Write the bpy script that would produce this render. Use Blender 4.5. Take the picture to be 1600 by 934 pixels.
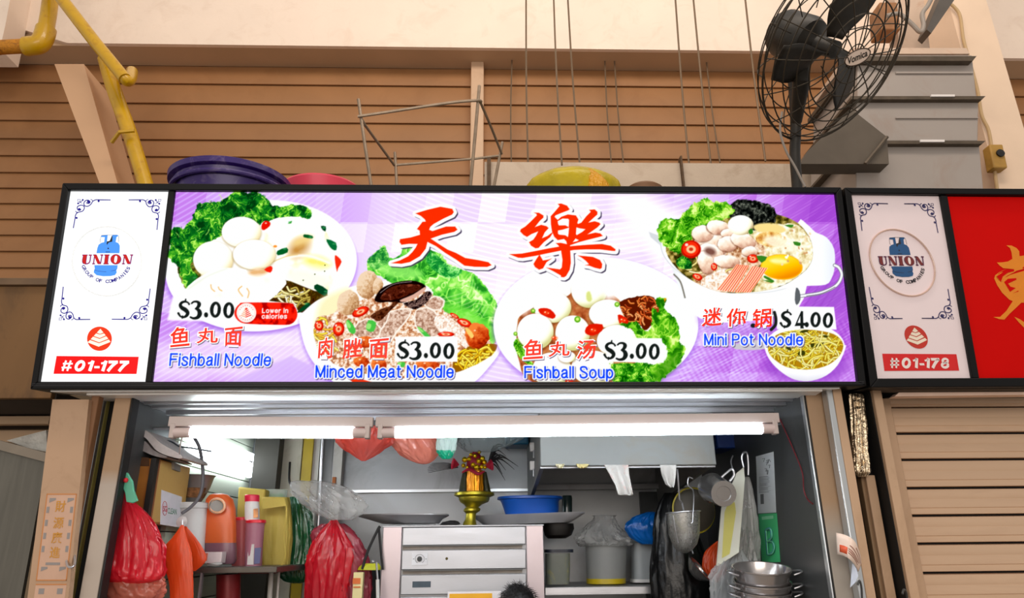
import bpy, math, random
import numpy as np
from mathutils import Vector, Matrix, noise

for _o in list(bpy.data.objects):
    bpy.data.objects.remove(_o)
scene = bpy.context.scene
COL = scene.collection

# ---------------------------------------------------------------- camera
FPX = 1100.0                       # focal length in pixels of the 1600 px wide frame
YAW, PITCH, ROLL = map(math.radians, (1.92436, 19.5, -0.62434))
CAM = Vector((0.13486, -2.85203, 1.55))
FWD = Vector((math.sin(YAW) * math.cos(PITCH), math.cos(YAW) * math.cos(PITCH), math.sin(PITCH)))
_r0 = Vector((math.cos(YAW), -math.sin(YAW), 0))
_u0 = _r0.cross(FWD)
RGT = _r0 * math.cos(ROLL) + _u0 * math.sin(ROLL)
UPV = -_r0 * math.sin(ROLL) + _u0 * math.cos(ROLL)
cam_data = bpy.data.cameras.new('camera')
cam_data.sensor_fit = 'HORIZONTAL'
cam_data.sensor_width = 36.0
cam_data.lens = FPX / 1600.0 * 36.0
cam_data.clip_start = 0.05
cam_data.clip_end = 100
cam = bpy.data.objects.new('camera', cam_data)
COL.objects.link(cam)
M = Matrix((RGT, UPV, -FWD)).transposed().to_4x4()
M.translation = CAM
cam.matrix_world = M
scene.camera = cam

# ---------------------------------------------------------------- light
world = bpy.data.worlds.new('world')
scene.world = world
world.use_nodes = True
_bg = world.node_tree.nodes['Background']
_bg.inputs['Color'].default_value = (1.0, 0.93, 0.87, 1)
_bg.inputs['Strength'].default_value = 0.58


def area(name, loc, target, size, size_y, power, color):
    d = bpy.data.lights.new(name, 'AREA')
    d.shape = 'RECTANGLE'
    d.size, d.size_y, d.energy, d.color = size, size_y, power, color
    o = bpy.data.objects.new(name, d)
    COL.objects.link(o)
    o.location = loc
    o.rotation_euler = (Vector(target) - Vector(loc)).to_track_quat('-Z', 'Y').to_euler()
    return o


area('hall_lamp', (0.9, -1.8, 7.6), (0.4, 2.8, 5.9), 6.0, 1.0, 180, (1.0, 0.87, 0.75))
area('daylight_opening', (-1.0, -9.0, 3.2), (0, 0, 2.6), 7.0, 3.0, 260, (1.0, 0.90, 0.80))
scene.view_settings.view_transform = 'Standard'
scene.view_settings.look = 'None'
scene.view_settings.exposure = 0.0
scene.view_settings.gamma = 1.0
scene.view_settings.use_curve_mapping = False
scene.cycles.max_bounces = 8
scene.cycles.transparent_max_bounces = 16
scene.cycles.caustics_reflective = False
scene.cycles.caustics_refractive = False
scene.cycles.sample_clamp_indirect = 4.0


# ---------------------------------------------------------------- where a line of sight meets a plane
def ray(px, py):
    return FWD + RGT * ((px - 800) / FPX) + UPV * ((467 - py) / FPX)


def P(px, py, Y):
    d = ray(px, py)
    return CAM + d * ((Y - CAM.y) / d.y)


def PX(px, py, X):
    d = ray(px, py)
    return CAM + d * ((X - CAM.x) / d.x)


def PZ(px, py, Z):
    d = ray(px, py)
    return CAM + d * ((Z - CAM.z) / d.z)


def mpp(px, py, Y):
    return (P(px, py, Y) - CAM).dot(FWD) / FPX


# the sign plane leans forward: (u, v, w) = along, up, outward
TILT = math.radians(5.93)
SZ = 2.17171
SU, SV, SN = Vector((1, 0, 0)), Vector((0, -math.sin(TILT), math.cos(TILT))), Vector((0, -math.cos(TILT), -math.sin(TILT)))
SO = Vector((0, 0, SZ))
SW, SH = 3.4, 0.88451


def S3(u, v, w=0.0):
    return SO + SU * u + SV * v + SN * w


def suv(px, py):
    d = ray(px, py)
    t = (SO - CAM).dot(SN) / d.dot(SN)
    q = CAM + d * t - SO
    return (q.dot(SU), q.dot(SV))


# ---------------------------------------------------------------- materials
def lin(c):
    c = c / 255.0
    return c / 12.92 if c <= 0.04045 else ((c + 0.055) / 1.055) ** 2.4


def rgb(c):
    return (lin(c[0]), lin(c[1]), lin(c[2]), 1)


MATS = {}


def mat(name, color, rough=0.6, metal=0.0, var=0.12, scale=6.0, bump=0.0, bscale=60.0, stain=None, stain_amt=0.5,
        stain_scale=3.0, stretch=None, alpha=1.0, coat=0.0, spec=0.5, trans=0.0, transl=0.0, dist=0.4):
    """procedural principled surface: colour varied by noise, optional stains of a second colour, fine relief"""
    if name in MATS:
        return MATS[name]
    m = bpy.data.materials.new(name)
    m.use_nodes = True
    nt = m.node_tree
    N, L = nt.nodes, nt.links
    b = N['Principled BSDF']
    tc = N.new('ShaderNodeTexCoord')
    mp = N.new('ShaderNodeMapping')
    L.new(tc.outputs['Object'], mp.inputs['Vector'])
    if stretch:
        mp.inputs['Scale'].default_value = stretch
    n1 = N.new('ShaderNodeTexNoise')
    n1.inputs['Scale'].default_value = scale
    n1.inputs['Detail'].default_value = 6
    n1.inputs['Distortion'].default_value = dist
    L.new(mp.outputs['Vector'], n1.inputs['Vector'])
    rp = N.new('ShaderNodeValToRGB')
    c = rgb(color)
    rp.color_ramp.elements[0].position = 0.3
    rp.color_ramp.elements[1].position = 0.7
    rp.color_ramp.elements[0].color = tuple(x * (1 - var) for x in c[:3]) + (1,)
    rp.color_ramp.elements[1].color = tuple(min(1, x * (1 + var)) for x in c[:3]) + (1,)
    L.new(n1.outputs['Fac'], rp.inputs['Fac'])
    out = rp.outputs['Color']
    if stain:
        n2 = N.new('ShaderNodeTexNoise')
        n2.inputs['Scale'].default_value = stain_scale
        n2.inputs['Detail'].default_value = 10
        n2.inputs['Roughness'].default_value = 0.65
        n2.inputs['Distortion'].default_value = 1.0
        L.new(mp.outputs['Vector'], n2.inputs['Vector'])
        r2 = N.new('ShaderNodeValToRGB')
        r2.color_ramp.elements[0].position = 0.52
        r2.color_ramp.elements[1].position = 0.72
        r2.color_ramp.elements[1].color = (stain_amt,) * 3 + (1,)
        L.new(n2.outputs['Fac'], r2.inputs['Fac'])
        mx = N.new('ShaderNodeMix')
        mx.data_type = 'RGBA'
        L.new(r2.outputs['Color'], mx.inputs['Factor'])
        L.new(out, mx.inputs['A'])
        mx.inputs['B'].default_value = rgb(stain)
        out = mx.outputs['Result']
    L.new(out, b.inputs['Base Color'])
    b.inputs['Roughness'].default_value = rough
    b.inputs['Metallic'].default_value = metal
    b.inputs['Alpha'].default_value = alpha
    b.inputs['Coat Weight'].default_value = coat
    b.inputs['Specular IOR Level'].default_value = spec
    b.inputs['Transmission Weight'].default_value = trans
    if bump:
        n3 = N.new('ShaderNodeTexNoise')
        n3.inputs['Scale'].default_value = bscale
        n3.inputs['Detail'].default_value = 4
        L.new(mp.outputs['Vector'], n3.inputs['Vector'])
        bp = N.new('ShaderNodeBump')
        bp.inputs['Strength'].default_value = bump
        bp.inputs['Distance'].default_value = 0.01
        L.new(n3.outputs['Fac'], bp.inputs['Height'])
        L.new(bp.outputs['Normal'], b.inputs['Normal'])
    if transl:
        t = N.new('ShaderNodeBsdfTranslucent')
        L.new(out, t.inputs['Color'])
        ms = N.new('ShaderNodeMixShader')
        ms.inputs[0].default_value = transl
        if alpha < 1:
            tr = N.new('ShaderNodeBsdfTransparent')
            m2 = N.new('ShaderNodeMixShader')
            m2.inputs[0].default_value = alpha
            L.new(tr.outputs[0], m2.inputs[1])
            L.new(t.outputs[0], m2.inputs[2])
            L.new(m2.outputs[0], ms.inputs[2])
        else:
            L.new(t.outputs[0], ms.inputs[2])
        L.new(b.outputs[0], ms.inputs[1])
        L.new(ms.outputs[0], N['Material Output'].inputs['Surface'])
    MATS[name] = m
    return m


def glow(name, color, strength):
    if name in MATS:
        return MATS[name]
    m = bpy.data.materials.new(name)
    m.use_nodes = True
    b = m.node_tree.nodes['Principled BSDF']
    b.inputs['Base Color'].default_value = tuple(x * 0.3 for x in rgb(color)[:3]) + (1,)
    b.inputs['Roughness'].default_value = 0.35
    b.inputs['Specular IOR Level'].default_value = 0.2
    b.inputs['Emission Color'].default_value = rgb(color)
    b.inputs['Emission Strength'].default_value = strength
    MATS[name] = m
    return m


def flat(name, color, rough=0.5):
    return mat(name, color, rough, var=0.04, scale=20)


# ---------------------------------------------------------------- mesh building
class MB:
    def __init__(s):
        s.v, s.f, s.col = [], [], None

    def add(s, vs, fs):
        k = len(s.v)
        s.v += [tuple(x) for x in vs]
        s.f += [tuple(i + k for i in f) for f in fs]
        return s

    def box(s, a, b):
        x0, x1 = sorted((a[0], b[0])); y0, y1 = sorted((a[1], b[1])); z0, z1 = sorted((a[2], b[2]))
        return s.add([(x0, y0, z0), (x1, y0, z0), (x1, y1, z0), (x0, y1, z0), (x0, y0, z1), (x1, y0, z1), (x1, y1, z1), (x0, y1, z1)],
                     [(0, 3, 2, 1), (4, 5, 6, 7), (0, 1, 5, 4), (1, 2, 6, 5), (2, 3, 7, 6), (3, 0, 4, 7)])

    def prism(s, poly, ext):
        """a flat outline given thickness by the vector ext"""
        n = len(poly)
        e = Vector(ext)
        poly = [Vector(p) for p in poly]
        return s.add(poly + [p + e for p in poly],
                     [tuple(range(n)), tuple(range(2 * n - 1, n - 1, -1))] + [(i, i + n, (i + 1) % n + n, (i + 1) % n) for i in range(n)])

    def tube(s, path, r, seg=8, caps=True, closed=False):
        path = [Vector(p) for p in path]
        n = len(path)
        rs = r if isinstance(r, (list, tuple)) else [r] * n
        k = len(s.v)
        prev = None
        for i, p in enumerate(path):
            if closed:
                t = path[(i + 1) % n] - path[i - 1]
            else:
                t = path[min(i + 1, n - 1)] - path[max(i - 1, 0)]
            t.normalize()
            if prev is None:
                a = Vector((0, 0, 1)) if abs(t.z) < 0.9 else Vector((1, 0, 0))
                q = t.cross(a).normalized()
            else:
                q = (prev - t * prev.dot(t))
                q = q.normalized() if q.length > 1e-6 else t.orthogonal().normalized()
            prev = q
            w = t.cross(q)
            for j in range(seg):
                an = 2 * math.pi * j / seg
                s.v.append(tuple(p + (q * math.cos(an) + w * math.sin(an)) * rs[i]))
        for i in range(n if closed else n - 1):
            a, b = k + i * seg, k + ((i + 1) % n) * seg
            for j in range(seg):
                s.f.append((a + j, a + (j + 1) % seg, b + (j + 1) % seg, b + j))
        if caps and not closed:
            s.f.append(tuple(range(k + seg - 1, k - 1, -1)))
            s.f.append(tuple(range(k + (n - 1) * seg, k + n * seg)))
        return s

    def lathe(s, prof, c, seg=32, axis=None, cap0=True, cap1=True):
        """prof: (radius, height) pairs along axis from c"""
        ax = Vector(axis or (0, 0, 1)).normalized()
        q = ax.orthogonal().normalized()
        w = ax.cross(q)
        c = Vector(c)
        k = len(s.v)
        for r, h in prof:
            for j in range(seg):
                an = 2 * math.pi * j / seg
                s.v.append(tuple(c + ax * h + (q * math.cos(an) + w * math.sin(an)) * r))
        for i in range(len(prof) - 1):
            for j in range(seg):
                a, b = k + i * seg, k + (i + 1) * seg
                s.f.append((a + j, a + (j + 1) % seg, b + (j + 1) % seg, b + j))
        if cap0:
            s.f.append(tuple(range(k + seg - 1, k - 1, -1)))
        if cap1:
            s.f.append(tuple(range(k + (len(prof) - 1) * seg, k + len(prof) * seg)))
        return s

    def ball(s, c, r, seg=16, rings=10):
        r = r if isinstance(r, (tuple, list)) else (r, r, r)
        k = len(s.v)
        for i in range(rings + 1):
            th = math.pi * i / rings
            for j in range(seg):
                an = 2 * math.pi * j / seg
                s.v.append((c[0] + r[0] * math.sin(th) * math.cos(an), c[1] + r[1] * math.sin(th) * math.sin(an), c[2] - r[2] * math.cos(th)))
        for i in range(rings):
            for j in range(seg):
                a, b = k + i * seg, k + (i + 1) * seg
                s.f.append((a + j, a + (j + 1) % seg, b + (j + 1) % seg, b + j))
        return s

    def loft(s, rows, Y, sq=0.7, n=2.0, wr=0.0, seed=0, seg=40, freq=5, ydrift=0.0, caps=True, skew=0.0, cr=0.0):
        """stacked rings; rows are (centre px, row px, half width px) seen at depth Y; sq = depth/width, n = squareness,
        wr = creases"""
        if cr:
            rows = [tuple(v) for v in smooth_path(rows, 6)]
            seg = 110
        rnd = random.Random(seed)
        ph = [(rnd.uniform(0, 6.28), rnd.uniform(0, 6.28), rnd.choice([freq - 2, freq, freq + 2, 2 * freq + 1])) for _ in range(6)]
        k = len(s.v)
        R = len(rows)
        for i, (cx, y, hw) in enumerate(rows):
            yy = Y + ydrift * i / max(1, R - 1)
            c = P(cx, y, yy)
            r = hw * mpp(cx, y, yy)
            t = i / max(1, R - 1)
            for j in range(seg):
                an = 2 * math.pi * j / seg
                ca, sa = math.cos(an), math.sin(an)
                m = (abs(ca) ** n + abs(sa) ** n) ** (-1.0 / n)
                w = 1.0
                if wr:
                    for a, b2, fq in ph:
                        w += wr / 3 * math.sin(fq * an + a + b2 * t * 1.2) * (1 - 0.5 * t)
                if cr:
                    q = Vector((ca * 1.7 + seed, sa * 1.7, t * 1.3))
                    f1 = 1 - 2 * abs(noise.noise(q * 1.6))
                    q2 = Vector((ca * 3 + seed * 2, sa * 3, t * 3.2 + f1 * .6))
                    f2 = 1 - 2.4 * abs(noise.noise(q2 * 1.7))
                    f3 = 1 - 2.4 * abs(noise.noise(q2 * 4.1 + q))
                    w += cr * (.55 * f1 + .40 * f2 + .22 * f3 - .45)
                dz = wr * 0.25 * r * math.sin(3 * an + ph[0][0]) if wr else 0
                s.v.append((c.x + r * m * ca * w, c.y + r * m * sa * sq * w, c.z + dz + skew * r * ca))
        for i in range(R - 1):
            for j in range(seg):
                a, b = k + i * seg, k + (i + 1) * seg
                s.f.append((a + j, b + j, b + (j + 1) % seg, a + (j + 1) % seg))
        if caps:
            s.f.append(tuple(range(k, k + seg)))
            s.f.append(tuple(range(k + R * seg - 1, k + (R - 1) * seg - 1, -1)))
        return s

    def grid(s, fn, nu, nv):
        k = len(s.v)
        for j in range(nv + 1):
            for i in range(nu + 1):
                s.v.append(tuple(fn(i / nu, j / nv)))
        for j in range(nv):
            for i in range(nu):
                a = k + j * (nu + 1) + i
                s.f.append((a, a + 1, a + nu + 2, a + nu + 1))
        return s

    def quad(s, pts, Y, t=0.002):
        """thin sheet: px corners at depth Y, thickness t away from the viewer"""
        return s.prism([P(x, y, Y) for x, y in pts], (0, t, 0))


def smooth_path(pts, n=8, closed=False):
    """Catmull-Rom through the points"""
    pts = [Vector(p) for p in pts]
    out = []
    m = len(pts)
    for i in range(m if closed else m - 1):
        if closed:
            p0, p1, p2, p3 = pts[i - 1], pts[i], pts[(i + 1) % m], pts[(i + 2) % m]
        else:
            p0, p1, p2, p3 = pts[max(i - 1, 0)], pts[i], pts[i + 1], pts[min(i + 2, m - 1)]
        for k in range(n):
            t = k / n
            out.append(0.5 * ((2 * p1) + (p2 - p0) * t + (2 * p0 - 5 * p1 + 4 * p2 - p3) * t * t + (3 * p1 - p0 - 3 * p2 + p3) * t ** 3))
    if not closed:
        out.append(pts[-1])
    return out


def pathpx(pts, n=8):
    """pts: (px, py, Y)"""
    return smooth_path([P(*p) for p in pts], n)


def _mesh(name, mb, m, origin, sharp=35, solid=0.0, bevel=0.0, flat_shade=False):
    me = bpy.data.meshes.new(name)
    o0 = Vector(origin)
    me.from_pydata([(x - o0.x, y - o0.y, z - o0.z) for x, y, z in mb.v], [], mb.f)
    me.update()
    if not flat_shade and len(me.polygons):
        me.polygons.foreach_set('use_smooth', [True] * len(me.polygons))
        me.set_sharp_from_angle(angle=math.radians(sharp))
    if isinstance(m, (list, tuple)):
        for q in m:
            me.materials.append(q)
    else:
        me.materials.append(m)
    ob = bpy.data.objects.new(name, me)
    COL.objects.link(ob)
    if solid:
        md = ob.modifiers.new('thickness', 'SOLIDIFY')
        md.thickness = solid
        md.offset = 0
    if bevel:
        md = ob.modifiers.new('rounded_edges', 'BEVEL')
        md.width = bevel
        md.segments = 2
        md.limit_method = 'ANGLE'
        md.angle_limit = math.radians(50)
    return ob


def base_of(mbs):
    xs = [v for b in mbs for v in b.v]
    x = [v[0] for v in xs]; y = [v[1] for v in xs]; z = [v[2] for v in xs]
    return Vector(((min(x) + max(x)) / 2, (min(y) + max(y)) / 2, min(z)))


def T(name, label, cat, parts, group=None, kind=None, origin=None):
    """one thing. parts: list of dicts/tuples (name, MB, material[, options]) ; a single part makes the thing one mesh.
    options: label, kind, sub=[(name, MB, material, options)...], solid, bevel, sharp"""
    if isinstance(parts, tuple):
        parts = [parts]
    o0 = origin or base_of([p[1] for p in parts])

    def mk(p, par):
        op = dict(p[3]) if len(p) > 3 else {}
        kw = {k: op[k] for k in ('solid', 'bevel', 'sharp', 'flat_shade') if k in op}
        ob = _mesh(p[0], p[1], p[2], o0, **kw)
        if par is not None:
            ob.parent = par
        for k in ('label', 'kind'):
            if k in op:
                ob[k] = op[k]
        for q in op.get('sub', []):
            mk(q, ob)
        return ob
    if len(parts) == 1 and not (len(parts[0]) > 3 and parts[0][3].get('force')):
        ob = mk((name,) + tuple(parts[0][1:]), None)
        ob.location = o0
    else:
        ob = bpy.data.objects.new(name, None)
        ob.empty_display_size = 0.1
        COL.objects.link(ob)
        ob.location = o0
        for p in parts:
            mk(p, ob)
    if label:
        ob['label'] = label
    if cat:
        ob['category'] = cat
    if group:
        ob['group'] = group
    if kind:
        ob['kind'] = kind
    return ob


def box(a, b):
    return MB().box(a, b)


def boxpx(x0, y0, x1, y1, Y, dep):
    """upright box whose front face shows between the pixel bounds at depth Y"""
    xm, ym = (x0 + x1) / 2, (y0 + y1) / 2
    a, b = P(x0, ym, Y), P(x1, ym, Y)
    z1, z0 = P(xm, y0, Y).z, P(xm, y1, Y).z
    return MB().box((a.x, Y, z0), (b.x, Y + dep, z1))


def tube(pts, r, seg=8, n=6):
    return MB().tube(pathpx(pts, n) if n > 1 else [P(*p) for p in pts], r, seg)

# ================================================================ the setting behind the stall
beige = mat('painted_beige_steel', (206, 172, 140), 0.55, var=0.06, scale=3, stain=(150, 112, 80), stain_amt=0.35, stain_scale=2.5)
cream = mat('cream_plaster', (243, 224, 206), 0.75, var=0.03, scale=2, bump=0.15, bscale=30, stain=(205, 175, 150), stain_amt=0.25, stain_scale=4)
tan_paint = mat('tan_beam_paint', (196, 166, 134), 0.7, var=0.05, scale=2)
brown_slat = mat('brown_louvre_paint', (158, 112, 70), 0.6, var=0.07, scale=2.2, stain=(132, 86, 48), stain_amt=0.3, stain_scale=2, stretch=(1, 1, 1))
dark = mat('dark_gap', (16, 13, 11), 0.8)
black_metal = mat('black_anodised_frame', (9, 9, 11), 0.45, var=0.1, scale=40, spec=0.22)
steel = mat('brushed_stainless', (196, 196, 200), 0.33, 0.85, var=0.10, scale=5, bump=0.05, bscale=30, stretch=(1, 1, 9))
steel_dull = mat('worn_stainless', (160, 160, 162), 0.45, 0.7, var=0.15, scale=3, stain=(110, 100, 85), stain_amt=0.5, stain_scale=3)
steel_lining = mat('stainless_lining', (176, 178, 180), 0.42, 0.55, var=0.15, scale=2, stain=(105, 98, 88), stain_amt=0.45, stain_scale=2)
alu = mat('aluminium_strip', (200, 205, 208), 0.3, 0.8, var=0.05)
white_paint = mat('white_enamel', (232, 226, 222), 0.4, var=0.04)
grimy_white = mat('grimy_white_paint', (214, 208, 200), 0.55, var=0.08, stain=(150, 130, 100), stain_amt=0.5, stain_scale=4)


def slab(name, mb, m, label=None, **k):
    return T(name, label, None, (name, mb, m, k), kind='structure')


# floor and hall
slab('floor', box((-6, -8, -0.12), (7, 6, 0)), mat('grey_floor_tile', (150, 140, 130), 0.5, var=0.1))

# upper wall, its soffit beam and the louvred wall below it
YW = 2.78
zb = P(500, 76, YW).z
zr = P(1570, 95, YW).z
xs = P(1500, 90, YW).x
xl, zl = P(108, 75, YW), P(8, 41, YW)
slab('wall_upper', MB().prism([(-8, YW - .04, zl.z + .95), (zl.x, YW - .04, zl.z), (xl.x, YW - .04, zb), (xs, YW - .04, zb), (xs, YW - .04, 9.2), (-8, YW - .04, 9.2)], (0, .04, 0)), cream,
     'cream plastered wall above the brown louvres')
slab('wall_right', MB().box((xs, YW - .04, zr), (9, YW, 9.2)), cream, 'cream plastered wall right of the column')
slab('trim_1', MB().box((-8, YW, zb), (xs, 3.06, zb + .8)), tan_paint, 'tan beam under the cream wall')
slab('trim_2', MB().box((xs, YW, zr), (9, 3.06, zr + .8)), tan_paint, 'tan beam right of the column')
slab('wall_back', box((-8, 3.3, 0), (9, 3.4, 9.2)), mat('dark_back_wall', (90, 62, 40), 0.8))
# haunch crease at the left of the wall
a, b2 = P(0, 76, YW - .3), P(8, 41, YW - .3)
slab('trim_3', MB().prism([(b2.x, YW - .3, b2.z), (a.x, YW - .3, a.z), (a.x - 3, YW - .3, a.z), (a.x - 3, YW - .3, 9.2), (P(32, -180, YW - .3).x, YW - .3, 9.2)], (0, .26, 0)), cream,
     'cream pier edge at the far left')


def louvres(name, lab, x0, x1, ys, Y, xm, down=8):
    """slatted metal wall: each slat a part, tilted so that it overhangs the next one"""
    zs = [P(xm, y, Y).z for y in ys]
    step = zs[-2] - zs[-1]
    for i in range(down):
        zs.append(zs[-1] - step * 0.97)
    parts = []
    X0, X1 = x0, x1
    for i in range(len(zs) - 1):
        a, b = zs[i], zs[i + 1]
        h = a - b
        parts.append(('slat', MB().prism([(X0, Y + .03, a + .012), (X0, Y + .006, a - h * .25), (X0, Y, b + h * .12), (X0, Y + .002, b + .004), (X0, Y + .018, b + .004), (X0, Y + .022, a - h * .2), (X0, Y + .045, a + .012)], (X1 - X0, 0, 0)), brown_slat))
    parts.append(('backing', box((X0, Y + .06, zs[-1]), (X1, Y + .08, zs[0])), dark))
    return T(name, lab, None, parts, kind='structure')


YL = 3.04
ysl = [103, 131.3, 162, 190.3, 218.6, 245, 271, 295.2]
ysr = [108, 134, 164.5, 193.5, 220, 247.5, 274, 299]
louvres('wall_louvre_left', 'brown slatted louvre wall left of the mullion', P(-60, 200, YL).x - 2, P(737, 200, YL).x, ysl, YL, 400, 9)
louvres('wall_louvre_middle', 'brown slatted louvre wall right of the mullion', P(755, 200, YL).x, P(1500, 200, YL).x, ysr, YL, 950, 5)
louvres('wall_louvre_right', 'brown slatted louvre wall right of the column', P(1545, 200, YL).x, P(1600, 200, YL).x + 2.5, [122, 150, 178, 206, 233, 260, 287, 313], YL, 1585, 5)
p0, p1 = P(736, 105, YL - .09), P(756, 290, YL - .09)
slab('trim_4', box((p0.x, YL - .09, 2.3), (P(756, 105, YL - .09).x, YL + .05, zb + .02)), beige, 'beige mullion between the louvre panels', bevel=.008)

# column at the right
c0, c1 = P(1481, 0, 2.0), P(1541, 0, 2.0)
slab('column', MB().box((c0.x, 2.0, 0), (c1.x, 2.6, 9.2)), mat('column_plaster', (240, 212, 184), 0.7, var=0.04, scale=3, bump=.1), 'cream square column behind the duct')

# pale ledge wall behind the sign on the right
zt = P(950, 254, 1.9).z
slab('wall_ledge', MB().box((P(757, 270, 1.9).x, 1.9, 2.3), (P(1300, 270, 1.9).x, 2.0, zt)),
     mat('stained_concrete', (196, 178, 158), 0.8, var=0.07, scale=3, stain=(150, 124, 98), stain_amt=0.5, stain_scale=3.5, bump=.2), 'pale stained upstand behind the lightbox sign')

# slanting strut at the left
Ys = 2.35
slab('strut', MB().prism([P(85, 100, Ys), P(131, 100, Ys), P(196, 330, Ys), P(172, 330, Ys)], (0, .42, 0)), mat('strut_paint', (214, 172, 134), 0.6, var=.05, scale=2), 'beige slanting strut under the cream wall')

# ================================================================ yellow pipes
yellow = mat('yellow_pipe_paint', (204, 158, 0), 0.35, var=0.06, scale=8, stain=(150, 78, 12), stain_amt=0.55, stain_scale=9, coat=.3)
yellow_rust = mat('rusty_yellow_paint', (196, 128, 14), 0.6, var=0.2, scale=30, stain=(96, 44, 12), stain_amt=0.9, stain_scale=16, bump=.5)
Yp = 2.2
k = mpp(70, 50, Yp)
elb = smooth_path([P(76, 20, Yp), P(71, 50, Yp), P(62, 68, Yp), P(45, 72, Yp), P(40, 72.3, Yp)], 6)
T('yellow_pipe', 'fat yellow drain pipe with an elbow, top left corner', 'pipe', [
    ('pipe_run', MB().tube([P(98, -150, Yp), P(76, 22, Yp), P(71, 50, Yp)], 11.5 * k, 20), yellow),
    ('elbow', MB().tube(elb[5:], 14.5 * k, 20), yellow),
    ('horizontal_run', MB().tube([P(46, 71.5, Yp), P(0, 74, Yp), P(-12, 78, Yp), P(-30, 105, Yp)], 11 * k, 20), yellow_rust, {'label': 'rust-speckled stub'}),
])
Yq = 2.0
k = mpp(150, 60, Yq)
T('yellow_pipe', 'slimmer rust-streaked yellow pipe running diagonally down from the top', 'pipe', [
    ('pipe_run', MB().tube([P(40, -75, Yq), P(150, 68, Yq), P(195, 123, Yq)], 9.5 * k, 18), yellow),
    ('end_bend', MB().tube(smooth_path([P(190, 117, Yq), P(199, 126, Yq + .03), P(204, 122, Yq + .12), P(206, 112, Yq + .3)], 6), 9 * k, 18), yellow),
], group=None)
k = mpp(200, 200, 2.25)
T('yellow_pipe', 'yellow downpipe beside the slanting strut, with a bracket', 'pipe', [
    ('pipe_run', MB().tube(smooth_path([P(164, 92, 2.25), P(178, 140, 2.25), P(205, 215, 2.25), P(228, 290, 2.25), P(243, 345, 2.25)], 5) + [Vector((P(256, 400, 2.25).x, 2.25, 2.2)), Vector((P(256, 400, 2.25).x, 2.25, 0))], 11 * k, 18), yellow),
    ('bracket', MB().tube([P(175, 222, 2.2), P(187, 206, 2.12), P(210, 204, 2.14)], 3.2 * k, 6), yellow),
])

# ================================================================ ceiling wires
wire_m = mat('galvanised_wire', (120, 100, 78), 0.5, .4, var=.1)
wires = [((822, -5), (826, 290), 2.3, 'leftmost long wire of the group of three'), ((865, -5), (878, 258), 1.2, 'middle long wire, standing darker than its neighbours'),
         ((887, -5), (906, 258), 2.4, 'third long wire from the left of the group'), ((1055, -5), (1080, 292), 2.2, 'long wire meeting the ledge left of the pair'),
         ((1083, -5), (1115, 292), 2.1, 'long wire beside the left one of the pair'), ((1164, -5), (1196, 252), 2.3, 'wire just left of the fan motor'),
         ((945, 94), (955, 254), 2.92, 'short pale wire hanging under the beam'), ((960, 94), (974, 254), 2.92, 'short wire right of its pale twin under the beam'),
         ((1104, 98), (1125, 254), 2.92, 'short wire under the beam left of the fan'), ((800, 92), (799, 258), 2.92, 'faint wire at the left end of the group')]
for i, (a, b, Y, lab) in enumerate(wires):
    r = (1.55 if b[1] - a[1] > 200 else 1.2) * mpp(950, 150, Y)
    mid = ((a[0] + b[0]) / 2 - 1.5, (a[1] + b[1]) / 2)
    T('hanging_wire', 'thin metal ' + lab, 'wire', ('hanging_wire', MB().tube(smooth_path([P(a[0], a[1], Y), P(mid[0], mid[1], Y), P(b[0], b[1], Y)], 4), r, 6), wire_m), group='wires hanging over the stall')
for px_, py0, lab in ((1066, 243, 'rusty angle post on the ledge behind the sign'), (764, 247, 'short grey pin on the ledge by the mullion')):
    T('ledge_post', lab, 'post', ('ledge_post', MB().box(P(px_ - 3, py0, 1.86) , P(px_ + 3, 300, 1.9) + Vector((0, .03, 0))), mat('rusty_iron', (92, 70, 48), .7, .3, var=.3, scale=20)))

# ================================================================ duct on the right
duct_m = mat('grey_duct_sheet', (168, 158, 150), 0.5, 0.15, var=0.05, scale=2, stain=(150, 112, 86), stain_amt=0.3, stain_scale=3)
duct_dark = mat('duct_flange', (92, 80, 66), 0.6, .4, var=.2, scale=15)
rusty_pale = mat('rust_streaked_sheet', (206, 180, 158), 0.6, var=.05, stain=(170, 96, 40), stain_amt=.7, stain_scale=3)
Yd = 1.1
dp = []


def pxbox(x0, x1, x2, x3, y0, y1, Y, dep):
    return MB().prism([P(x0, y0, Y), P(x1, y0, Y), P(x2, y1, Y), P(x3, y1, Y)], (0, dep, 0))


dp.append(('duct_section', pxbox(1340, 1519, 1526, 1340, 86, 152, Yd, .7), duct_m, {'bevel': .006}))
dp.append(('duct_section', pxbox(1338, 1529, 1528, 1338, 155, 220, Yd - .02, .7), duct_m, {'bevel': .006}))
dp.append(('duct_section', pxbox(1338, 1530, 1540, 1338, 223, 330, Yd - .04, .7), duct_m, {'bevel': .006}))
dp.append(('flange', pxbox(1335, 1526, 1520, 1335, 87.5, 95, Yd - .05, .75), duct_dark))
dp.append(('flange', pxbox(1330, 1540, 1535, 1330, 150, 155, Yd - .06, .75), duct_dark))
dp.append(('flange', pxbox(1330, 1540, 1535, 1330, 220, 224.5, Yd - .08, .75), duct_dark))
dp.append(('seam', pxbox(1400, 1521, 1521, 1400, 112, 114.5, Yd - .01, .02), duct_m))
dp.append(('seam', pxbox(1400, 1529, 1529, 1400, 183, 184.5, Yd - .03, .02), duct_m))
dp.append(('joint_strip', pxbox(1455, 1492, 1492, 1455, 147.5, 150.5, Yd - .07, .02), white_paint, {'label': 'small pale joint strip'}))
dp.append(('joint_strip', pxbox(1438, 1476, 1476, 1438, 218, 221.5, Yd - .09, .02), white_paint, {'label': 'small pale joint strip'}))
dp.append(('rear_collar', pxbox(1330, 1510, 1515, 1330, 75, 84, Yd + .05, .6), rusty_pale, {'label': 'rust-streaked collar'}))
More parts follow.
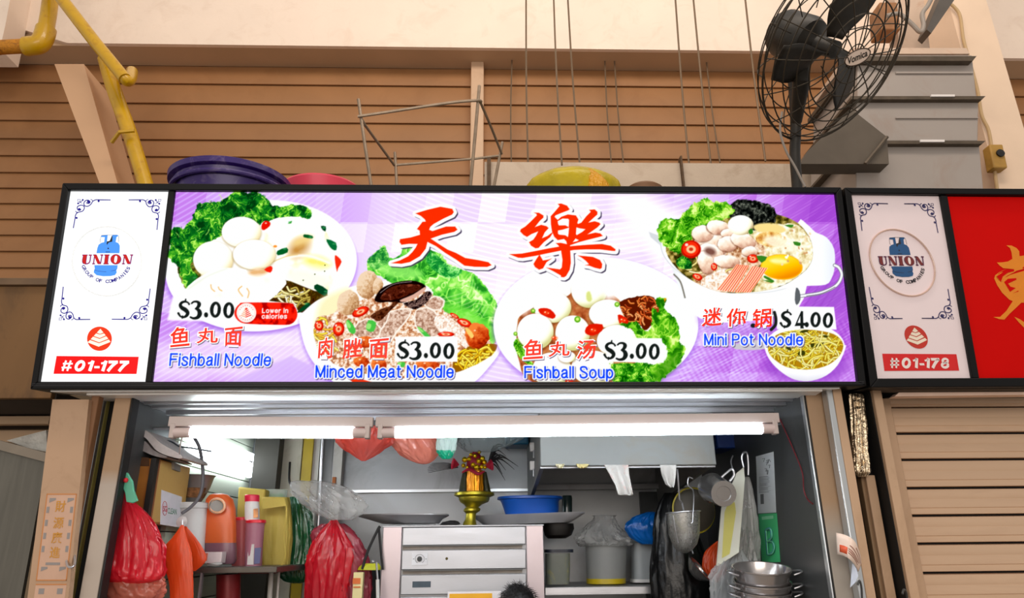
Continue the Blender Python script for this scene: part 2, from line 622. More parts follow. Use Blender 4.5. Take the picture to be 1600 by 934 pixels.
T('air_duct', 'grey sheet metal air duct with rusty flanges right of the fan', 'duct', dp)
T('duct_hopper', 'dark grey slanted sheet metal hopper under the fan', 'duct',
  [('hopper_face', MB().prism([P(1330, 170, .95), P(1386, 214, .95), P(1389, 256, .95), P(1250, 256, .95), P(1262, 236, .95)], (0, .13, 0)),
    mat('dark_hopper_sheet', (100, 90, 78), 0.55, .3, var=.1)),
   ('stiffener', MB().tube([P(1386, 214, .93), P(1352, 256, .93)], .012, 6), duct_dark)])
T('metal_sheet', 'pale upright sheet with rust streaks between fan and column', 'sheet', ('metal_sheet', pxbox(1395, 1440, 1453, 1405, -30, 76, 1.5, .12), rusty_pale))
T('rusty_box', 'small rust-brown box behind the fan guard', 'box', ('rusty_box', pxbox(1374, 1402, 1408, 1377, 3, 46, 1.35, .16), mat('rusty_brown_box', (150, 104, 66), .7, var=.25, scale=8), {'bevel': .01}))
T('bracket_arm', 'dark steel arm coming down beside the column', 'bracket', ('bracket_arm', MB().prism([P(1478, -25, 1.3), P(1498, -10, 1.3), P(1455, 52, 1.3), P(1448, 46, 1.3)], (0, .12, 0)), mat('dark_arm_steel', (98, 92, 86), .5, .4, var=.1)))
cable_grey = mat('grey_cable', (150, 140, 130), .5)
T('conduit', 'grey bent conduit loop between duct and column', 'conduit', ('conduit', tube([(1385, 25, 1.25), (1405, 22, 1.25), (1425, 38, 1.25), (1438, 50, 1.25), (1443, 40, 1.25), (1441, 22, 1.25), (1450, 8, 1.25), (1458, -8, 1.25)], .016, 10), cable_grey))
T('conduit', 'cream cable running down the front of the column', 'conduit', ('conduit', tube([(1478, 2, 1.96), (1490, 10, 1.96), (1500, 25, 1.96), (1505, 60, 1.96), (1513, 90, 1.96), (1527, 140, 1.96), (1534, 180, 1.96), (1545, 205, 1.96), (1551, 245, 1.96), (1560, 310, 1.96)], .013, 8), mat('cream_cable', (196, 164, 118), .6)))
T('junction_box', 'small yellow-brown switch box on the column', 'box', [
    ('housing', pxbox(1546, 1567, 1575, 1553, 225, 262, 1.9, .09), mat('aged_box', (178, 136, 60), .6, var=.15, scale=12), {'bevel': .01}),
    ('button', MB().lathe([(.0, 0), (.03, 0), (.032, .015), (.0, .02)], P(1562, 240, 1.9), 16, (0, -1, 0)), mat('black_rubber', (26, 24, 22), .6))])

# ================================================================ fan
fan_black = mat('fan_black_enamel', (44, 41, 36), .45, .3, var=.2, scale=18, stain=(80, 62, 40), stain_amt=.35, stain_scale=8)
fan_wire = mat('fan_guard_wire', (62, 54, 42), .45, .5, var=.2, scale=12)
FC = P(1336, 88, -.05)
vd = (FC - CAM).normalized()
rr = (RGT - vd * RGT.dot(vd)).normalized()
uu = rr.cross(vd).normalized() if rr.cross(vd).dot(UPV) > 0 else -rr.cross(vd).normalized()
th = math.radians(-18)
e = rr * math.cos(th) + uu * math.sin(th)
AX = (-vd * .60 + e * .80).normalized()          # towards the viewer and to the right
E2 = (uu * math.cos(th) - rr * math.sin(th)).normalized()
E1 = AX.cross(E2).normalized()
kf = mpp(1336, 88, -.05) * .93


def fp(r, h, an):
    """point on the fan: r, h in photo pixels, angle"""
    return FC + (E1 * math.cos(an) + E2 * math.sin(an)) * (r * kf) + AX * (h * kf)


guard = [(45, 0), (68, -2), (94, -5), (115, -11), (135, -20), (150, -29)]
rings = []
for r, h in guard:
    rings.append(('guard_ring', MB().tube([fp(r, h, 2 * math.pi * i / 64) for i in range(64)], 1.25 * kf, 6, closed=True), fan_wire))
for r, h, w in ((161, -39, 2.0), (157, -54, 1.2), (144, -70, 1.2), (118, -84, 1.1), (84, -93, 1.1)):
    rings.append(('guard_ring', MB().tube([fp(r, h, 2 * math.pi * i / 64) for i in range(64)], w * kf, 6, closed=True), fan_wire))
for i in range(16):
    an = 2 * math.pi * (i + .3) / 16
    rings.append(('guard_spoke', MB().tube(smooth_path([fp(12, 1, an), fp(45, 0, an), fp(94, -5, an), fp(135, -20, an), fp(161, -39, an)], 4), 1.0 * kf, 6), fan_wire))
for i in range(12):
    an = 2 * math.pi * (i + .1) / 12
    rings.append(('rear_spoke', MB().tube(smooth_path([fp(161, -39, an), fp(152, -62, an), fp(118, -84, an), fp(60, -96, an)], 4), 1.0 * kf, 6), fan_wire))
blades = []
for kx in range(3):
    a0 = 2 * math.pi * kx / 3 + 1.35

    def blade(u, v, a0=a0):
        r = 18 + 106 * u
        wd = (.34 + .22 * math.sin(math.pi * min(1, u * 1.05)) )
        an = a0 + (v - .5) * 2 * wd * (1 - .25 * u) + .35 * u
        return fp(r, -52 + 24 * (v - .5) * (1 - .3 * u), an)
    blades.append(('blade', MB().grid(blade, 10, 8), fan_black, {'solid': .004}))
motor = MB()
motor.lathe([(0, -178), (26, -178), (38, -172), (43, -160), (43, -108), (38, -96), (26, -90), (16, -82), (15, -42), (0, -40)][::1], (0, 0, 0), 28)
motor.v = [tuple(FC + E1 * (v[0] * kf) + E2 * (v[1] * kf) + AX * (v[2] * kf)) for v in motor.v]
badge = MB()
bp_ = [(22 * math.cos(t) * 1.0, 12.5 * math.sin(t)) for t in [2 * math.pi * i / 32 for i in range(32)]]
BR, BU = (rr * math.cos(.33) + uu * math.sin(.33)), (uu * math.cos(.33) - rr * math.sin(.33))
# badge lies in the fan's front plane; its long axis is seen rising to the right
bN = (AX - vd * .9).normalized()
bE = (BR - bN * BR.dot(bN)).normalized()
bF = bN.cross(bE).normalized()
if bF.dot(uu) < 0:
    bF = -bF
badge.prism([FC + bE * (x * .95 * kf) + bF * (y * .95 * kf) + bN * (5 * kf) for x, y in bp_], bN * (4 * kf))
rim = MB().tube([FC + bE * (x * .97 * kf) + bF * (y * .97 * kf) + bN * (9 * kf) for x, y in bp_], .9 * kf, 6, closed=True)
hubring = MB().tube([fp(20, 0, 2 * math.pi * i / 24) for i in range(24)], 1.0 * kf, 6, closed=True)


def text_mesh(s, offset=0.0, shear=0.0, spacing=1.0):
    """flat glyph triangles of s in its own units: (verts2d, faces)"""
    cu = bpy.data.curves.new('lettering', 'FONT')
    cu.body = s
    cu.offset = offset
    cu.shear = shear
    cu.space_character = spacing
    cu.resolution_u = 4
    ob = bpy.data.objects.new('lettering', cu)
    COL.objects.link(ob)
    bpy.context.view_layer.update()
    me = ob.evaluated_get(bpy.context.evaluated_depsgraph_get()).to_mesh()
    v = np.array([(p.co.x, p.co.y) for p in me.vertices])
    f = [tuple(p.vertices) for p in me.polygons]
    bpy.data.objects.remove(ob)
    bpy.data.curves.remove(cu)
    return v, f


def place_text(mb, s, fn, offset=0.0, shear=0.0, spacing=1.0, ref=None):
    """fit the glyph box to the unit square and send it through fn(u, v); ref: (lo, hi) of an earlier fit"""
    v, f = text_mesh(s, offset, shear, spacing)
    if ref is None:
        lo, hi = v.min(0), v.max(0)
    else:
        lo, hi = ref
    w = (v - lo) / (hi - lo)
    mb.add([fn(a, b) for a, b in w], f)
    return lo, hi


bt = MB()
place_text(bt, 'Vomica', lambda u, v: FC + bE * ((u - .5) * 32 * kf) + bF * ((v - .45) * 11 * kf) + bN * (9.6 * kf), offset=.02, shear=.3)
knob = MB()
T('wall_fan', 'large black caged industrial fan tilted over the sign, top right', 'fan',
  rings + blades + [
      ('motor', motor, fan_black),
      ('motor_bracket', MB().tube([fp(30, -170, 4.2), fp(58, -165, 4.3), fp(60, -130, 4.4), fp(44, -110, 4.4)], 3 * kf, 8), fan_black),
      ('badge', badge, mat('badge_cream', (240, 218, 202), .4, var=.05), {'label': 'oval cream badge', 'sub': [('badge_rim', rim, mat('badge_rim_dark', (70, 52, 36), .4, .4)), ('lettering', bt, mat('badge_ink', (30, 22, 16), .6))]}),
      ('hub_ring', hubring, fan_wire),
      ('pole', MB().tube(smooth_path([FC + AX * (-150 * kf), P(1243, 185, .3), P(1242, 240, .34), P(1246, 300, .36), P(1247, 360, .36)], 6), 9.5 * kf, 14), fan_black),
      ('tilt_arm', MB().tube([FC + AX * (-128 * kf), P(1252, 130, .12), P(1244, 190, .3)], [16 * kf, 15 * kf, 10 * kf], 14), fan_black),
      ('power_cord', tube([(1222, 175, .2), (1219, 205, .2), (1228, 235, .2), (1243, 262, .2), (1258, 292, .2)], .006, 8), cable_grey, {'label': 'thin grey cord'}),
  ])

# ================================================================ the lightbox sign: printed artwork computed as vertex colours of a flat sheet
_perm = np.random.RandomState(7).permutation(1024)
_val = np.random.RandomState(8).rand(1024)


def vnoise(x, y, seed):
    xi, yi = np.floor(x).astype(np.int64), np.floor(y).astype(np.int64)
    xf, yf = x - xi, y - yi
    xf, yf = xf * xf * (3 - 2 * xf), yf * yf * (3 - 2 * yf)

    def h(a, b):
        return _val[_perm[(_perm[(a + seed * 57) & 1023] + b) & 1023]]
    return (h(xi, yi) * (1 - xf) + h(xi + 1, yi) * xf) * (1 - yf) + (h(xi, yi + 1) * (1 - xf) + h(xi + 1, yi + 1) * xf) * yf


def fbm(x, y, sc, seed=0, oct=4):
    x, y = x / sc, y / sc
    o, a, t = 0, .5, 0
    for i in range(oct):
        o = o + a * vnoise(x, y, seed + i * 17)
        t += a
        a *= .5
        x, y = x * 2.03 + 11.3, y * 2.03 + 5.7
    return o / t


def c3(c):
    return np.array(c, float) / 255.0


def ramp(t, *cols):
    t = np.clip(t, 0, 1) * (len(cols) - 1)
    i = np.clip(t.astype(int), 0, len(cols) - 2)
    f = (t - i)[:, None]
    C = np.array([c3(c) for c in cols])
    return C[i] * (1 - f) + C[i + 1] * f


class Canvas:
    def __init__(s, X, Y):
        s.X, s.Y = X, Y
        s.C = np.ones((len(X), 3))
        s.clip = None

    def sel(s, x0, y0, x1, y1):
        return np.nonzero((s.X > x0) & (s.X < x1) & (s.Y > y0) & (s.Y < y1))[0]

    def put(s, i, sd, col, soft=.7, a=1.0):
        w = np.clip(.5 - sd / (2 * soft), 0, 1) * a
        if s.clip is not None:
            w = w * s.clip[i]
        c = col(s.X[i], s.Y[i]) if callable(col) else c3(col)
        s.C[i] = s.C[i] * (1 - w[:, None]) + c * w[:, None]

    @staticmethod
    def sdpoly(x, y, pts):
        d = np.full(len(x), 1e9)
        ins = np.zeros(len(x), bool)
        n = len(pts)
        for k in range(n):
            ax, ay = pts[k]
            bx, by = pts[(k + 1) % n]
            ex, ey = bx - ax, by - ay
            wx, wy = x - ax, y - ay
            t = np.clip((wx * ex + wy * ey) / (ex * ex + ey * ey + 1e-9), 0, 1)
            d = np.minimum(d, (wx - ex * t) ** 2 + (wy - ey * t) ** 2)
            c = ((ay > y) != (by > y)) & (x < (bx - ax) * (y - ay) / (by - ay + 1e-12) + ax)
            ins ^= c
        return np.where(ins, -1, 1) * np.sqrt(d)

    def poly(s, pts, col, soft=.7, a=1.0, sm=0, rag=0.0, rsc=6, seed=0, grow=0.0, shift=(0, 0)):
        if sm:
            pts = [(v.x, v.y) for v in smooth_path([(p[0], p[1], 0) for p in pts], sm, True)]
        pts = [(p[0] + shift[0], p[1] + shift[1]) for p in pts]
        xs_, ys_ = [p[0] for p in pts], [p[1] for p in pts]
        m = 3 + soft + rag + grow
        i = s.sel(min(xs_) - m, min(ys_) - m, max(xs_) + m, max(ys_) + m)
        if len(i) == 0:
            return
        sd = s.sdpoly(s.X[i], s.Y[i], pts) - grow
        if rag:
            sd = sd + rag * (fbm(s.X[i], s.Y[i], rsc, seed, 3) - .5) * 2
        s.put(i, sd, col, soft, a)

    def ell(s, cx, cy, rx, ry, col, rot=0.0, soft=.7, a=1.0, rag=0.0, rsc=6, seed=0):
        m = max(rx, ry) + 2 + soft + rag
        i = s.sel(cx - m, cy - m, cx + m, cy + m)
        if len(i) == 0:
            return
        c, n = math.cos(math.radians(rot)), math.sin(math.radians(rot))
        dx, dy = s.X[i] - cx, s.Y[i] - cy
        u, v = (dx * c + dy * n) / rx, (-dx * n + dy * c) / ry
        r = np.sqrt(u * u + v * v) + 1e-9
        sd = (r - 1) * min(rx, ry) * (1 + (max(rx, ry) / min(rx, ry) - 1) * (u / r) ** 2 * .9)
        if rag:
            sd = sd + rag * (fbm(s.X[i], s.Y[i], rsc, seed, 3) - .5) * 2
        s.put(i, sd, col, soft, a)

    def line(s, pts, w, col, soft=.6, a=1.0, sm=6):
        if sm and len(pts) > 2:
            pts = [(v.x, v.y) for v in smooth_path([(p[0], p[1], 0) for p in pts], sm)]
        xs_, ys_ = [p[0] for p in pts], [p[1] for p in pts]
        m = 2 + w + soft
        i = s.sel(min(xs_) - m, min(ys_) - m, max(xs_) + m, max(ys_) + m)
        if len(i) == 0:
            return
        x, y = s.X[i], s.Y[i]
        d = np.full(len(x), 1e9)
        for k in range(len(pts) - 1):
            ax, ay = pts[k]; bx, by = pts[k + 1]
            ex, ey = bx - ax, by - ay
            wx, wy = x - ax, y - ay
            t = np.clip((wx * ex + wy * ey) / (ex * ex + ey * ey + 1e-9), 0, 1)
            d = np.minimum(d, (wx - ex * t) ** 2 + (wy - ey * t) ** 2)
        s.put(i, np.sqrt(d) - w / 2, col, soft, a)


def conv(ox, oy, k):
    return lambda pts: [(ox + x / k, oy + y / k) for x, y in pts]


# ---- grid of the main print
Q = [(275, 300), (1303, 304.2), (1337, 597), (239.5, 597)]
quv = [suv(*q) for q in Q]
NU, NV = 1380, 400
uu_, vv_ = np.meshgrid(np.linspace(0, 1, NU + 1), np.linspace(0, 1, NV + 1))
uu_, vv_ = uu_.ravel(), vv_.ravel()
cq = np.array(quv)
UV = ((1 - uu_) * (1 - vv_))[:, None] * cq[3] + (uu_ * (1 - vv_))[:, None] * cq[2] + (uu_ * vv_)[:, None] * cq[1] + ((1 - uu_) * vv_)[:, None] * cq[0]
W3 = np.array(SO)[None] + UV[:, :1] * np.array(SU)[None] + UV[:, 1:] * np.array(SV)[None]
D3 = W3 - np.array(CAM)[None]
dz = D3 @ np.array(FWD)
GX = 800 + FPX * (D3 @ np.array(RGT)) / dz
GY = 467 - FPX * (D3 @ np.array(UPV)) / dz
cv = Canvas(GX, GY)
X, Y = cv.X, cv.Y
# background: lavender with blocks and fine curved lines
t = np.clip((X - 250) / 1090, 0, 1)
sat = np.interp(X, [240, 330, 420, 520, 640, 760, 900, 1060, 1180, 1260, 1340], [.62, .60, .42, .42, .20, .18, .16, .30, .62, .85, .92])
sat = sat + .16 * (Y > 540) * np.interp(X, [240, 450, 700, 1050, 1340], [.0, .9, 1, 1.4, 0]) + np.where((Y < 350), .10, 0)
blk = vnoise(np.floor((X + .15 * (Y - 450)) / 43.0), np.floor((Y - 300) / 47.0), 5)
blk2 = vnoise(np.floor((X + .15 * (Y - 450)) / 43.0) * 7.0, np.floor((Y - 300) / 47.0) * 3.0, 9)
sat = sat + .16 * (blk2 - .5) - .20 * (blk2 > .80)
curve1 = np.sin((Y + .0016 * (X - 250) ** 2 * .25 + .55 * (X - 250)) * 2 * np.pi / 8.5)
curve2 = np.sin((Y - .35 * (X - 820) + .0009 * (X - 700) ** 2) * 2 * np.pi / 8.0)
_k = np.clip((X - 480) / 160, 0, 1)
lines = np.where(X < 1080, curve1 * np.clip(1 - 2 * _k, 0, 1) + curve2 * np.clip(2 * _k - 1, 0, 1), curve2 * np.sin((X * .5 + Y) * 2 * np.pi / 13))
sat = sat - .13 * np.clip(lines, 0, 1)
lowr = (X > 1060) & (Y > 500)
sat = np.where(lowr, sat + .10 * np.sin(X * 2 * np.pi / 9 + Y * .4) * np.sin(Y * 2 * np.pi / 8), sat)
sat = np.clip(sat, 0, 1)
base_c = ramp(sat, (252, 250, 255), (232, 216, 250), (212, 176, 244), (186, 112, 222), (160, 76, 204))
cv.C[:] = base_c
# dark diagonal bands at the right and white beam at the upper right
for k_ in range(7):
    cv.line([(1345, 318 + 13 * k_), (1180 + 6 * k_, 520 + 13 * k_)], 2.2, (146, 62, 186), a=.45, sm=0, soft=1.2)
cv.poly([(960, 302), (1010, 302), (1075, 340), (1030, 420), (1010, 380), (960, 330)], (250, 247, 255), soft=12, a=.9)
cv.poly([(1080, 597), (1345, 560), (1345, 597)], (206, 160, 236), a=.4, soft=2)
cv.poly([(240, 540), (430, 500), (520, 560), (380, 597), (240, 597)], (250, 246, 255), a=.55, soft=16)
cv.poly([(360, 597), (455, 556), (540, 597)], (206, 176, 246), a=.75, soft=2)

WH = (254, 254, 252)


def ballshade(cx, cy, r, top=(255, 255, 253), mid=(250, 246, 226), low=(226, 206, 150), lx=-.25, ly=-.45):
    def f(x, y):
        d = ((x - cx) * -lx + (y - cy) * -ly) / r
        e = np.sqrt((x - cx) ** 2 + (y - cy) ** 2) / r
        return ramp(np.clip(.22 + d * .95 + np.clip(e - .45, 0, 1) * .75, 0, 1), top, top, mid, low)
    return f


def leafcol(cols, seed, sc=9, sx=1.0):
    def f(x, y):
        wx = (fbm(x, y, sc * 1.3, seed + 5, 3) - .5) * sc * 1.6
        wy = (fbm(x, y, sc * 1.3, seed + 6, 3) - .5) * sc * 1.6
        n = fbm(x + wx, y + wy, sc * 1.2, seed, 3)
        r = 1 - np.abs(2 * fbm(x + wx * 2, y + wy * 2, sc * .9, seed + 3, 2) - 1)
        fr = 1 - np.abs(2 * fbm(x + wx, y + wy, sc * .45, seed + 9, 2) - 1)
        t = np.clip((n - .30) * 1.7 + np.clip(r - .82, 0, 1) * 2.6 + (fr - .7) * .35, 0, 1)
        return ramp(t, *cols)
    return f


KALE = [(6, 62, 22), (14, 96, 32), (30, 130, 36), (96, 186, 44), (176, 232, 96)]
LETT = [(40, 140, 40), (86, 196, 62), (134, 224, 84), (186, 242, 130), (232, 252, 196)]
LETT2 = [(30, 110, 14), (72, 164, 24), (120, 200, 44), (176, 226, 84), (220, 244, 150)]
A, B, Cc, D, E_ = conv(260, 300, 4.247), conv(440, 370, 3.892), conv(760, 400, 4.449), conv(1000, 290, 2.92), conv(1090, 470, 6.957)
rnd = random.Random(4)


def meatcol(cols, seed, sc=5):
    return lambda x, y: ramp((fbm(x, y, sc, seed, 4) - .25) * 2, *cols)


def noodles(cx, cy, rx, ry, n, cols, wid=2.2, seed=1, amp=14, back=(120, 78, 20)):
    r = random.Random(seed)
    for _ in range(n):
        a = r.uniform(0, 6.28); q = math.sqrt(r.random())
        x, y = cx + rx * q * math.cos(a), cy + ry * q * math.sin(a)
        an = r.uniform(-.7, .9) + (0 if r.random() < .7 else 1.3)
        L_ = r.uniform(.5, 1.3) * amp
        bend = r.uniform(-.6, .6) * amp
        pts = [(x - L_ * math.cos(an), y - L_ * math.sin(an)), (x + bend * math.sin(an), y - bend * math.cos(an)), (x + L_ * math.cos(an), y + L_ * math.sin(an))]
        c = r.choice(cols)
        cv.line(pts, wid + 1.1, tuple(k * .55 for k in c), soft=.5, sm=4, a=.8)
        cv.line(pts, wid, c, soft=.5, sm=4)
        cv.line([(p[0] - .3, p[1] - .5) for p in pts], wid * .35, tuple(min(255, k * 1.22 + 22) for k in c), soft=.4, sm=4)


def region(fn, *pts_kw):
    pass


def with_clip(pts, sm, body, rag=0):
    if sm:
        pts = [(v.x, v.y) for v in smooth_path([(p[0], p[1], 0) for p in pts], sm, True)]
    w = np.zeros(len(X))
    xs_, ys_ = [p[0] for p in pts], [p[1] for p in pts]
    i = cv.sel(min(xs_) - 2, min(ys_) - 2, max(xs_) + 2, max(ys_) + 2)
    w[i] = np.clip(.5 - cv.sdpoly(X[i], Y[i], pts), 0, 1)
    old = cv.clip
    cv.clip = w if old is None else w * old
    body()
    cv.clip = old


def chilli(cx, cy, rx, ry, rot=0, seeds=True):
    cv.ell(cx, cy, rx, ry, (196, 22, 8), rot)
    cv.ell(cx - .5, cy - .6, rx * .8, ry * .8, (238, 52, 22), rot)
    cv.ell(cx, cy, rx * .48, ry * .45, (250, 196, 150), rot, soft=1)
    cv.ell(cx, cy, rx * .22, ry * .2, (200, 60, 30), rot)
    cv.ell(cx - rx * .45, cy - ry * .5, rx * .16, ry * .16, (255, 210, 200), soft=.5)


# ---- plate 1: fishball noodle
cv.ell(407, 420, 151, 102, (150, 90, 214), -6, soft=4, a=.7)
cv.ell(408, 415, 150, 102, lambda x, y: ramp(np.clip((np.hypot((x - 408) / 150, (y - 415) / 102) - .5) * 1.5, 0, 1), (255, 255, 255), (255, 255, 255), (243, 243, 250)), -6)
cv.poly(A([(70, 470), (130, 640), (230, 560), (190, 430)]), meatcol([(30, 40, 8), (70, 70, 20), (150, 140, 60), (40, 90, 30)], 3), sm=3, rag=2)
cv.poly(A([(12, 440), (18, 330), (22, 250), (60, 232), (110, 240), (175, 175), (200, 90), (240, 66), (300, 62), (360, 62), (400, 28), (470, -10), (540, 8), (590, 2), (660, 25), (690, 80), (735, 100), (742, 170), (640, 205), (600, 200), (500, 170), (430, 190), (375, 270), (300, 330), (200, 420), (160, 500), (215, 560), (130, 640), (80, 500)]),
        leafcol(KALE, 12, 10), sm=3, rag=4.5, rsc=7, seed=2)
cv.poly(A([(720, 90), (780, 95), (830, 76), (900, 88), (957, 122), (952, 178), (880, 165), (740, 168)]), leafcol(KALE, 33, 9), sm=3, rag=3, rsc=6, seed=5)
for q in range(70):       # leaf veins and curled light edges
    x, y = A([(rnd.uniform(30, 720), rnd.uniform(20, 420))])[0]
    i = cv.sel(x - 1, y - 1, x + 1, y + 1)
    if len(i) and cv.C[i[0]][1] > cv.C[i[0]][0] + .12:
        an = rnd.uniform(-2.4, -.7)
        L_ = rnd.uniform(4, 12)
        cv.line([(x, y), (x + L_ * .5 * math.cos(an) + 1, y + L_ * .5 * math.sin(an)), (x + L_ * math.cos(an), y + L_ * math.sin(an))], rnd.uniform(.6, 1.3), rnd.choice([(150, 214, 70), (200, 240, 120), (4, 50, 20), (6, 66, 26)]), a=.75)
cv.poly(A([(640, 262), (690, 190), (830, 162), (960, 190), (1050, 250), (1095, 340), (1120, 420), (1145, 540), (1110, 640), (985, 655), (900, 630), (780, 578), (700, 540), (690, 400), (640, 330)]),
        lambda x, y: ramp(np.clip(1.5 * (fbm(x, y, 16, 41, 3) - .45), 0, 1), (255, 255, 250), (255, 253, 240), (246, 234, 190), (236, 216, 150)), sm=3)
cv.ell(*A([(880, 372)])[0], 17, 11, (176, 108, 20), -35, soft=9, a=.75)
cv.ell(*A([(905, 320)])[0], 16, 7, (236, 206, 130), -20, soft=6, a=.8)
cv.ell(*A([(1000, 465)])[0], 20, 8, (250, 226, 90), 10, soft=8, a=.8)
cv.line(A([(700, 480), (830, 430), (950, 425), (1080, 470)]), 3, (255, 255, 250), soft=2)
cv.line(A([(690, 470), (800, 425), (870, 415)]), 1.2, (222, 190, 120), soft=1)
cv.ell(*A([(940, 580)])[0], 34, 15, (246, 248, 224), 12, soft=8, a=.8)
for p in ((1052, 485), (1050, 525), (985, 545), (908, 585)):
    cv.ell(*A([p])[0], .9, .9, (60, 70, 20))
cv.poly(A([(680, 722), (760, 640), (790, 585), (870, 610), (985, 655), (1065, 670), (1060, 710), (990, 745), (900, 800), (868, 780), (840, 735)]), meatcol([(50, 24, 4), (84, 50, 10), (60, 44, 10), (110, 80, 20)], 8), sm=2)
with_clip(A([(680, 722), (760, 640), (790, 585), (870, 610), (985, 655), (1065, 670), (1060, 710), (990, 745), (900, 800), (868, 780), (840, 735)]), 2,
          lambda: noodles(462, 464, 26, 14, 26, [(196, 176, 96), (226, 210, 140), (160, 140, 60), (240, 228, 180)], 2.6, 7, 10))
for c, r in (((497, 265), (130, 101)), ((310, 448), (132, 122)), ((583, 415), (141, 99))):
    cx, cy = A([c])[0]
    cv.ell(cx, cy + 1.5, r[0] / 4.247 + 1, r[1] / 4.247 + 1, (150, 120, 60), soft=2.5, a=.6)
    cv.ell(cx, cy, r[0] / 4.247, r[1] / 4.247, ballshade(cx, cy, r[0] / 4.247))
cv.poly(A([(130, 645), (210, 570), (330, 512), (420, 503), (530, 515), (528, 552), (600, 510), (690, 530), (795, 590), (760, 650), (675, 725), (600, 760), (300, 760), (150, 735)]),
        lambda x, y: ramp(np.clip(2.2 * (fbm(x, y, 22, 61, 3) - .42), 0, 1), (255, 255, 253), (252, 252, 246), (232, 236, 226)), sm=3)
cv.ell(*A([(610, 530)])[0], 15, 5, (222, 170, 110), -5, soft=4, a=.9)
cv.line(A([(150, 640), (270, 560), (400, 508)]), 3, (226, 230, 218), soft=2.5)
for a_, b_, c_ in (((295, 615), (300, 640), (320, 658)), ((345, 630), (352, 645), (368, 655)), ((500, 625), (478, 650), (505, 690)), ((535, 640), (548, 665), (540, 700))):
    cv.line(A([a_, b_, c_]), 1.5, (226, 170, 90), soft=.9)
for poly_, c_ in (([(736, 390), (798, 368), (804, 400), (740, 420)], (8, 96, 44)), ([(915, 280), (968, 290), (968, 308), (912, 300)], (10, 92, 40)), ([(1025, 225), (1058, 228), (1056, 260), (1035, 250)], (8, 74, 40)),
                  ([(1062, 312), (1125, 335), (1128, 385), (1100, 380), (1075, 350)], (14, 110, 60)), ([(1000, 610), (1070, 650), (1050, 690), (980, 640)], (6, 70, 40)), ([(872, 790), (940, 732), (952, 760), (880, 800)], (6, 76, 42)),
                  ([(806, 208), (832, 190), (828, 208)], (70, 160, 60)), ([(160, 560), (200, 560), (180, 590), (130, 630)], (30, 110, 40))):
    cv.poly(A(poly_), c_, sm=2)
    cx, cy = A([poly_[1]])[0]
    cv.ell(cx - 3, cy + 2, 2.6, 1.2, (70, 170, 100), soft=1.2, a=.7)
cv.poly(A([(632, 215), (655, 190), (688, 200), (686, 225), (650, 252), (632, 245)]), (224, 26, 10), sm=2)
cv.poly(A([(1118, 420), (1140, 430), (1163, 462), (1140, 505), (1132, 528), (1120, 470)]), (236, 50, 24), sm=2)
cv.poly(A([(648, 515), (690, 490), (705, 505), (690, 535)]), (236, 40, 20), sm=2)
cv.ell(*A([(722, 360)])[0], 3, 2, (246, 150, 60))
cv.ell(*A([(660, 206)])[0], 1.4, 1, (255, 200, 190))

# ---- plate 2: minced meat noodle
pl2 = [(468, 505), (471, 492), (484, 478), (506, 464), (560, 445), (640, 436), (720, 445), (770, 465), (784, 495), (788, 525), (782, 548), (765, 572), (738, 599), (700, 614), (560, 614), (525, 599), (497, 575), (478, 545)]
cv.poly(pl2, (150, 96, 214), sm=4, soft=4, a=.6, shift=(-1, 4))
cv.poly(pl2, WH, sm=4)
cv.poly(B([(195, 560), (230, 400), (330, 330), (420, 320), (400, 500), (220, 640)]), (238, 230, 176), sm=3, soft=7, a=.85)
food2 = B([(196, 560), (215, 490), (300, 470), (350, 440), (450, 400), (560, 360), (880, 330), (985, 410), (1080, 490), (1200, 540), (1300, 640), (1260, 720), (1160, 780), (1050, 830), (800, 860), (560, 840), (380, 800), (260, 730), (205, 650)])
cv.poly(food2, lambda x, y: ramp((fbm(x, y, 3.2, 71, 3) - .28) * 2.2, (168, 104, 70), (214, 164, 124), (238, 212, 190), (252, 242, 234)), sm=3, rag=1.5)
lp = B([(520, 150), (560, 105), (625, 55), (660, 120), (720, 110), (740, 65), (800, 60), (870, 80), (960, 95), (1010, 160), (1100, 200), (1170, 225), (1230, 290), (1290, 370), (1315, 420), (1305, 540), (1292, 650), (1200, 560), (1100, 505), (990, 440), (940, 370), (880, 300), (780, 275), (700, 290), (600, 240), (530, 215)])
cv.poly(lp, leafcol(LETT, 81, 16, .8), sm=3, rag=3.5, rsc=6, seed=8)
cv.poly(B([(520, 150), (560, 105), (625, 58), (655, 125), (640, 170), (560, 200)]), leafcol([(20, 110, 50), (50, 150, 60), (110, 200, 90), (180, 232, 140)], 83, 6), sm=3, rag=2)
cv.poly(B([(880, 90), (960, 120), (1010, 170), (1100, 200), (1050, 250), (980, 240), (900, 180)]), leafcol([(10, 120, 50), (30, 150, 60), (90, 200, 90), (170, 235, 150)], 84, 7), sm=3, rag=2, a=.9)
cv.poly(B([(600, 170), (700, 160), (850, 210), (830, 250), (700, 250), (610, 220)]), (150, 232, 110), sm=3, soft=4, a=.8)
for q in range(9):
    cv.line(B([(1150 + 14 * q, 240 + 22 * q), (1120 + 12 * q, 330 + 20 * q), (960 + 26 * q, 380 + 18 * q)]), 1.1, (214, 248, 170), soft=1.2, a=.6)
cv.poly(B([(960, 400), (1100, 420), (1230, 500), (1290, 560), (1290, 640), (1200, 560), (1100, 505), (990, 440)]), (116, 220, 70), sm=3, soft=3, a=.7)
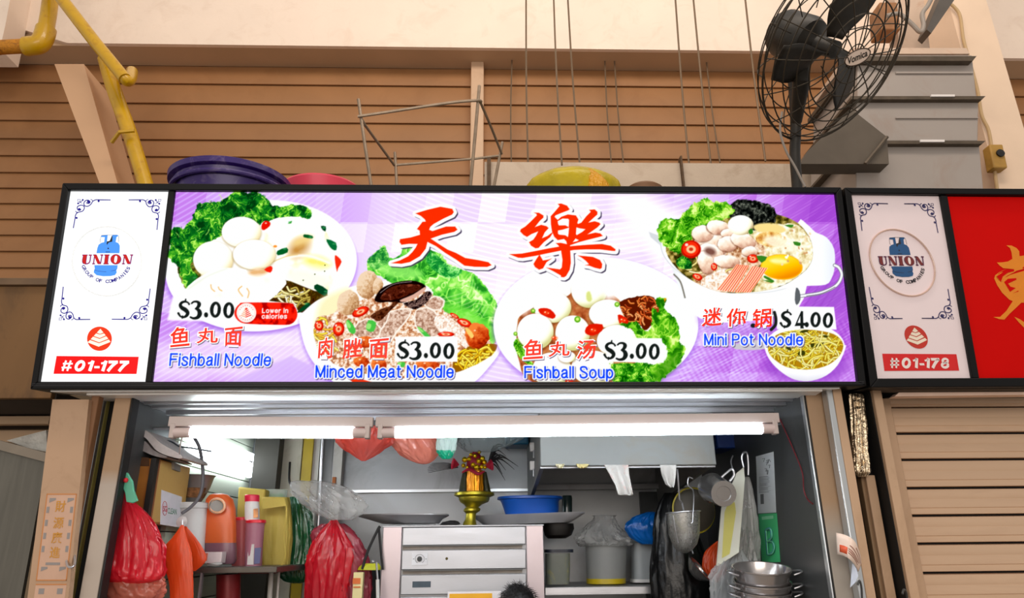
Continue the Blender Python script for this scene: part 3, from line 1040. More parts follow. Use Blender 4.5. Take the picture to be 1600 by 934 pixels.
# meatballs
for c, rx, ry, sd in (((405, 402), 17, 20, 1), ((522, 290), 17, 22, 2), ((585, 300), 8, 14, 5)):
    cx, cy = B([c])[0]
    cv.ell(cx, cy, rx, ry, lambda x, y, cx=cx, cy=cy, rx=rx: ramp(np.clip(.2 + ((x - cx) * .5 + (y - cy) * .4) / rx * .7 + (fbm(x, y, 2.5, 91, 3) - .5) * .7, 0, 1), (232, 206, 176), (206, 166, 124), (166, 116, 74), (126, 80, 46)), 10, rag=1.5)
# noodles of plate 2
with_clip(B([(196, 560), (215, 490), (300, 500), (360, 600), (380, 720), (260, 730), (205, 650)]), 3, lambda: noodles(500, 525, 24, 26, 22, [(236, 190, 60), (246, 214, 110), (222, 160, 50), (250, 232, 170)], 2.8, 9, 12))
with_clip(B([(1080, 700), (1160, 660), (1290, 650), (1310, 670), (1270, 740), (1160, 785), (1050, 830), (1040, 770)]), 3, lambda: (cv.poly(B([(1040, 640), (1330, 640), (1330, 850), (1040, 850)]), (150, 96, 10)), noodles(742, 560, 32, 20, 40, [(226, 176, 30), (246, 206, 70), (206, 150, 20)], 2.8, 10, 12)))
with_clip(food2, 3, lambda: noodles(560, 590, 70, 10, 26, [(222, 176, 84), (236, 206, 130), (190, 130, 60)], 2.4, 12, 10))
# meat slices
for poly_, sd in (([(590, 575), (625, 480), (700, 450), (775, 440), (770, 485), (700, 570), (650, 645), (600, 620)], 1), ([(820, 455), (870, 435), (930, 460), (985, 560), (940, 600), (870, 600), (818, 530)], 2),
                  ([(560, 500), (600, 450), (650, 470), (600, 560)], 3), ([(870, 400), (930, 365), (985, 390), (960, 440), (900, 430)], 4), ([(440, 560), (520, 500), (600, 560), (560, 620), (470, 620)], 6)):
    cv.poly(B(poly_), (250, 236, 224), sm=2, soft=1, grow=2.2)
    cv.poly(B(poly_), meatcol([(150, 108, 88), (186, 148, 126), (214, 184, 164), (234, 212, 196)], 100 + sd, 3.0), sm=2, rag=1)
cv.poly(B([(950, 470), (1040, 500), (1110, 570), (1145, 630), (1120, 680), (1070, 640), (980, 600), (930, 520)]), lambda x, y: ramp((fbm(x, y, 2.2, 77, 2) - .2) * 1.7, (216, 176, 150), (244, 226, 212), (255, 250, 246)), sm=2, rag=1.5)
# mushroom
cv.poly(B([(565, 385), (585, 340), (620, 305), (700, 275), (790, 265), (855, 282), (878, 308), (850, 335), (780, 370), (740, 400), (650, 395), (600, 400)]), (24, 10, 12), sm=3)
cv.poly(B([(600, 375), (640, 320), (720, 290), (830, 290), (850, 312), (790, 345), (700, 380), (640, 385)]), meatcol([(50, 14, 8), (92, 38, 22), (66, 22, 14), (130, 66, 44)], 21, 5), sm=3)
cv.poly(B([(720, 385), (800, 350), (870, 305), (872, 325), (820, 365), (750, 395)]), (212, 168, 150), sm=3)
cv.poly(B([(740, 405), (820, 380), (885, 330), (915, 350), (880, 400), (840, 430), (800, 440)]), meatcol([(16, 8, 10), (40, 24, 26), (150, 120, 110), (30, 14, 14)], 23, 3), sm=3)
cv.poly(B([(540, 480), (600, 440), (660, 420), (680, 395), (710, 400), (660, 450), (600, 510), (560, 500)]), meatcol([(56, 22, 10), (110, 60, 34), (60, 24, 12)], 25, 4), sm=3)
cv.line(B([(600, 340), (680, 288), (790, 272)]), .8, (214, 200, 200), soft=.5, a=.7)
for c_ in ((480, 455, 14, 7, -25), (347, 560, 9, 11, 10), (228, 540, 7, 8, 0), (1000, 592, 13, 4, 0), (1112, 522, 12, 6, 20), (1052, 480, 8, 3, 30)):
    chilli(*B([(c_[0], c_[1])])[0], c_[2], c_[3], c_[4])
for c_, rx, ry in (((1190, 600), 19, 20), ((485, 758), 13, 8), ((590, 775), 12, 12), ((510, 640), 13, 9), ((885, 780), 20, 8), ((740, 745), 10, 5)):
    cx, cy = B([c_])[0]
    cv.ell(cx, cy, rx, ry, lambda x, y, cx=cx, cy=cy, rx=rx: ramp(np.clip(.3 + ((x - cx) * .3 + (y - cy) * .5) / rx + (fbm(x, y, 4, 55, 3) - .5) * .9, 0, 1), (236, 130, 60), (196, 66, 20), (140, 30, 6)), rag=2)
    cv.ell(cx - rx * .2, cy - ry * .4, 1.6, 1, (255, 230, 200), soft=.8, a=.9)
cv.poly(B([(1115, 555), (1140, 560), (1170, 600), (1150, 615)]), (246, 200, 110), sm=2)
for poly_ in ([(392, 520), (410, 505), (450, 560), (440, 590), (410, 575)], [(515, 545), (530, 505), (575, 520), (560, 575), (520, 570)], [(825, 550), (850, 555), (905, 605), (870, 605)], [(705, 765), (750, 760), (745, 790), (720, 790)]):
    cv.poly(B(poly_), (76, 190, 74), sm=2)
    cv.poly(B([(x * .5 + poly_[0][0] * .5, y * .5 + poly_[0][1] * .5) for x, y in poly_]), (170, 230, 130), sm=2, a=.8)
# front rim of plate 2 over the food
rimp = [(468, 505), (478, 545), (497, 575), (525, 599), (738, 599), (765, 572), (782, 548), (788, 525)]
cv.poly(B([(110, 520), (150, 640), (230, 770), (330, 890), (560, 890), (420, 830), (300, 770), (220, 690), (196, 600), (180, 520)]), WH, sm=0, soft=1)
cv.poly(B([(1345, 640), (1290, 745), (1160, 880), (800, 890), (900, 872), (1060, 830), (1180, 780), (1280, 720), (1325, 660)]), WH, soft=1)
cv.poly(B([(330, 890), (1160, 890), (1100, 815), (950, 850), (780, 868), (560, 850), (400, 800), (300, 780)]), WH, soft=1)
cv.poly(B([(410, 865), (480, 862), (575, 890), (440, 890)]), (234, 60, 20), sm=0)

# ---- plate 3: fishball soup
cv.ell(931, 512, 161, 108, (150, 90, 214), soft=5, a=.65)
cv.ell(931, 508, 160, 107, lambda x, y: ramp(np.clip((np.hypot((x - 931) / 160, (y - 508) / 107) - .82) * 5, 0, 1), (255, 255, 255), (254, 255, 254), (240, 243, 248)))
cv.ell(925, 512, 124, 82, (244, 250, 240), soft=6, a=.6)
for c_ in ((930, 420, 22), (955, 436, 14), (870, 440, 16)):
    cv.ell(c_[0], c_[1], c_[2], c_[2] * .4, (226, 250, 230), soft=5, a=.8)
soup = Cc([(230, 420), (320, 360), (400, 320), (540, 290), (620, 230), (700, 200), (800, 220), (920, 300), (1000, 420), (1060, 500), (1060, 700), (860, 880), (330, 880), (230, 740), (210, 600), (215, 480)])
cv.poly(soup, lambda x, y: ramp((fbm(x, y, 8, 33, 3) - .2) * 1.6, (146, 66, 30), (184, 104, 60), (206, 150, 90)), sm=3)
cv.poly(Cc([(190, 600), (260, 560), (300, 700), (330, 760), (280, 750), (215, 680)]), leafcol(LETT2, 5, 5), sm=3, rag=1)
sb = [((715, 235), 125, 125), ((460, 355), 130, 108), ((340, 525), 127, 125), ((845, 400), 132, 98), ((600, 535), 120, 122), ((910, 590), 142, 112), ((455, 790), 135, 120), ((740, 775), 150, 118), ((560, 700), 60, 40)]
for (c_, rx, ry) in sb:
    cx, cy = Cc([c_])[0]
    rx, ry = rx / 4.449, ry / 4.449
    cv.ell(cx + .5, cy + 1.2, rx + 1, ry + 1, (120, 84, 40), soft=2.2, a=.55)
    cv.ell(cx, cy, rx, ry, ballshade(cx, cy, rx, (255, 255, 255), (248, 249, 228), (206, 204, 140), -.3, -.5))
cv.poly(Cc([(600, 60), (860, 100), (1020, 240), (900, 290), (830, 300), (780, 220), (640, 160), (560, 250), (330, 350), (260, 400), (230, 330), (400, 160)]), (255, 255, 254), sm=3, soft=7)
cv.poly(Cc([(695, 255), (720, 245), (735, 300), (715, 318), (695, 300)]), (206, 214, 120), sm=2, soft=1.5, a=.9)
fo = Cc([(925, 320), (1000, 290), (1090, 275), (1165, 290), (1212, 380), (1165, 400), (1145, 480), (1095, 518), (1060, 470), (985, 462), (945, 390)])
cv.poly(fo, (96, 30, 6), sm=2, rag=1.5)
with_clip(fo, 2, lambda: noodles(1003, 487, 32, 24, 60, [(190, 84, 34), (214, 112, 50), (150, 54, 20), (230, 140, 84)], 2.0, 17, 5))
lt3 = Cc([(1180, 290), (1245, 295), (1240, 370), (1310, 430), (1345, 540), (1340, 600), (1382, 640), (1345, 740), (1250, 830), (1170, 880), (900, 890), (862, 760), (890, 745), (1230, 740), (1225, 590), (1060, 575), (1010, 510), (915, 472), (1040, 455), (1100, 520), (1150, 480), (1150, 350), (1195, 395)])
cv.poly(lt3, leafcol(LETT2, 44, 12), sm=3, rag=3, rsc=5, seed=3)
cv.poly(Cc([(865, 760), (890, 745), (1120, 745), (1130, 800), (1170, 880), (900, 890)]), leafcol([(10, 84, 10), (36, 130, 20), (100, 190, 40), (196, 236, 100)], 46, 6), sm=3, rag=2)
cv.poly(Cc([(1170, 800), (1250, 720), (1330, 650), (1345, 740), (1250, 830), (1175, 878)]), (60, 140, 20), sm=2, soft=4, a=.7)
cv.poly(Cc([(1235, 295), (1252, 293), (1240, 320)]), (240, 140, 20))
for poly_ in ([(362, 368), (400, 360), (445, 370), (482, 412), (460, 436), (400, 415), (370, 395)], [(684, 520), (715, 475), (806, 474), (803, 520), (745, 552), (700, 545)], [(912, 410), (945, 412), (985, 445), (980, 470), (940, 460), (925, 470)], [(462, 560), (490, 568), (470, 580)], [(550, 860), (600, 862), (595, 890), (555, 890)]):
    cv.poly(Cc(poly_), (216, 34, 8), sm=2)
    x_, y_ = np.mean(Cc(poly_), 0)
    cv.ell(x_, y_, 4.6, 2.8, (246, 84, 40), soft=2, a=.8)
    cv.ell(x_ - 2, y_ - 1, 1.1, .8, (255, 236, 190), soft=.5)
    cv.ell(x_ + 3, y_ + .6, .8, .6, (255, 220, 150), soft=.5)
for c_, r in (((325, 380), 3.6), ((633, 440), 5), ((908, 336), 4), ((202, 540), 3.2)):
    cx, cy = Cc([c_])[0]
    cv.ell(cx, cy, r, r, (96, 170, 30)); cv.ell(cx, cy - .4, r * .5, r * .5, (206, 240, 120), soft=1)

# ---- dish 4: mini pot noodle
cv.poly(D([(260, 600), (430, 640), (620, 640), (760, 560), (790, 470), (880, 440), (930, 470), (900, 560), (620, 740), (500, 745), (330, 680)]), (150, 84, 196), sm=3, soft=8, a=.35)
cv.poly(D([(48, 235), (80, 225), (120, 300), (160, 420), (210, 540), (275, 605), (420, 625), (600, 600), (720, 560), (760, 460), (740, 400), (400, 480)]), lambda x, y: ramp(np.clip((x - 1030) / 60 - (y - 400) / 400, 0, 1), (206, 210, 214), (242, 244, 246), (255, 255, 255)), sm=2)
cv.line(D([(155, 405), (185, 440), (205, 510)]), 2, (96, 90, 76), soft=1)
cv.poly(D([(435, 745), (430, 725), (560, 700), (640, 715), (600, 738), (520, 750)]), (196, 192, 200), sm=2)
cv.ell(*D([(446, 300)])[0], 122, 64, (206, 210, 214), 8)
cv.ell(*D([(446, 302)])[0], 120, 62, (252, 253, 254), 8)
cv.poly(D([(720, 170), (760, 175), (800, 212), (850, 235), (886, 290), (888, 370), (875, 420), (845, 452), (740, 458), (560, 475), (680, 400)]), lambda x, y: ramp(np.clip((x - 1240) / 60, 0, 1), (255, 255, 255), (250, 251, 253), (228, 232, 240)), sm=3)
cv.line(D([(720, 505), (760, 500), (830, 487), (895, 455), (920, 410), (908, 375), (888, 363)]), 5.5, (120, 118, 130))
cv.line(D([(720, 505), (760, 500), (830, 487), (895, 455), (920, 410), (908, 375), (888, 363)]), 3.5, (236, 238, 244))
cv.line(D([(760, 503), (830, 491), (890, 462)]), .9, (96, 92, 110), soft=.4)
cv.poly(D([(712, 465), (728, 480), (732, 520), (715, 545), (706, 520)]), (96, 100, 104), sm=2)
inner = D([(118, 300), (140, 240), (220, 180), (350, 150), (500, 125), (620, 130), (720, 170), (775, 240), (788, 300), (780, 350), (740, 400), (640, 460), (500, 487), (370, 485), (250, 440), (170, 380)])
cv.poly(inner, lambda x, y: ramp((fbm(x, y, 6, 13, 4) - .2) * 1.6, (36, 34, 8), (86, 76, 24), (160, 140, 70), (210, 190, 120)), sm=3)


def pot():
    cv.poly(D([(500, 180), (600, 175), (720, 180), (785, 260), (790, 330), (740, 400), (640, 460), (520, 490), (560, 400), (540, 330), (500, 260)]),
            lambda x, y: ramp((fbm(x, y, 5, 19, 4) - .2) * 1.8, (196, 172, 110), (238, 228, 190), (254, 250, 238)), sm=3, rag=2)
    cv.poly(D([(430, 250), (560, 270), (560, 340), (430, 480), (300, 480), (250, 420)]), lambda x, y: ramp((fbm(x, y, 4, 29, 4) - .2) * 1.8, (150, 90, 50), (222, 186, 150), (250, 236, 222)), sm=3, rag=2)
    noodles(*D([(300, 400)])[0], 50, 22, 14, [(222, 196, 120), (240, 220, 160)], 2.2, 23, 10)
    cv.poly(D([(280, 430), (380, 380), (420, 470), (300, 480)]), lambda x, y: ramp((fbm(x, y, 3, 31, 3) - .2) * 1.8, (214, 170, 130), (246, 230, 216), (255, 252, 248)), sm=2, rag=1)


with_clip(inner, 3, pot)
cv.poly(D([(435, 70), (460, 62), (540, 72), (610, 100), (618, 165), (570, 172), (520, 205), (480, 190), (430, 150), (395, 140), (400, 100)]),
        lambda x, y: ramp((fbm(x, y, 3.5, 37, 4) - .3) * 2.2, (10, 12, 12), (24, 26, 24), (58, 62, 56), (112, 116, 104)), sm=2, rag=2.5, rsc=5)
cv.poly(D([(78, 195), (110, 150), (180, 150), (200, 118), (290, 58), (330, 70), (380, 72), (432, 108), (395, 150), (330, 170), (300, 190), (240, 200), (235, 250), (190, 305), (150, 300), (95, 262)]), leafcol(LETT2, 52, 8), sm=3, rag=3, rsc=5, seed=6)
cv.poly(D([(165, 340), (200, 320), (235, 350), (230, 380), (180, 375)]), leafcol(KALE, 53, 5), sm=3, rag=1)
for c_, rx, ry, rot in (((330, 260), 28, 20, 10), ((285, 218), 17, 13, 0), ((355, 190), 18, 11, 5), ((400, 216), 11, 7, 0), ((325, 310), 22, 14, 30), ((300, 350), 12, 19, -20), ((395, 345), 20, 10, 5), ((400, 265), 16, 12, 0), ((470, 250), 20, 12, 20), ((500, 300), 12, 8, 0)):
    cx, cy = D([c_])[0]
    cv.ell(cx, cy + .8, rx + .6, ry + .6, (120, 72, 50), rot, soft=1.2, a=.7)
    cv.ell(cx, cy, rx, ry, lambda x, y, cx=cx, cy=cy, rx=rx, ry=ry: ramp(np.clip(.25 + ((x - cx) * .2 + (y - cy) * .6) / ry * .8 + (fbm(x, y, 6, 15, 3) - .5) * .5, 0, 1), (255, 246, 236), (240, 214, 190), (206, 160, 136), (160, 106, 84)), rot, rag=1.5)
cx, cy = D([(320, 300)])[0]
cv.ell(cx, cy, 9, 6, (96, 50, 40), 20, soft=3, a=.8)
cx, cy = D([(459, 180)])[0]
cv.ell(cx, cy, 20, 15.5, ballshade(cx, cy, 19, (255, 255, 252), (244, 238, 210), (176, 150, 100)))
cx, cy = D([(590, 195)])[0]
cv.ell(cx, cy, 25, 8, (238, 214, 140), 5, soft=2)
cv.ell(cx + 3, cy + 17, 24, 12, lambda x, y: ramp((fbm(x, y, 6, 63, 3) - .2) * 1.7, (190, 120, 50), (232, 190, 110), (250, 232, 180)), 5, rag=1)
cv.ell(*D([(650, 265)])[0], 30, 10, (252, 244, 224), 15, soft=4, a=.8)
cx, cy = D([(646, 371)])[0]
cv.ell(cx, cy, 33, 20, (240, 176, 30), 3)
cv.ell(cx, cy - .5, 31, 18.5, lambda x, y: ramp(np.clip(.4 + (y - cy) / 28 + (x - cx) / 90, 0, 1), (250, 214, 50), (252, 190, 10), (232, 140, 0)), 3)
cv.ell(cx - 4, cy - 9, 14, 4, (255, 242, 170), 5, soft=3, a=.9)
chilli(*D([(233, 290)])[0], 15.5, 14)
chilli(*D([(515, 333)])[0], 9, 7); chilli(*D([(262, 416)])[0], 8, 5, 20); chilli(*D([(338, 370)])[0], 5, 6)
for st in ([(350, 475), (440, 358), (500, 365), (428, 486)], [(430, 486), (512, 366), (582, 376), (505, 487)]):
    pts = D(st)
    cv.poly(pts, (250, 226, 206), soft=1.0)

    def stripes(pts=pts):
        for q in range(7):
            f_ = (q + .5) / 7
            a_ = (pts[0][0] * (1 - f_) + pts[3][0] * f_, pts[0][1] * (1 - f_) + pts[3][1] * f_)
            b_ = (pts[1][0] * (1 - f_) + pts[2][0] * f_, pts[1][1] * (1 - f_) + pts[2][1] * f_)
            cv.line([a_, ((a_[0] + b_[0]) / 2 + .8, (a_[1] + b_[1]) / 2), b_], 1.7, (232, 84, 40) if q % 2 else (240, 110, 60), soft=.6)
    with_clip(pts, 0, stripes)
for p_ in ([(570, 410), (610, 432), (606, 440), (566, 420)], [(530, 320), (580, 325), (555, 352)], [(495, 205), (510, 195), (516, 215), (500, 222)], [(660, 180), (700, 178), (690, 192)], [(700, 255), (732, 260), (728, 275), (705, 270)], [(560, 430), (605, 436), (600, 443)]):
    cv.poly(D(p_), (60, 130, 40), sm=2)
for q in range(26):
    x_, y_ = D([(rnd.uniform(640, 780), rnd.uniform(200, 360))])[0]
    cv.ell(x_, y_, rnd.uniform(1.2, 3), rnd.uniform(1, 2), rnd.choice([(255, 250, 238), (236, 214, 176), (206, 160, 110), (250, 240, 220)]), rnd.uniform(0, 90))

# ---- bowl 5: small noodle bowl
cv.ell(*E_([(1175, 700)])[0], 66, 26, (140, 60, 190), soft=7, a=.5)
cv.poly(E_([(735, 480), (760, 600), (850, 720), (980, 820), (1100, 866), (1240, 868), (1400, 810), (1520, 700), (1590, 560), (1600, 480), (1400, 700), (900, 700)]), lambda x, y: ramp(np.clip((y - 575) / 22 + np.abs(x - 1262) / 160, 0, 1), (255, 255, 255), (240, 240, 244), (214, 214, 224)), sm=3)
cv.ell(*E_([(1167, 500)])[0], 62, 36.5, (255, 255, 255))
cv.ell(*E_([(1167, 505)])[0], 62, 36.5, (246, 246, 248), a=.6)
nb = E_([(765, 500), (800, 420), (900, 350), (1100, 315), (1300, 320), (1480, 360), (1570, 440), (1580, 520), (1530, 610), (1430, 690), (1290, 735), (1130, 745), (960, 715), (840, 640), (780, 570)])
cv.poly(nb, (176, 130, 20), sm=3)
with_clip(nb, 3, lambda: (noodles(1258, 545, 56, 30, 150, [(226, 196, 60), (240, 216, 96), (206, 168, 36), (250, 234, 140)], 1.9, 31, 13),
                          [cv.ell(*E_([c_])[0], r1, r2, (64, 66, 18), ro) for c_, r1, r2, ro in (((1130, 570), 6, 4.5, -20), ((1250, 470), 3, 6, 10), ((1330, 470), 8, 2.5, -30), ((990, 515), 5, 2.5, 30), ((1160, 330), 7, 2, -10), ((1390, 385), 4, 2, 10), ((1050, 330), 4, 1.5, 0))],
                          noodles(1258, 548, 54, 28, 22, [(236, 206, 80), (250, 230, 130)], 1.8, 37, 12)))

# ---- white price boxes and the red pill
cv.poly([(270, 464), (373, 466), (370, 503), (262, 500)], WH, soft=2)
cv.poly([(618, 526), (715, 525.5), (714.5, 565), (617, 564.5)], (255, 255, 255))
cv.poly([(943, 527.5), (1034, 528.5), (1037, 566.5), (950, 565)], (255, 255, 255))
cv.poly([(1214, 478.6), (1303, 479.5), (1307, 514.5), (1214, 514)], (255, 255, 255))
cv.line(E_([(835, 125), (850, 190), (845, 260), (800, 312)]), 5, (36, 40, 40))
cv.ell(*E_([(603, 268)])[0], 4, 3.5, (36, 40, 40))
cv.ell(*E_([(655, 285)])[0], 3, 1.5, (60, 64, 64))
pill = [(384, 472.5), (450, 473), (460, 478), (464.5, 488), (463, 498), (455, 506), (440, 507.5), (390, 506), (375, 503), (367, 494), (367, 484), (374, 475)]
cv.poly(pill, lambda x, y: ramp(np.clip((fbm(x, y, 9, 3, 3) - .45) * 4, 0, 1), (250, 40, 20), (226, 24, 10), (170, 10, 8)), sm=3)
cv.ell(385, 488.5, 15.3, 15.2, (252, 240, 236))
cv.ell(385, 488.5, 13.4, 13.3, (236, 190, 184)); cv.ell(385, 488.5, 12.9, 12.8, (252, 240, 236))
for q in range(40):
    an = q * 2 * math.pi / 40
    if abs(math.sin(an)) > .25 and q % 2:
        cv.ell(385 + 11.2 * math.cos(an), 488.5 + 11.2 * math.sin(an), .7, .7, (214, 120, 110), soft=.5)
for q in range(5):
    w_ = 1.6 + q * 1.5
    y_ = 482.4 + q * 2.7
    cv.line([(384.6 - w_, y_ + .2 - w_ * .1), (384.4, y_ + 1.2 + w_ * .1)], 1.5, (250, 170, 130), sm=0, soft=.4)
    cv.line([(384.4, y_ + 1.2 + w_ * .1), (384.6 + w_, y_ - .4 - w_ * .1)], 1.5, (232, 50, 30), sm=0, soft=.4)
cv.poly([(384.6, 480.2), (387, 483), (382.6, 483.4)], (232, 50, 30))

# ---- the two big brush characters: grey shadow, white border, red body
C8, CB = conv(580, 290, 3.81), conv(790, 310, 7.184)
TIAN = [C8([(263, 165), (335, 143), (412, 125), (483, 138), (492, 157), (482, 172), (430, 196), (372, 228), (352, 245), (345, 262), (365, 270), (445, 243), (500, 243), (514, 262), (495, 275), (420, 292), (355, 315), (400, 345), (455, 380), (505, 400), (560, 430), (640, 443), (698, 455), (717, 473), (690, 484), (615, 483), (555, 476), (505, 440), (440, 400), (385, 360), (335, 335), (325, 375), (290, 420), (230, 455), (180, 465), (118, 461), (170, 445), (220, 420), (245, 395), (265, 368), (275, 347), (225, 346), (180, 352), (168, 335), (172, 318), (235, 308), (290, 292), (288, 268), (272, 258), (290, 235), (305, 215), (325, 213), (318, 200), (295, 180)])]
LE = [CB(p) for p in (
    # left silk
    [(315, 157), (375, 160), (425, 190), (425, 215), (385, 250), (330, 320), (400, 295), (460, 310), (484, 332), (440, 380), (410, 445), (470, 420), (525, 378), (525, 395), (500, 435), (430, 490), (370, 555), (335, 560), (285, 530), (262, 490), (310, 462), (340, 420), (365, 370), (290, 400), (240, 432), (200, 410), (162, 370), (170, 345), (220, 315), (280, 260), (350, 190), (345, 172)],
    # centre: hook, frame left and bottom
    [(585, 60), (625, 56), (690, 80), (720, 122), (700, 135), (620, 165), (560, 190), (550, 205), (585, 240), (625, 205), (700, 178), (790, 190), (818, 235), (805, 275), (815, 285), (850, 270), (905, 200), (955, 150), (937, 127), (1000, 122), (1032, 150), (1030, 180), (990, 215), (930, 270), (1000, 255), (1050, 270), (1066, 288), (1030, 325), (980, 360), (920, 402), (1010, 382), (1065, 392), (1092, 420), (1040, 435), (900, 470), (820, 492), (725, 525), (725, 535), (900, 520), (1080, 510), (1180, 530), (1235, 570), (1230, 590), (1190, 588), (1060, 572), (900, 572), (770, 578), (726, 585), (733, 720), (720, 800), (680, 870), (655, 885), (622, 882), (620, 865), (540, 820), (455, 775), (540, 785), (610, 795), (630, 775), (638, 690), (622, 585), (450, 620), (330, 645), (190, 668), (140, 665), (40, 625), (180, 618), (330, 590), (480, 560), (600, 540), (590, 525), (562, 500), (620, 497), (688, 512), (680, 480), (655, 455), (585, 468), (545, 430), (520, 370), (508, 290), (505, 200), (550, 150), (605, 85)],
    [(381, 628), (420, 695), (480, 685), (520, 672), (460, 715), (420, 785), (375, 800), (330, 770), (312, 735), (345, 680)],
    [(810, 640), (880, 645), (980, 655), (1060, 690), (1085, 735), (1080, 780), (1060, 792), (1000, 778), (940, 755), (890, 748), (935, 738), (900, 700), (855, 665)])]
LE_HOLES = [CB(p) for p in (
    [(590, 285), (585, 255), (640, 225), (700, 228), (712, 240), (708, 320), (670, 300), (600, 302)],
    [(588, 360), (640, 350), (712, 328), (705, 400), (700, 432), (670, 412), (600, 405), (588, 392)],
    [(795, 325), (830, 335), (895, 345), (860, 375), (800, 410), (790, 400)],
    [(755, 490), (785, 450), (822, 468), (800, 480)])]
CH = TIAN + LE
for p in CH:
    cv.poly(p, (70, 60, 84), grow=4.2, shift=(2.6, 2.6), soft=.5, a=.9)
for p in CH:
    cv.poly(p, (255, 255, 255), grow=4.6, soft=.6, shift=(.4, .4))
for p in CH:
    cv.poly(p, (255, 52, 4), soft=.55)
for p in LE_HOLES:
    cv.poly(p, (255, 255, 255), soft=.55)

# ---- lettering of the print, drawn as strokes
def vstroke(cvs, pts, wds, col, grow=0.0, soft=.5, shift=(0, 0), a=1.0):
    """polyline whose width varies from point to point"""
    pts = [(p[0] + shift[0], p[1] + shift[1]) for p in pts]
    if not isinstance(wds, (list, tuple)):
        wds = [wds] * len(pts)
    xs_, ys_ = [p[0] for p in pts], [p[1] for p in pts]
    m = max(wds) / 2 + grow + 2
    i = cvs.sel(min(xs_) - m, min(ys_) - m, max(xs_) + m, max(ys_) + m)
    if len(i) == 0:
        return
    x, y = cvs.X[i], cvs.Y[i]
    d = np.full(len(x), 1e9)
    for k in range(len(pts) - 1):
        ax, ay = pts[k]; bx, by = pts[k + 1]
        ex, ey = bx - ax, by - ay
        wx, wy = x - ax, y - ay
        t = np.clip((wx * ex + wy * ey) / (ex * ex + ey * ey + 1e-9), 0, 1)
        d = np.minimum(d, np.sqrt((wx - ex * t) ** 2 + (wy - ey * t) ** 2) - (wds[k] * (1 - t) + wds[k + 1] * t) / 2)
    cvs.put(i, d - grow, col, soft, a)


def sp2(pts, n=5):
    return [(v.x, v.y) for v in smooth_path([(p[0], p[1], 0) for p in pts], n)]


def bowl_(cx, cy, rx, ry):
    return [(cx + rx * math.cos(t), cy + ry * math.sin(t)) for t in [2 * math.pi * i / 20 for i in range(21)]]


SS = [(.42, .56), (.35, .69), (.2, .73), (.06, .69), (.03, .56), (.12, .44), (.28, .35), (.4, .25), (.4, .1), (.3, .01), (.18, -.01), (.05, .04), (0, .18)]
GL = {'F': (.52, [[(0, 0), (0, 1)], [(0, 1), (.52, 1)], [(0, .53), (.46, .53)]]), 'i': (0, [[(0, 0), (0, .73)], [(0, .93), (0, 1)]]), 's': (.42, [sp2(SS)]),
      'h': (.44, [[(0, 0), (0, 1)], sp2([(0, .5), (.1, .67), (.25, .73), (.4, .65), (.44, .48), (.44, .2)]) + [(.44, 0)]]), 'b': (.47, [[(0, 0), (0, 1)], bowl_(.235, .36, .235, .37)]),
      'a': (.45, [sp2([(.03, .57), (.1, .69), (.22, .73), (.36, .69), (.4, .56), (.4, .3), (.4, .1), (.46, .01)]), sp2([(.4, .43), (.25, .4), (.08, .34), (0, .2), (.05, .05), (.17, 0), (.31, .06), (.4, .22)])]),
      'l': (0, [[(0, 0), (0, 1)]]), 'N': (.58, [[(0, 0), (0, 1), (.58, 0), (.58, 1)]]), 'M': (.68, [[(0, 0), (0, 1), (.34, .04), (.68, 1), (.68, 0)]]), 'o': (.5, [bowl_(.25, .36, .25, .37)]),
      'd': (.47, [[(.47, 0), (.47, 1)], bowl_(.235, .36, .235, .37)]), 'e': (.48, [[(.03, .38), (.48, .38)], sp2([(.48, .38), (.44, .62), (.25, .73), (.07, .63), (0, .37), (.07, .1), (.25, -.01), (.4, .05), (.46, .2)])]),
      'n': (.44, [[(0, 0), (0, .73)], sp2([(0, .5), (.1, .67), (.25, .73), (.4, .65), (.44, .48), (.44, .2)]) + [(.44, 0)]]), 'c': (.45, [sp2([(.44, .52), (.36, .68), (.23, .73), (.06, .62), (0, .37), (.06, .1), (.23, -.01), (.37, .06), (.45, .22)])]),
      't': (.26, [sp2([(.1, .95), (.1, .5), (.1, .15), (.16, .02), (.27, .01)]), [(0, .72), (.26, .72)]]), 'P': (.53, [[(0, 0), (0, 1)], [(0, 1), (.2, 1)] + sp2([(.32, 1), (.49, .92), (.53, .74), (.49, .56), (.32, .48)]) + [(0, .48)]]),
      'u': (.43, [[(0, .73), (0, .25)] + sp2([(0, .25), (.06, .05), (.2, -.01), (.36, .06), (.43, .25)]), [(.43, 0), (.43, .73)]]), 'p': (.47, [[(0, -.27), (0, .73)], bowl_(.235, .36, .235, .37)]),
      'S': (.55, [sp2([(x * 1.32, y * 1.37) for x, y in SS])]), 'L': (.45, [[(0, 1), (0, 0), (.45, 0)]]), 'w': (.64, [[(0, .73), (.16, 0), (.32, .7), (.48, 0), (.64, .73)]]), 'r': (.26, [[(0, 0), (0, .73)], sp2([(0, .42), (.1, .64), (.27, .7)])]), ' ': (.12, [])}


def lay(text, x0, x1, ybase, cap, slant=0.0, gap=.24):
    """strokes of a text line fitted between x0 and x1"""
    pen, out = 0, []
    for ch in text:
        w_, st_ = GL[ch]
        out += [[(pen + x, y) for x, y in s_] for s_ in st_]
        pen += w_ + gap
    pen -= gap
    k = (x1 - x0) / pen
    return [[(x0 + x * k + y * slant * cap, ybase - y * cap) for x, y in s_] for s_ in out]


def label(text, x0, x1, yb, cap, wd, col, slant=.0, rim=1.7, gap=.24, yb2=None):
    st_ = lay(text, x0, x1, yb, cap, slant, gap)
    if rim:
        for s_ in st_:
            vstroke(cv, s_, wd, (96, 84, 120), rim, shift=(1.3, 1.5), a=.85)
        for s_ in st_:
            vstroke(cv, s_, wd, (255, 255, 255), rim)
    for s_ in st_:
        vstroke(cv, s_, wd, col, soft=.45)


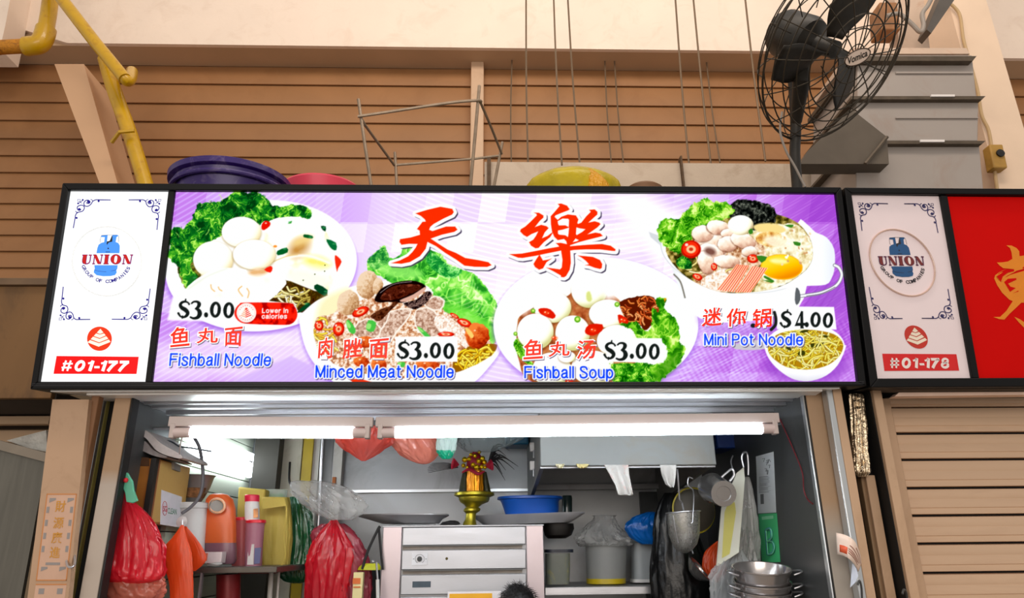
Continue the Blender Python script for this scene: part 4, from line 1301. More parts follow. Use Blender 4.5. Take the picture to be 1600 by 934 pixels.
BL = (18, 74, 252)
label('Fishball Noodle', 265.5, 421.5, 570.5, 17.6, 2.8, BL, .10)
label('Minced Meat Noodle', 494, 707.5, 589, 17.4, 2.9, BL, .03)
label('Fishball Soup', 820.5, 957, 589.8, 16.8, 2.9, BL, 0)
label('Mini Pot Noodle', 1101.5, 1253.5, 538.4, 16.2, 2.7, BL, 0)
label('Lower in', 410, 449.5, 488.3, 6.4, 1.35, (255, 255, 255), .05, 0, .30)
label('calories', 409.5, 447.5, 497.2, 6.4, 1.35, (255, 255, 255), .05, 0, .30)
C5 = conv(250, 460, 6.67)
INK = (32, 38, 36)


def price(m, four=False, dollar=True):
    """m sends the first price's crop units to photo pixels"""
    k = 1 / 6.67

    def vs(pts, wds):
        n_ = len(pts)
        q = smooth_path([(p[0], p[1], w) for p, w in zip(pts, wds)], 5)
        a_ = [m(v.x, v.y) for v in q]
        vstroke(cv, a_, [v.z * k for v in q], INK, soft=.45)
    vs([(303, 100), (290, 84), (262, 74), (228, 84), (212, 110), (228, 138), (264, 160), (288, 190), (276, 220), (245, 236), (212, 226), (192, 196)], [22, 18, 24, 28, 34, 42, 46, 40, 32, 22, 20, 26])
    vs([(268, 50), (264, 74)], [16, 18]); vs([(236, 226), (232, 246)], [18, 15])
    if four:
        cv.poly([m(*p) for p in [(345, 228), (418, 62), (440, 66), (443, 190), (462, 192), (462, 222), (444, 224), (448, 254), (410, 254), (408, 226), (345, 228)]], INK, soft=.5)
        cv.poly([m(*p) for p in [(408, 120), (378, 192), (409, 192)]], (255, 255, 255), soft=.5)
    else:
        vs([(330, 92), (352, 76), (388, 76), (408, 98), (398, 128), (372, 148)], [18, 20, 26, 40, 34, 18])
        vs([(372, 148), (404, 166), (414, 202), (392, 238), (350, 248), (318, 236)], [18, 40, 48, 36, 26, 20])
    cx_, cy_ = m(480, 212)
    cv.ell(cx_, cy_, 3.3, 4.1, INK, soft=.5)
    for ox in (578, 716):
        oy = 158 + (ox - 578) * .045
        a_, b_ = m(ox, oy), m(ox + 58, oy)
        rx_ = b_[0] - a_[0]
        cv.ell(a_[0], a_[1], rx_, abs(m(ox, oy + 84)[1] - a_[1]), INK, 4, soft=.5)
        cv.ell(a_[0] + .15, a_[1], rx_ * .36, abs(m(ox, oy + 54)[1] - a_[1]), (255, 255, 255), 5, soft=.5)


def pm_(x0, y0, x1, y1, dy=0):
    return lambda x, y: (x0 + (x - 178) / (775 - 178) * (x1 - x0), y0 + (y - 45) / (250 - 45) * (y1 - y0) + dy * (x - 178) / 597)


price(pm_(276.7, 466.7, 366.2, 497.5))
price(pm_(619.5, 530.5, 710.3, 561))
price(pm_(942.5, 531.5, 1031, 562))
price(pm_(1218, 483.2, 1302, 512.5), True)

# ---- build the print
main_print = bpy.data.meshes.new('printed_panel')
NPT = (NU + 1) * (NV + 1)
main_print.vertices.add(NPT)
OFF = np.array(SO)
main_print.vertices.foreach_set('co', (W3 - OFF[None]).ravel())
jj, ii = np.meshgrid(np.arange(NV), np.arange(NU), indexing='ij')
a = (jj * (NU + 1) + ii).ravel()
quads = np.stack([a, a + 1, a + NU + 2, a + NU + 1], 1)
main_print.loops.add(len(quads) * 4)
main_print.loops.foreach_set('vertex_index', quads.ravel())
main_print.polygons.add(len(quads))
main_print.polygons.foreach_set('loop_start', np.arange(len(quads)) * 4)
main_print.update(calc_edges=True)
ca = main_print.color_attributes.new('artwork', 'FLOAT_COLOR', 'POINT')
cc = np.clip((cv.C - .5) * 1.12 + .508, 0, 1)
cc = np.where(cc <= .04045, cc / 12.92, ((cc + .055) / 1.055) ** 2.4)
ca.data.foreach_set('color', np.concatenate([cc, np.ones((NPT, 1))], 1).ravel())
pm = bpy.data.materials.new('backlit_print')
pm.use_nodes = True
_n = pm.node_tree.nodes
_b = _n['Principled BSDF']
_a = _n.new('ShaderNodeAttribute')
_a.attribute_name = 'artwork'
pm.node_tree.links.new(_a.outputs['Color'], _b.inputs['Emission Color'])
_b.inputs['Base Color'].default_value = (0, 0, 0, 1)
_b.inputs['Roughness'].default_value = .3
_b.inputs['Specular IOR Level'].default_value = 0
_b.inputs['Emission Strength'].default_value = 1.0
main_print.materials.append(pm)
sign = bpy.data.objects.new('lightbox_sign', None)
COL.objects.link(sign)
sign.location = SO
sign['label'] = 'long backlit stall sign with four noodle dishes on purple'
sign['category'] = 'sign'
po = bpy.data.objects.new('printed_panel', main_print)
COL.objects.link(po)
po.parent = sign
po['label'] = 'purple print of four dishes and large red characters'


def sbox(mb, u0, u1, v0, v1, w0, w1):
    c = [S3(u, v, w) for w in (w0, w1) for v in (v0, v1) for u in (u0, u1)]
    return mb.add(c, [(0, 1, 3, 2), (4, 6, 7, 5), (0, 4, 5, 1), (2, 3, 7, 6), (0, 2, 6, 4), (1, 5, 7, 3)])


def squad(pts, w0, w1):
    mb = MB()
    uv = [suv(*p) for p in pts]
    return mb.prism([S3(u, v, w0) for u, v in uv], SN * (w1 - w0))


def addpart(name, mb, m, parent, origin, label=None, **kw):
    o = _mesh(name, mb, m, origin, **kw)
    o.parent = parent
    if label:
        o['label'] = label
    return o


hw = SW / 2
# frame bars: outer px corners -> inner px corners
fo_ = [(102, 288.5), (1311, 295), (1350, 604), (52, 609)]
fi_ = [(110.5, 299), (1303, 304.2), (1337, 597), (64, 597)]
addpart('frame_rail', squad([fo_[0], fo_[1], fi_[1], fi_[0]], -.004, .022), black_metal, sign, SO, bevel=.004)
addpart('frame_rail', squad([fi_[3], fi_[2], fo_[2], fo_[3]], -.004, .022), black_metal, sign, SO, bevel=.004)
addpart('frame_rail', squad([fo_[0], fi_[0], fi_[3], fo_[3]], -.004, .022), black_metal, sign, SO, bevel=.004)
addpart('frame_rail', squad([fi_[1], fo_[1], fo_[2], fi_[2]], -.004, .022), black_metal, sign, SO, bevel=.004)
addpart('divider', squad([(265, 299.5), (275.2, 300), (239.6, 597), (229, 597)], -.004, .014), black_metal, sign, SO, bevel=.003)
groove = MB()
for y_ in (600.5, 603.2):
    groove.prism([S3(*suv(56, y_), .0225), S3(*suv(1345, y_ - 3.5), .0225), S3(*suv(1345, y_ - 2.9), .0225), S3(*suv(56, y_ + .6), .0225)], SN * .002)
addpart('rail_ridges', groove, mat('ridge_metal', (66, 66, 70), .35, .3), sign, SO)['kind'] = 'stuff'
addpart('cabinet', sbox(MB(), -hw, hw, 0.0, SH, -.2, -.006), black_metal, sign, SO)
trough = MB().prism([S3(-hw + .06, -.001, -.01), S3(hw - .10, -.001, -.01), S3(hw - .13, -.001, -.19), S3(-hw + .10, -.001, -.19)], Vector((0, 0, -.006)))
addpart('underside_trough', trough, mat('white_trough', (250, 250, 248), .25, var=.02, spec=.8), sign, SO, 'white strip under the sign')

# ---- text on the sign
K_RED, K_BLUE, K_INK = glow('print_red', (255, 40, 12), 1.0), glow('print_blue', (28, 72, 250), 1.0), glow('print_ink', (36, 40, 38), 1.0)
K_WHITE, K_SHADOW, K_NAVY = glow('print_white', (255, 255, 255), 1.0), glow('print_shadow', (110, 100, 128), 1.0), glow('print_navy', (26, 14, 130), 1.0)
K_DRED, K_CREAM, K_ORED, K_PRED, K_GAS = glow('print_dark_red', (190, 24, 22), 1.0), glow('print_cream', (252, 248, 220), 1.0), glow('print_orange_red', (228, 52, 8), 1.0), glow('print_plate_red', (242, 6, 8), 1.0), glow('print_gas_blue', (72, 146, 246), 1.0)


def text_on(parent, s, bx, m, w, offset=0.0, shear=0.0, rim=None, shadow=None, spacing=1.0, rim_off=.045, lab=None):
    """bx = px box (x0, y0, x1, y1) or four px corners TL TR BR BL"""
    if len(bx) == 4 and not isinstance(bx[0], (tuple, list)):
        x0, y0, x1, y1 = bx
        bx = [(x0, y0), (x1, y0), (x1, y1), (x0, y1)]
    c = [suv(*p) for p in bx]

    def fn(ww, du=0, dv=0):
        def g(u, v):
            bu = [(c[3][k] * (1 - u) + c[2][k] * u) * (1 - v) + (c[0][k] * (1 - u) + c[1][k] * u) * v for k in (0, 1)]
            return S3(bu[0] + du, bu[1] + dv, ww)
        return g
    mb = MB()
    ref = place_text(mb, s, fn(w), offset, shear, spacing)
    addpart('lettering', mb, m, parent, SO, lab, flat_shade=True)
    if rim is not None:
        m2 = MB()
        place_text(m2, s, fn(w - .0007), offset + rim_off, shear, spacing, ref)
        addpart('lettering_outline', m2, rim, parent, SO, flat_shade=True)
    if shadow is not None:
        m3 = MB()
        place_text(m3, s, fn(w - .0014, .0030, -.0042), offset + rim_off, shear, spacing, ref)
        addpart('lettering_shadow', m3, shadow, parent, SO, flat_shade=True)


def cjk(parent, items, m, w, off=.02, **kw):
    for ch, bx in items:
        text_on(parent, ch, bx, m, w, off, **kw)


def skew(x0, y0, x1, y1, s):
    return [(x0 + s, y0), (x1 + s, y0), (x1, y1), (x0, y1)]


RK = dict(rim=K_WHITE, shadow=K_SHADOW)
w_ = .004
cjk(sign, [('鱼', [(267, 513), (297, 508), (297, 540), (266, 543)]), ('丸', [(309, 514), (341, 510), (341, 536), (307, 537)]), ('面', [(352, 513), (380, 510), (378, 541), (351, 540)]),
           ('肉', [(499, 529), (521, 526), (519, 560), (497, 560)]), ('脞', [(536, 530), (567, 527), (566, 558), (535, 561)]), ('面', [(578, 531), (608, 528), (606, 560), (577, 560)]),
           ('鱼', [(819, 531), (848, 528), (848, 560), (817, 562)]), ('丸', [(858, 535), (890, 531), (890, 556), (856, 558)]), ('汤', [(902, 532), (931, 530), (930, 560), (900, 562)]),
           ('迷', [(1098, 483), (1127, 479), (1127, 509), (1096, 511)]), ('你', [(1135, 483), (1166, 480), (1165, 510), (1134, 511)]), ('锅', [(1176, 483), (1206, 481), (1205, 511), (1174, 512)])], K_RED, w_, .018, **RK)

# ---- the gas company panels (same design on both signs)
PQ1 = [(110.5, 299), (264.8, 299.5), (229.3, 597), (64, 597)]
PQ2 = [(1327, 304.7), (1466.5, 306.6), (1516, 591), (1367.5, 592)]


def solve_st(q, p):
    """uv quad corners TL TR BR BL -> s, t of p (t = 0 at the top)"""
    s_, t_ = .5, .5
    q = [np.array(x) for x in q]
    p = np.array(p)
    for _ in range(12):
        f = (1 - t_) * ((1 - s_) * q[0] + s_ * q[1]) + t_ * ((1 - s_) * q[3] + s_ * q[2]) - p
        ds = (1 - t_) * (q[1] - q[0]) + t_ * (q[2] - q[3])
        dt = (1 - s_) * (q[3] - q[0]) + s_ * (q[2] - q[1])
        J = np.array([[ds[0], dt[0]], [ds[1], dt[1]]])
        d = np.linalg.solve(J, f)
        s_, t_ = s_ - d[0], t_ - d[1]
    return s_, t_


def panel_map(quad):
    src = [suv(*p) for p in PQ1]
    dst = [np.array(suv(*p)) for p in quad]
    cache = {}

    def m(px, py, w):
        key = (round(px, 3), round(py, 3))
        if key not in cache:
            s_, t_ = solve_st(src, suv(px, py))
            cache[key] = (1 - t_) * ((1 - s_) * dst[0] + s_ * dst[1]) + t_ * ((1 - s_) * dst[3] + s_ * dst[2])
        q = cache[key]
        return S3(q[0], q[1], w)
    return m


def ribbon(mb, pts, wd, m, w, sm=6, taper=False):
    """flat stroke in the panel; pts px, wd px"""
    if sm and len(pts) > 2:
        pts = [(v.x, v.y) for v in smooth_path([(p[0], p[1], 0) for p in pts], sm)]
    n = len(pts)
    k = len(mb.v)
    for i in range(n):
        a, b = pts[max(i - 1, 0)], pts[min(i + 1, n - 1)]
        dx, dy = b[0] - a[0], b[1] - a[1]
        l = math.hypot(dx, dy) or 1
        hw_ = wd / 2 * ((.35 + .65 * math.sin(math.pi * (i + .5) / n)) if taper else 1)
        nx, ny = -dy / l * hw_, dx / l * hw_
        mb.v.append(tuple(m(pts[i][0] + nx, pts[i][1] + ny, w)))
        mb.v.append(tuple(m(pts[i][0] - nx, pts[i][1] - ny, w)))
    for i in range(n - 1):
        mb.f.append((k + 2 * i, k + 2 * i + 1, k + 2 * i + 3, k + 2 * i + 2))


def blob(mb, pts, m, w, sm=0):
    if sm:
        pts = [(v.x, v.y) for v in smooth_path([(p[0], p[1], 0) for p in pts], sm, True)]
    mb.add([m(p[0], p[1], w) for p in pts], [tuple(range(len(pts)))])


def disc(mb, cx, cy, r, m, w, ry=None, n=24):
    blob(mb, [(cx + r * math.cos(2 * math.pi * i / n), cy + (ry or r) * math.sin(2 * math.pi * i / n)) for i in range(n)], m, w)


C4, CO = conv(110, 350, 7.783), conv(90, 300, 13.34)
UPX = lambda a: C4(a)


def ornament(mb, m, w, corner, hx, vy):
    """scroll corner: traced at the top left, sent to a corner by (corner px, horizontal end, vertical end)"""
    o_ = (121.5, 312.3)       # source corner, horizontal end (173,312.4), vertical end (114.6,356.5)
    sx, sy = (173.3 - o_[0]), (356.8 - o_[1])

    def q(x, y):
        a_ = (x - o_[0]) / sx
        b_ = (y - o_[1]) / sy
        a_ += b_ * 6.9 / sx
        return (corner[0] + (hx[0] - corner[0]) * a_ + (vy[0] - corner[0]) * b_, corner[1] + (hx[1] - corner[1]) * a_ + (vy[1] - corner[1]) * b_)

    def tr(pts):
        return [q(*p) for p in CO(pts)]
    ribbon(mb, tr([(850, 165), (1108, 165)]), 1.4, m, w, 0)
    ribbon(mb, tr([(1108, 165), (850, 162), (790, 165), (735, 195), (700, 250), (640, 295), (575, 290), (550, 240), (580, 185), (640, 170), (680, 205), (660, 235), (620, 235), (600, 215)]), 1.5, m, w)
    ribbon(mb, tr([(690, 155), (720, 165), (735, 190)]), 1.1, m, w)
    disc(mb, *tr([(858, 190)])[0], 1.7, m, w)
    disc(mb, *tr([(645, 200)])[0], 2.2, m, w)
    ribbon(mb, tr([(330, 755), (368, 545), (372, 500), (395, 450), (440, 420), (520, 400), (560, 340), (545, 290), (490, 275), (425, 300), (412, 345), (440, 380), (480, 375), (480, 350)]), 1.5, m, w)
    ribbon(mb, tr([(375, 395), (395, 420), (425, 425)]), 1.2, m, w)
    disc(mb, *tr([(400, 540)])[0], 1.7, m, w)
    disc(mb, *tr([(455, 360)])[0], 2.0, m, w)
    disc(mb, *tr([(430, 238)])[0], 1.5, m, w); disc(mb, *tr([(528, 165)])[0], 1.5, m, w)
    ribbon(mb, tr([(430, 235), (480, 212), (528, 168)]), 1.1, m, w)
    ribbon(mb, tr([(455, 190), (485, 215), (515, 240)]), .8, m, w)
    for a_, b_ in (((420, 152), (475, 152)), ((475, 152), (472, 195)), ((472, 195), (418, 192)), ((418, 192), (420, 152))):
        ribbon(mb, tr([a_, b_]), .7, m, w, 0)


def union_panel(parent, quad, number, mats, lit):
    mm = panel_map(quad)
    navy, dred, gas, ink, cream_, ored, pred, white_ = mats
    orn = [((121.5, 312.3), (173.3, 312.4), (114.6, 356.8)), ((251.5, 312.5), (201, 312.3), (245.5, 359.5)), ((92.5, 499), (141.5, 499), (99, 447.5)), ((230, 498.7), (174.5, 498.7), (235, 450.5))]
    for c_, h_, v_ in orn:
        mb = MB()
        ornament(mb, mm, .0012, c_, h_, v_)
        addpart('scroll_ornament', mb, navy, parent, SO, flat_shade=True)
    # gas cylinder
    mb = MB()
    blob(mb, UPX([(318, 355), (330, 290), (345, 250), (380, 228), (412, 220), (420, 160), (375, 158), (372, 148), (395, 136), (455, 136), (447, 215), (505, 210), (512, 136), (575, 134), (590, 140), (562, 160), (552, 218), (585, 232), (602, 262), (602, 300), (598, 355)]), mm, .0012)
    addpart('gas_cylinder_emblem', mb, gas, parent, SO, flat_shade=True)
    mb = MB()
    blob(mb, UPX([(292, 500), (577, 500), (572, 545), (560, 560), (565, 590), (545, 620), (490, 633), (400, 635), (320, 622), (286, 590), (288, 562), (298, 545)]), mm, .0012)
    addpart('gas_cylinder_emblem', mb, gas, parent, SO, flat_shade=True)
    mb = MB()
    blob(mb, UPX([(447, 212), (480, 205), (495, 170), (508, 140), (515, 150), (512, 215), (470, 225), (448, 255), (442, 240)]), mm, .0018)
    ribbon(mb, UPX([(300, 560), (340, 572), (420, 580), (440, 580)]), .5, mm, .0018)
    ribbon(mb, UPX([(495, 572), (535, 565), (560, 555)]), .5, mm, .0018)
    disc(mb, *UPX([(462, 297)])[0], 1.2, mm, .0018)
    ribbon(mb, UPX([(430, 340), (485, 340)]), .9, mm, .0018, 0)
    for pl in ([(372, 158), (362, 215), (372, 222)], [(590, 145), (588, 225)]):
        ribbon(mb, UPX(pl), .5, mm, .0018)
    ribbon(mb, UPX([(375, 158), (378, 140), (450, 134), (575, 134)]), .6, mm, .0018, 0)
    addpart('emblem_details', mb, ink, parent, SO, flat_shade=True)
    # UNION
    for grow, mt, w in ((1.3, navy if not lit else K_NAVY, .0022), (0, dred, .0027)):
        g = grow * .45
        mb = MB()

        def st(pts, wd):
            ribbon(mb, UPX(pts), wd / 7.783 + 2 * g, mm, w, 0)

        def pg(pts):
            cx = sum(p[0] for p in pts) / len(pts); cy = sum(p[1] for p in pts) / len(pts)
            blob(mb, UPX([(p[0] + (1 if p[0] > cx else -1) * g * 7.8, p[1] + (1 if p[1] > cy else -1) * g * 7.8) for p in pts]), mm, w)
        pg([(162, 380), (204, 380), (193, 450), (193, 476), (186, 488), (162, 480), (150, 462), (150, 440)])
        st([(148, 379), (214, 379)], 6); st([(226, 379), (266, 379)], 6)
        ribbon(mb, UPX([(250, 380), (243, 440), (232, 470), (205, 484), (180, 484)]), .75 + 2 * g, mm, w)
        for dx in (0, 362):
            pg([(286 + dx, 378), (326 + dx, 378), (372 + dx, 484), (332 + dx, 484)])
            st([(280 + dx, 378), (318 + dx, 378)], 6); st([(298 + dx, 382), (284 + dx, 484)], 5); st([(268 + dx, 484), (302 + dx, 484)], 6)
            st([(388 + dx, 380), (370 + dx, 480)], 5); st([(368 + dx, 378), (404 + dx, 378)], 6)
        pg([(430, 378), (468, 378), (455, 484), (415, 484)])
        st([(416, 378), (480, 378)], 6); st([(404, 484), (468, 484)], 6)
        disc(mb, *UPX([(556, 430)])[0], 62 / 7.783 + g, mm, w, 58 / 7.783 + g, 32)
        addpart('lettering', mb, mt, parent, SO, flat_shade=True)
    mb = MB()
    blob(mb, [(p[0] * 1.0, p[1]) for p in UPX([(562, 388), (574, 400), (572, 440), (560, 470), (550, 473), (538, 460), (540, 420), (550, 392)])], mm, .0032, 3)
    addpart('letter_counter', mb, white_, parent, SO, flat_shade=True)
    # arc text
    mb = MB()
    cx, cy, R_ = 166.5, 402.0, 38.5
    word = 'GROUP OF COMPANIES'
    n = len(word)
    for i, ch in enumerate(word):
        if ch == ' ':
            continue
        an = math.radians(157 - i * (157 - 27) / (n - 1))
        bx, by = cx + R_ * math.cos(an), cy + R_ * math.sin(an) * .98
        tx, ty = math.sin(an), -math.cos(an)       # reading direction along the bottom of the circle
        ux, uy = -math.cos(an), -math.sin(an)      # up = towards the centre

        def fn(u, v, bx=bx, by=by, tx=tx, ty=ty, ux=ux, uy=uy, wd=(5.4 if ch in 'GOCM' else 1.5 if ch == 'I' else 4.4)):
            a_, b_ = (u - .5) * wd, (v - .5) * 5.6
            return mm(bx + tx * a_ + ux * b_, by + ty * a_ + uy * b_, .0022)
        place_text(mb, ch, fn, .03)
    addpart('lettering', mb, ink if not lit else K_NAVY, parent, SO, flat_shade=True)
    # clear raised disc around the emblem
    ring = MB().tube([mm(168 + 54 * math.cos(t_), 408.5 + 54 * math.sin(t_), .004) for t_ in [2 * math.pi * i / 64 for i in range(64)]], .0035, 8, closed=True)
    addpart('clear_disc_rim', ring, mat('clear_acrylic_lit', (244, 248, 248), .12, alpha=.35 if lit else .55, spec=.8, var=.02) if lit else mat('clear_acrylic_dull', (226, 196, 180), .12, alpha=.75, spec=.8, var=.1), parent, SO, 'raised clear ring around the emblem')
    # pyramid
    L = conv(120, 500, 9.336)
    mb = MB()
    disc(mb, *L([(333, 272)])[0], 181 / 9.336, mm, .0012, 177 / 9.336, 40)
    addpart('logo_disc', mb, ored, parent, SO, flat_shade=True)
    mb = MB()
    for p in ([(348, 128), (392, 183), (340, 202), (296, 183)], [(285, 195), (340, 213), (402, 195), (424, 225), (338, 262), (252, 232)], [(240, 242), (336, 275), (432, 236), (462, 272), (330, 325), (207, 280)], [(196, 292), (328, 338), (470, 285), (496, 318), (322, 388), (160, 325)]):
        blob(mb, L(p), mm, .0018)
    addpart('pyramid_emblem', mb, cream_, parent, SO, flat_shade=True)
    mb = MB()
    blob(mb, [(88.6, 556), (217, 557.3), (213.6, 584.2), (83.8, 584)], mm, .0012)
    addpart('number_plate', mb, pred, parent, SO, 'red strip with the unit number', flat_shade=True)
    mb = MB()

    def nb(pts, wd, sm=0):
        # unit digits: x in digit widths, y up 0..1, slanted
        q = [(94.0 + p[0] * 18.2 + 5.6 * p[1], 579.4 + .1 * p[0] - p[1] * 16.2) for p in pts]
        ribbon(mb, q, wd * 17.0, mm, .0022, sm)
    x_ = 0.05
    for ch in number:
        if ch == '#':
            for d_ in (.18, .58):
                nb([(x_ + d_, 0), (x_ + d_, 1)], .17)
            for d_ in (.32, .70):
                nb([(x_, d_), (x_ + .84, d_)], .15)
            x_ += 1.12
        elif ch == '0':
            nb([(x_ + .40 + .31 * math.cos(t_), .5 + .41 * math.sin(t_)) for t_ in [2 * math.pi * i / 24 for i in range(25)]], .27)
            x_ += 1.0
        elif ch == '1':
            nb([(x_ + .38, 0), (x_ + .38, 1)], .28); nb([(x_ + .03, .74), (x_ + .24, .80), (x_ + .34, .98)], .17, 3)
            x_ += .62
        elif ch == '-':
            nb([(x_ + .05, .38), (x_ + .50, .38)], .20)
            x_ += .50
        elif ch == '7':
            nb([(x_ + .0, .88), (x_ + .80, .88)], .26); nb([(x_ + .72, .90), (x_ + .42, .5), (x_ + .20, 0)], .27, 4)
            x_ += .96
        elif ch == '8':
            nb([(x_ + .40 + .25 * math.cos(t_), .73 + .20 * math.sin(t_)) for t_ in [2 * math.pi * i / 20 for i in range(21)]], .22)
            nb([(x_ + .40 + .29 * math.cos(t_), .29 + .23 * math.sin(t_)) for t_ in [2 * math.pi * i / 20 for i in range(21)]], .24)
            x_ += 1.0
    print('number width', x_)
    addpart('lettering', mb, white_, parent, SO, flat_shade=True)


gp = MB()
gp.prism([S3(*suv(*p), -.002) for p in PQ1], SN * .002)
addpart('printed_panel', gp, glow('lit_white_panel', (252, 254, 255), 1.0), sign, SO, 'white panel with blue gas cylinder emblem')
union_panel(sign, PQ1, '#01-177', (K_NAVY, K_DRED, K_GAS, K_INK, K_CREAM, K_ORED, K_PRED, K_WHITE), True)

# ---- the neighbour's unlit sign
sg2 = bpy.data.objects.new('signboard', None)
COL.objects.link(sg2)
sg2.location = SO + Vector((2.6, 0, 0))
o2 = SO + Vector((2.6, 0, 0))
sg2['label'] = 'unlit neighbouring stall sign, white panel and red panel, right edge'
sg2['category'] = 'sign'
_addpart = addpart


def addpart(name, mb, m, parent, origin, label=None, **kw):
    return _addpart(name, mb, m, parent, o2 if parent is sg2 else origin, label, **kw)


o_t, o_b = suv(1316, 295.5), suv(1356, 606)
i_t, i_b = suv(1327, 304.7), suv(1367.5, 592)
RX = 4.3
tr_, br_ = (RX, suv(1600, 298)[1]), (RX, suv(1600, 604)[1])
vti, vbi = suv(1600, 309)[1], suv(1600, 590)[1]


def suvq(pts, w0, w1):
    return MB().prism([S3(u, v, w0) for u, v in pts], SN * (w1 - w0))


addpart('frame_rail', suvq([o_t, tr_, (RX, vti), i_t], -.004, .022), black_metal, sg2, SO, bevel=.004)
addpart('frame_rail', suvq([i_b, (RX, vbi), br_, o_b], -.004, .022), black_metal, sg2, SO, bevel=.004)
addpart('frame_rail', suvq([o_t, i_t, i_b, o_b], -.004, .022), black_metal, sg2, SO, bevel=.004)
addpart('divider', squad([(1466.5, 306.6), (1477.5, 307), (1527, 591), (1516, 591)], -.004, .014), black_metal, sg2, SO, bevel=.003)
addpart('cabinet', suvq([o_t, tr_, br_, o_b], -.2, -.006), black_metal, sg2, SO)
gp = MB()
gp.prism([S3(*suv(*p), -.002) for p in PQ2], SN * .002)
addpart('printed_panel', gp, mat('dull_white_panel', (250, 234, 238), .35, var=.02), sg2, SO, 'white panel with dark blue gas cylinder emblem')
addpart('printed_panel', suvq([suv(1477.5, 307), (RX, vti), (RX, vbi), suv(1527, 591)], -.002, 0), mat('red_sign_panel', (216, 6, 3), .6, var=.02, spec=.08), sg2, SO, 'plain red panel with an orange character')
union_panel(sg2, PQ2, '#01-178', (flat('ink_navy', (44, 40, 100)), flat('ink_maroon', (122, 40, 40)), flat('ink_gas_blue', (30, 86, 140)), flat('ink_black', (38, 36, 46)), flat('ink_cream', (250, 236, 214)),
                                    flat('ink_orange_red', (205, 50, 34)), flat('ink_red', (226, 24, 26)), flat('ink_white', (255, 240, 236))), False)
CD = conv(1540, 370, 6.227)
mb = MB()
DONG = [[(200, 83), (250, 85), (300, 110), (325, 140), (328, 188), (374, 182), (480, 175), (480, 300), (374, 310), (300, 330), (275, 345), (215, 375), (180, 400), (155, 440), (145, 445), (105, 400), (100, 385), (140, 350), (275, 315), (170, 305), (135, 280), (108, 250), (160, 248), (215, 240), (258, 215), (250, 150), (235, 110)],
        [(145, 445), (180, 400), (240, 370), (374, 330), (480, 330), (480, 620), (374, 640), (345, 640), (305, 680), (230, 750), (180, 805), (130, 800), (75, 780), (140, 778), (200, 720), (262, 625), (230, 612), (160, 545), (110, 470), (82, 405), (90, 375), (130, 345), (200, 312), (130, 350), (104, 385)],
        [(277, 778), (330, 800), (400, 850), (480, 900), (480, 960), (374, 885), (320, 830)]]


def cm(x, y, w):
    return S3(*suv(x, y), w)


for p in DONG:
    blob(mb, CD(p), cm, .0012)
addpart('lettering', mb, flat('sign_orange', (238, 140, 6)), sg2, SO, 'large orange brush character', flat_shade=True)
mb = MB()
for p in ([(105, 385), (180, 335), (274, 315), (274, 335), (215, 350), (165, 385), (145, 440)], [(178, 440), (215, 408), (296, 402), (296, 418), (215, 455), (240, 485), (290, 498), (235, 535)], [(262, 548), (318, 522), (316, 532)], [(356, 300), (374, 288), (480, 280), (480, 300), (362, 308)]):
    blob(mb, CD(p), cm, .0020)
addpart('letter_counter', mb, MATS['red_sign_panel'], sg2, SO, flat_shade=True)

# ================================================================ the stall: shell
YF = .12
XL, XR = P(203, 640, YF).x, P(1258, 640, YF).x
YB = 1.75
ZC = 2.62
ZR = 3.08
T('stall_roof', 'flat roof of the stall behind the sign', None, ('stall_roof', box((XL - .12, .16, ZC), (3.6, 1.86, ZR)), steel_dull), kind='structure')
rear_wall = mat('rear_steel_lining', (188, 190, 192), .4, .35, var=.08, scale=1.6, stain=(150, 142, 130), stain_amt=.35, stain_scale=2)
slab('wall_rear', box((XL - .05, YB, 0), (XR + .05, YB + .08, ZC)), rear_wall, 'stainless back wall of the stall')
zl_ = P(700, 766, YB).z
slab('trim_5', box((P(522, 700, YB).x, YB - .035, zl_), (XR, YB, ZC)), steel_lining, 'raised stainless panel across the back wall', bevel=.004)
slab('trim_24', box((P(1000, 800, YB).x, YB - .03, .9), (XR, YB, zl_ - .02)), mat('back_wall_shade', (70, 74, 76), .5, .2, var=.2, scale=3), 'added dark panel for the shade low on the right of the back wall')  # added panel, its dark colour stands for shade at the rear right
slab('trim_6', box((P(540, 766, YB).x, YB - .05, zl_ - .012), (P(835, 766, YB).x, YB, zl_ + .004)), alu)
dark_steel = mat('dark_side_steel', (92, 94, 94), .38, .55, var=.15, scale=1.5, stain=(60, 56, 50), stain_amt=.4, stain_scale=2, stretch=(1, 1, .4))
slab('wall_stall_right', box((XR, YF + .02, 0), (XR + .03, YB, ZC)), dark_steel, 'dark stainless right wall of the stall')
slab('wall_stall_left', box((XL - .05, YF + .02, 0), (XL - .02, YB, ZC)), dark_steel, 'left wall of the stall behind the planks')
plank_m = mat('pale_green_planks', (196, 202, 184), .55, var=.06, scale=4, stretch=(1, .2, 4))
pp = []
for i in range(10):
    z0 = 1.22 + i * .105
    pp.append(('plank', MB().prism([(XL - .02, .62, z0 + .003), (XL + .004, .62, z0 + .003), (XL + .006, .62, z0 + .05), (XL + .004, .62, z0 + .102), (XL - .02, .62, z0 + .102)], (0, YB - .66, 0)), plank_m))
T('wall_planks', 'pale horizontal boards lining the left wall of the stall', None, pp, kind='structure')
slab('lintel', box((XL - .02, .20, SZ - .005), (XR + .02, .66, ZC)), steel, 'stainless lintel over the opening', bevel=.004)
lt = MB()
for y0_, h_ in ((.225, .010), (.30, .014), (.345, .008), (.45, .016), (.60, .02)):
    lt.box((XL, y0_, SZ - .005 - h_), (XR, y0_ + .022, SZ - .004))
T('lintel_ribs', 'folded steel ribs under the lintel', None, ('lintel_ribs', lt, steel), kind='structure')
slab('counter', box((XL - .02, YF, 0), (XR + .02, .62, .98)), steel_dull, 'stainless counter under the opening')




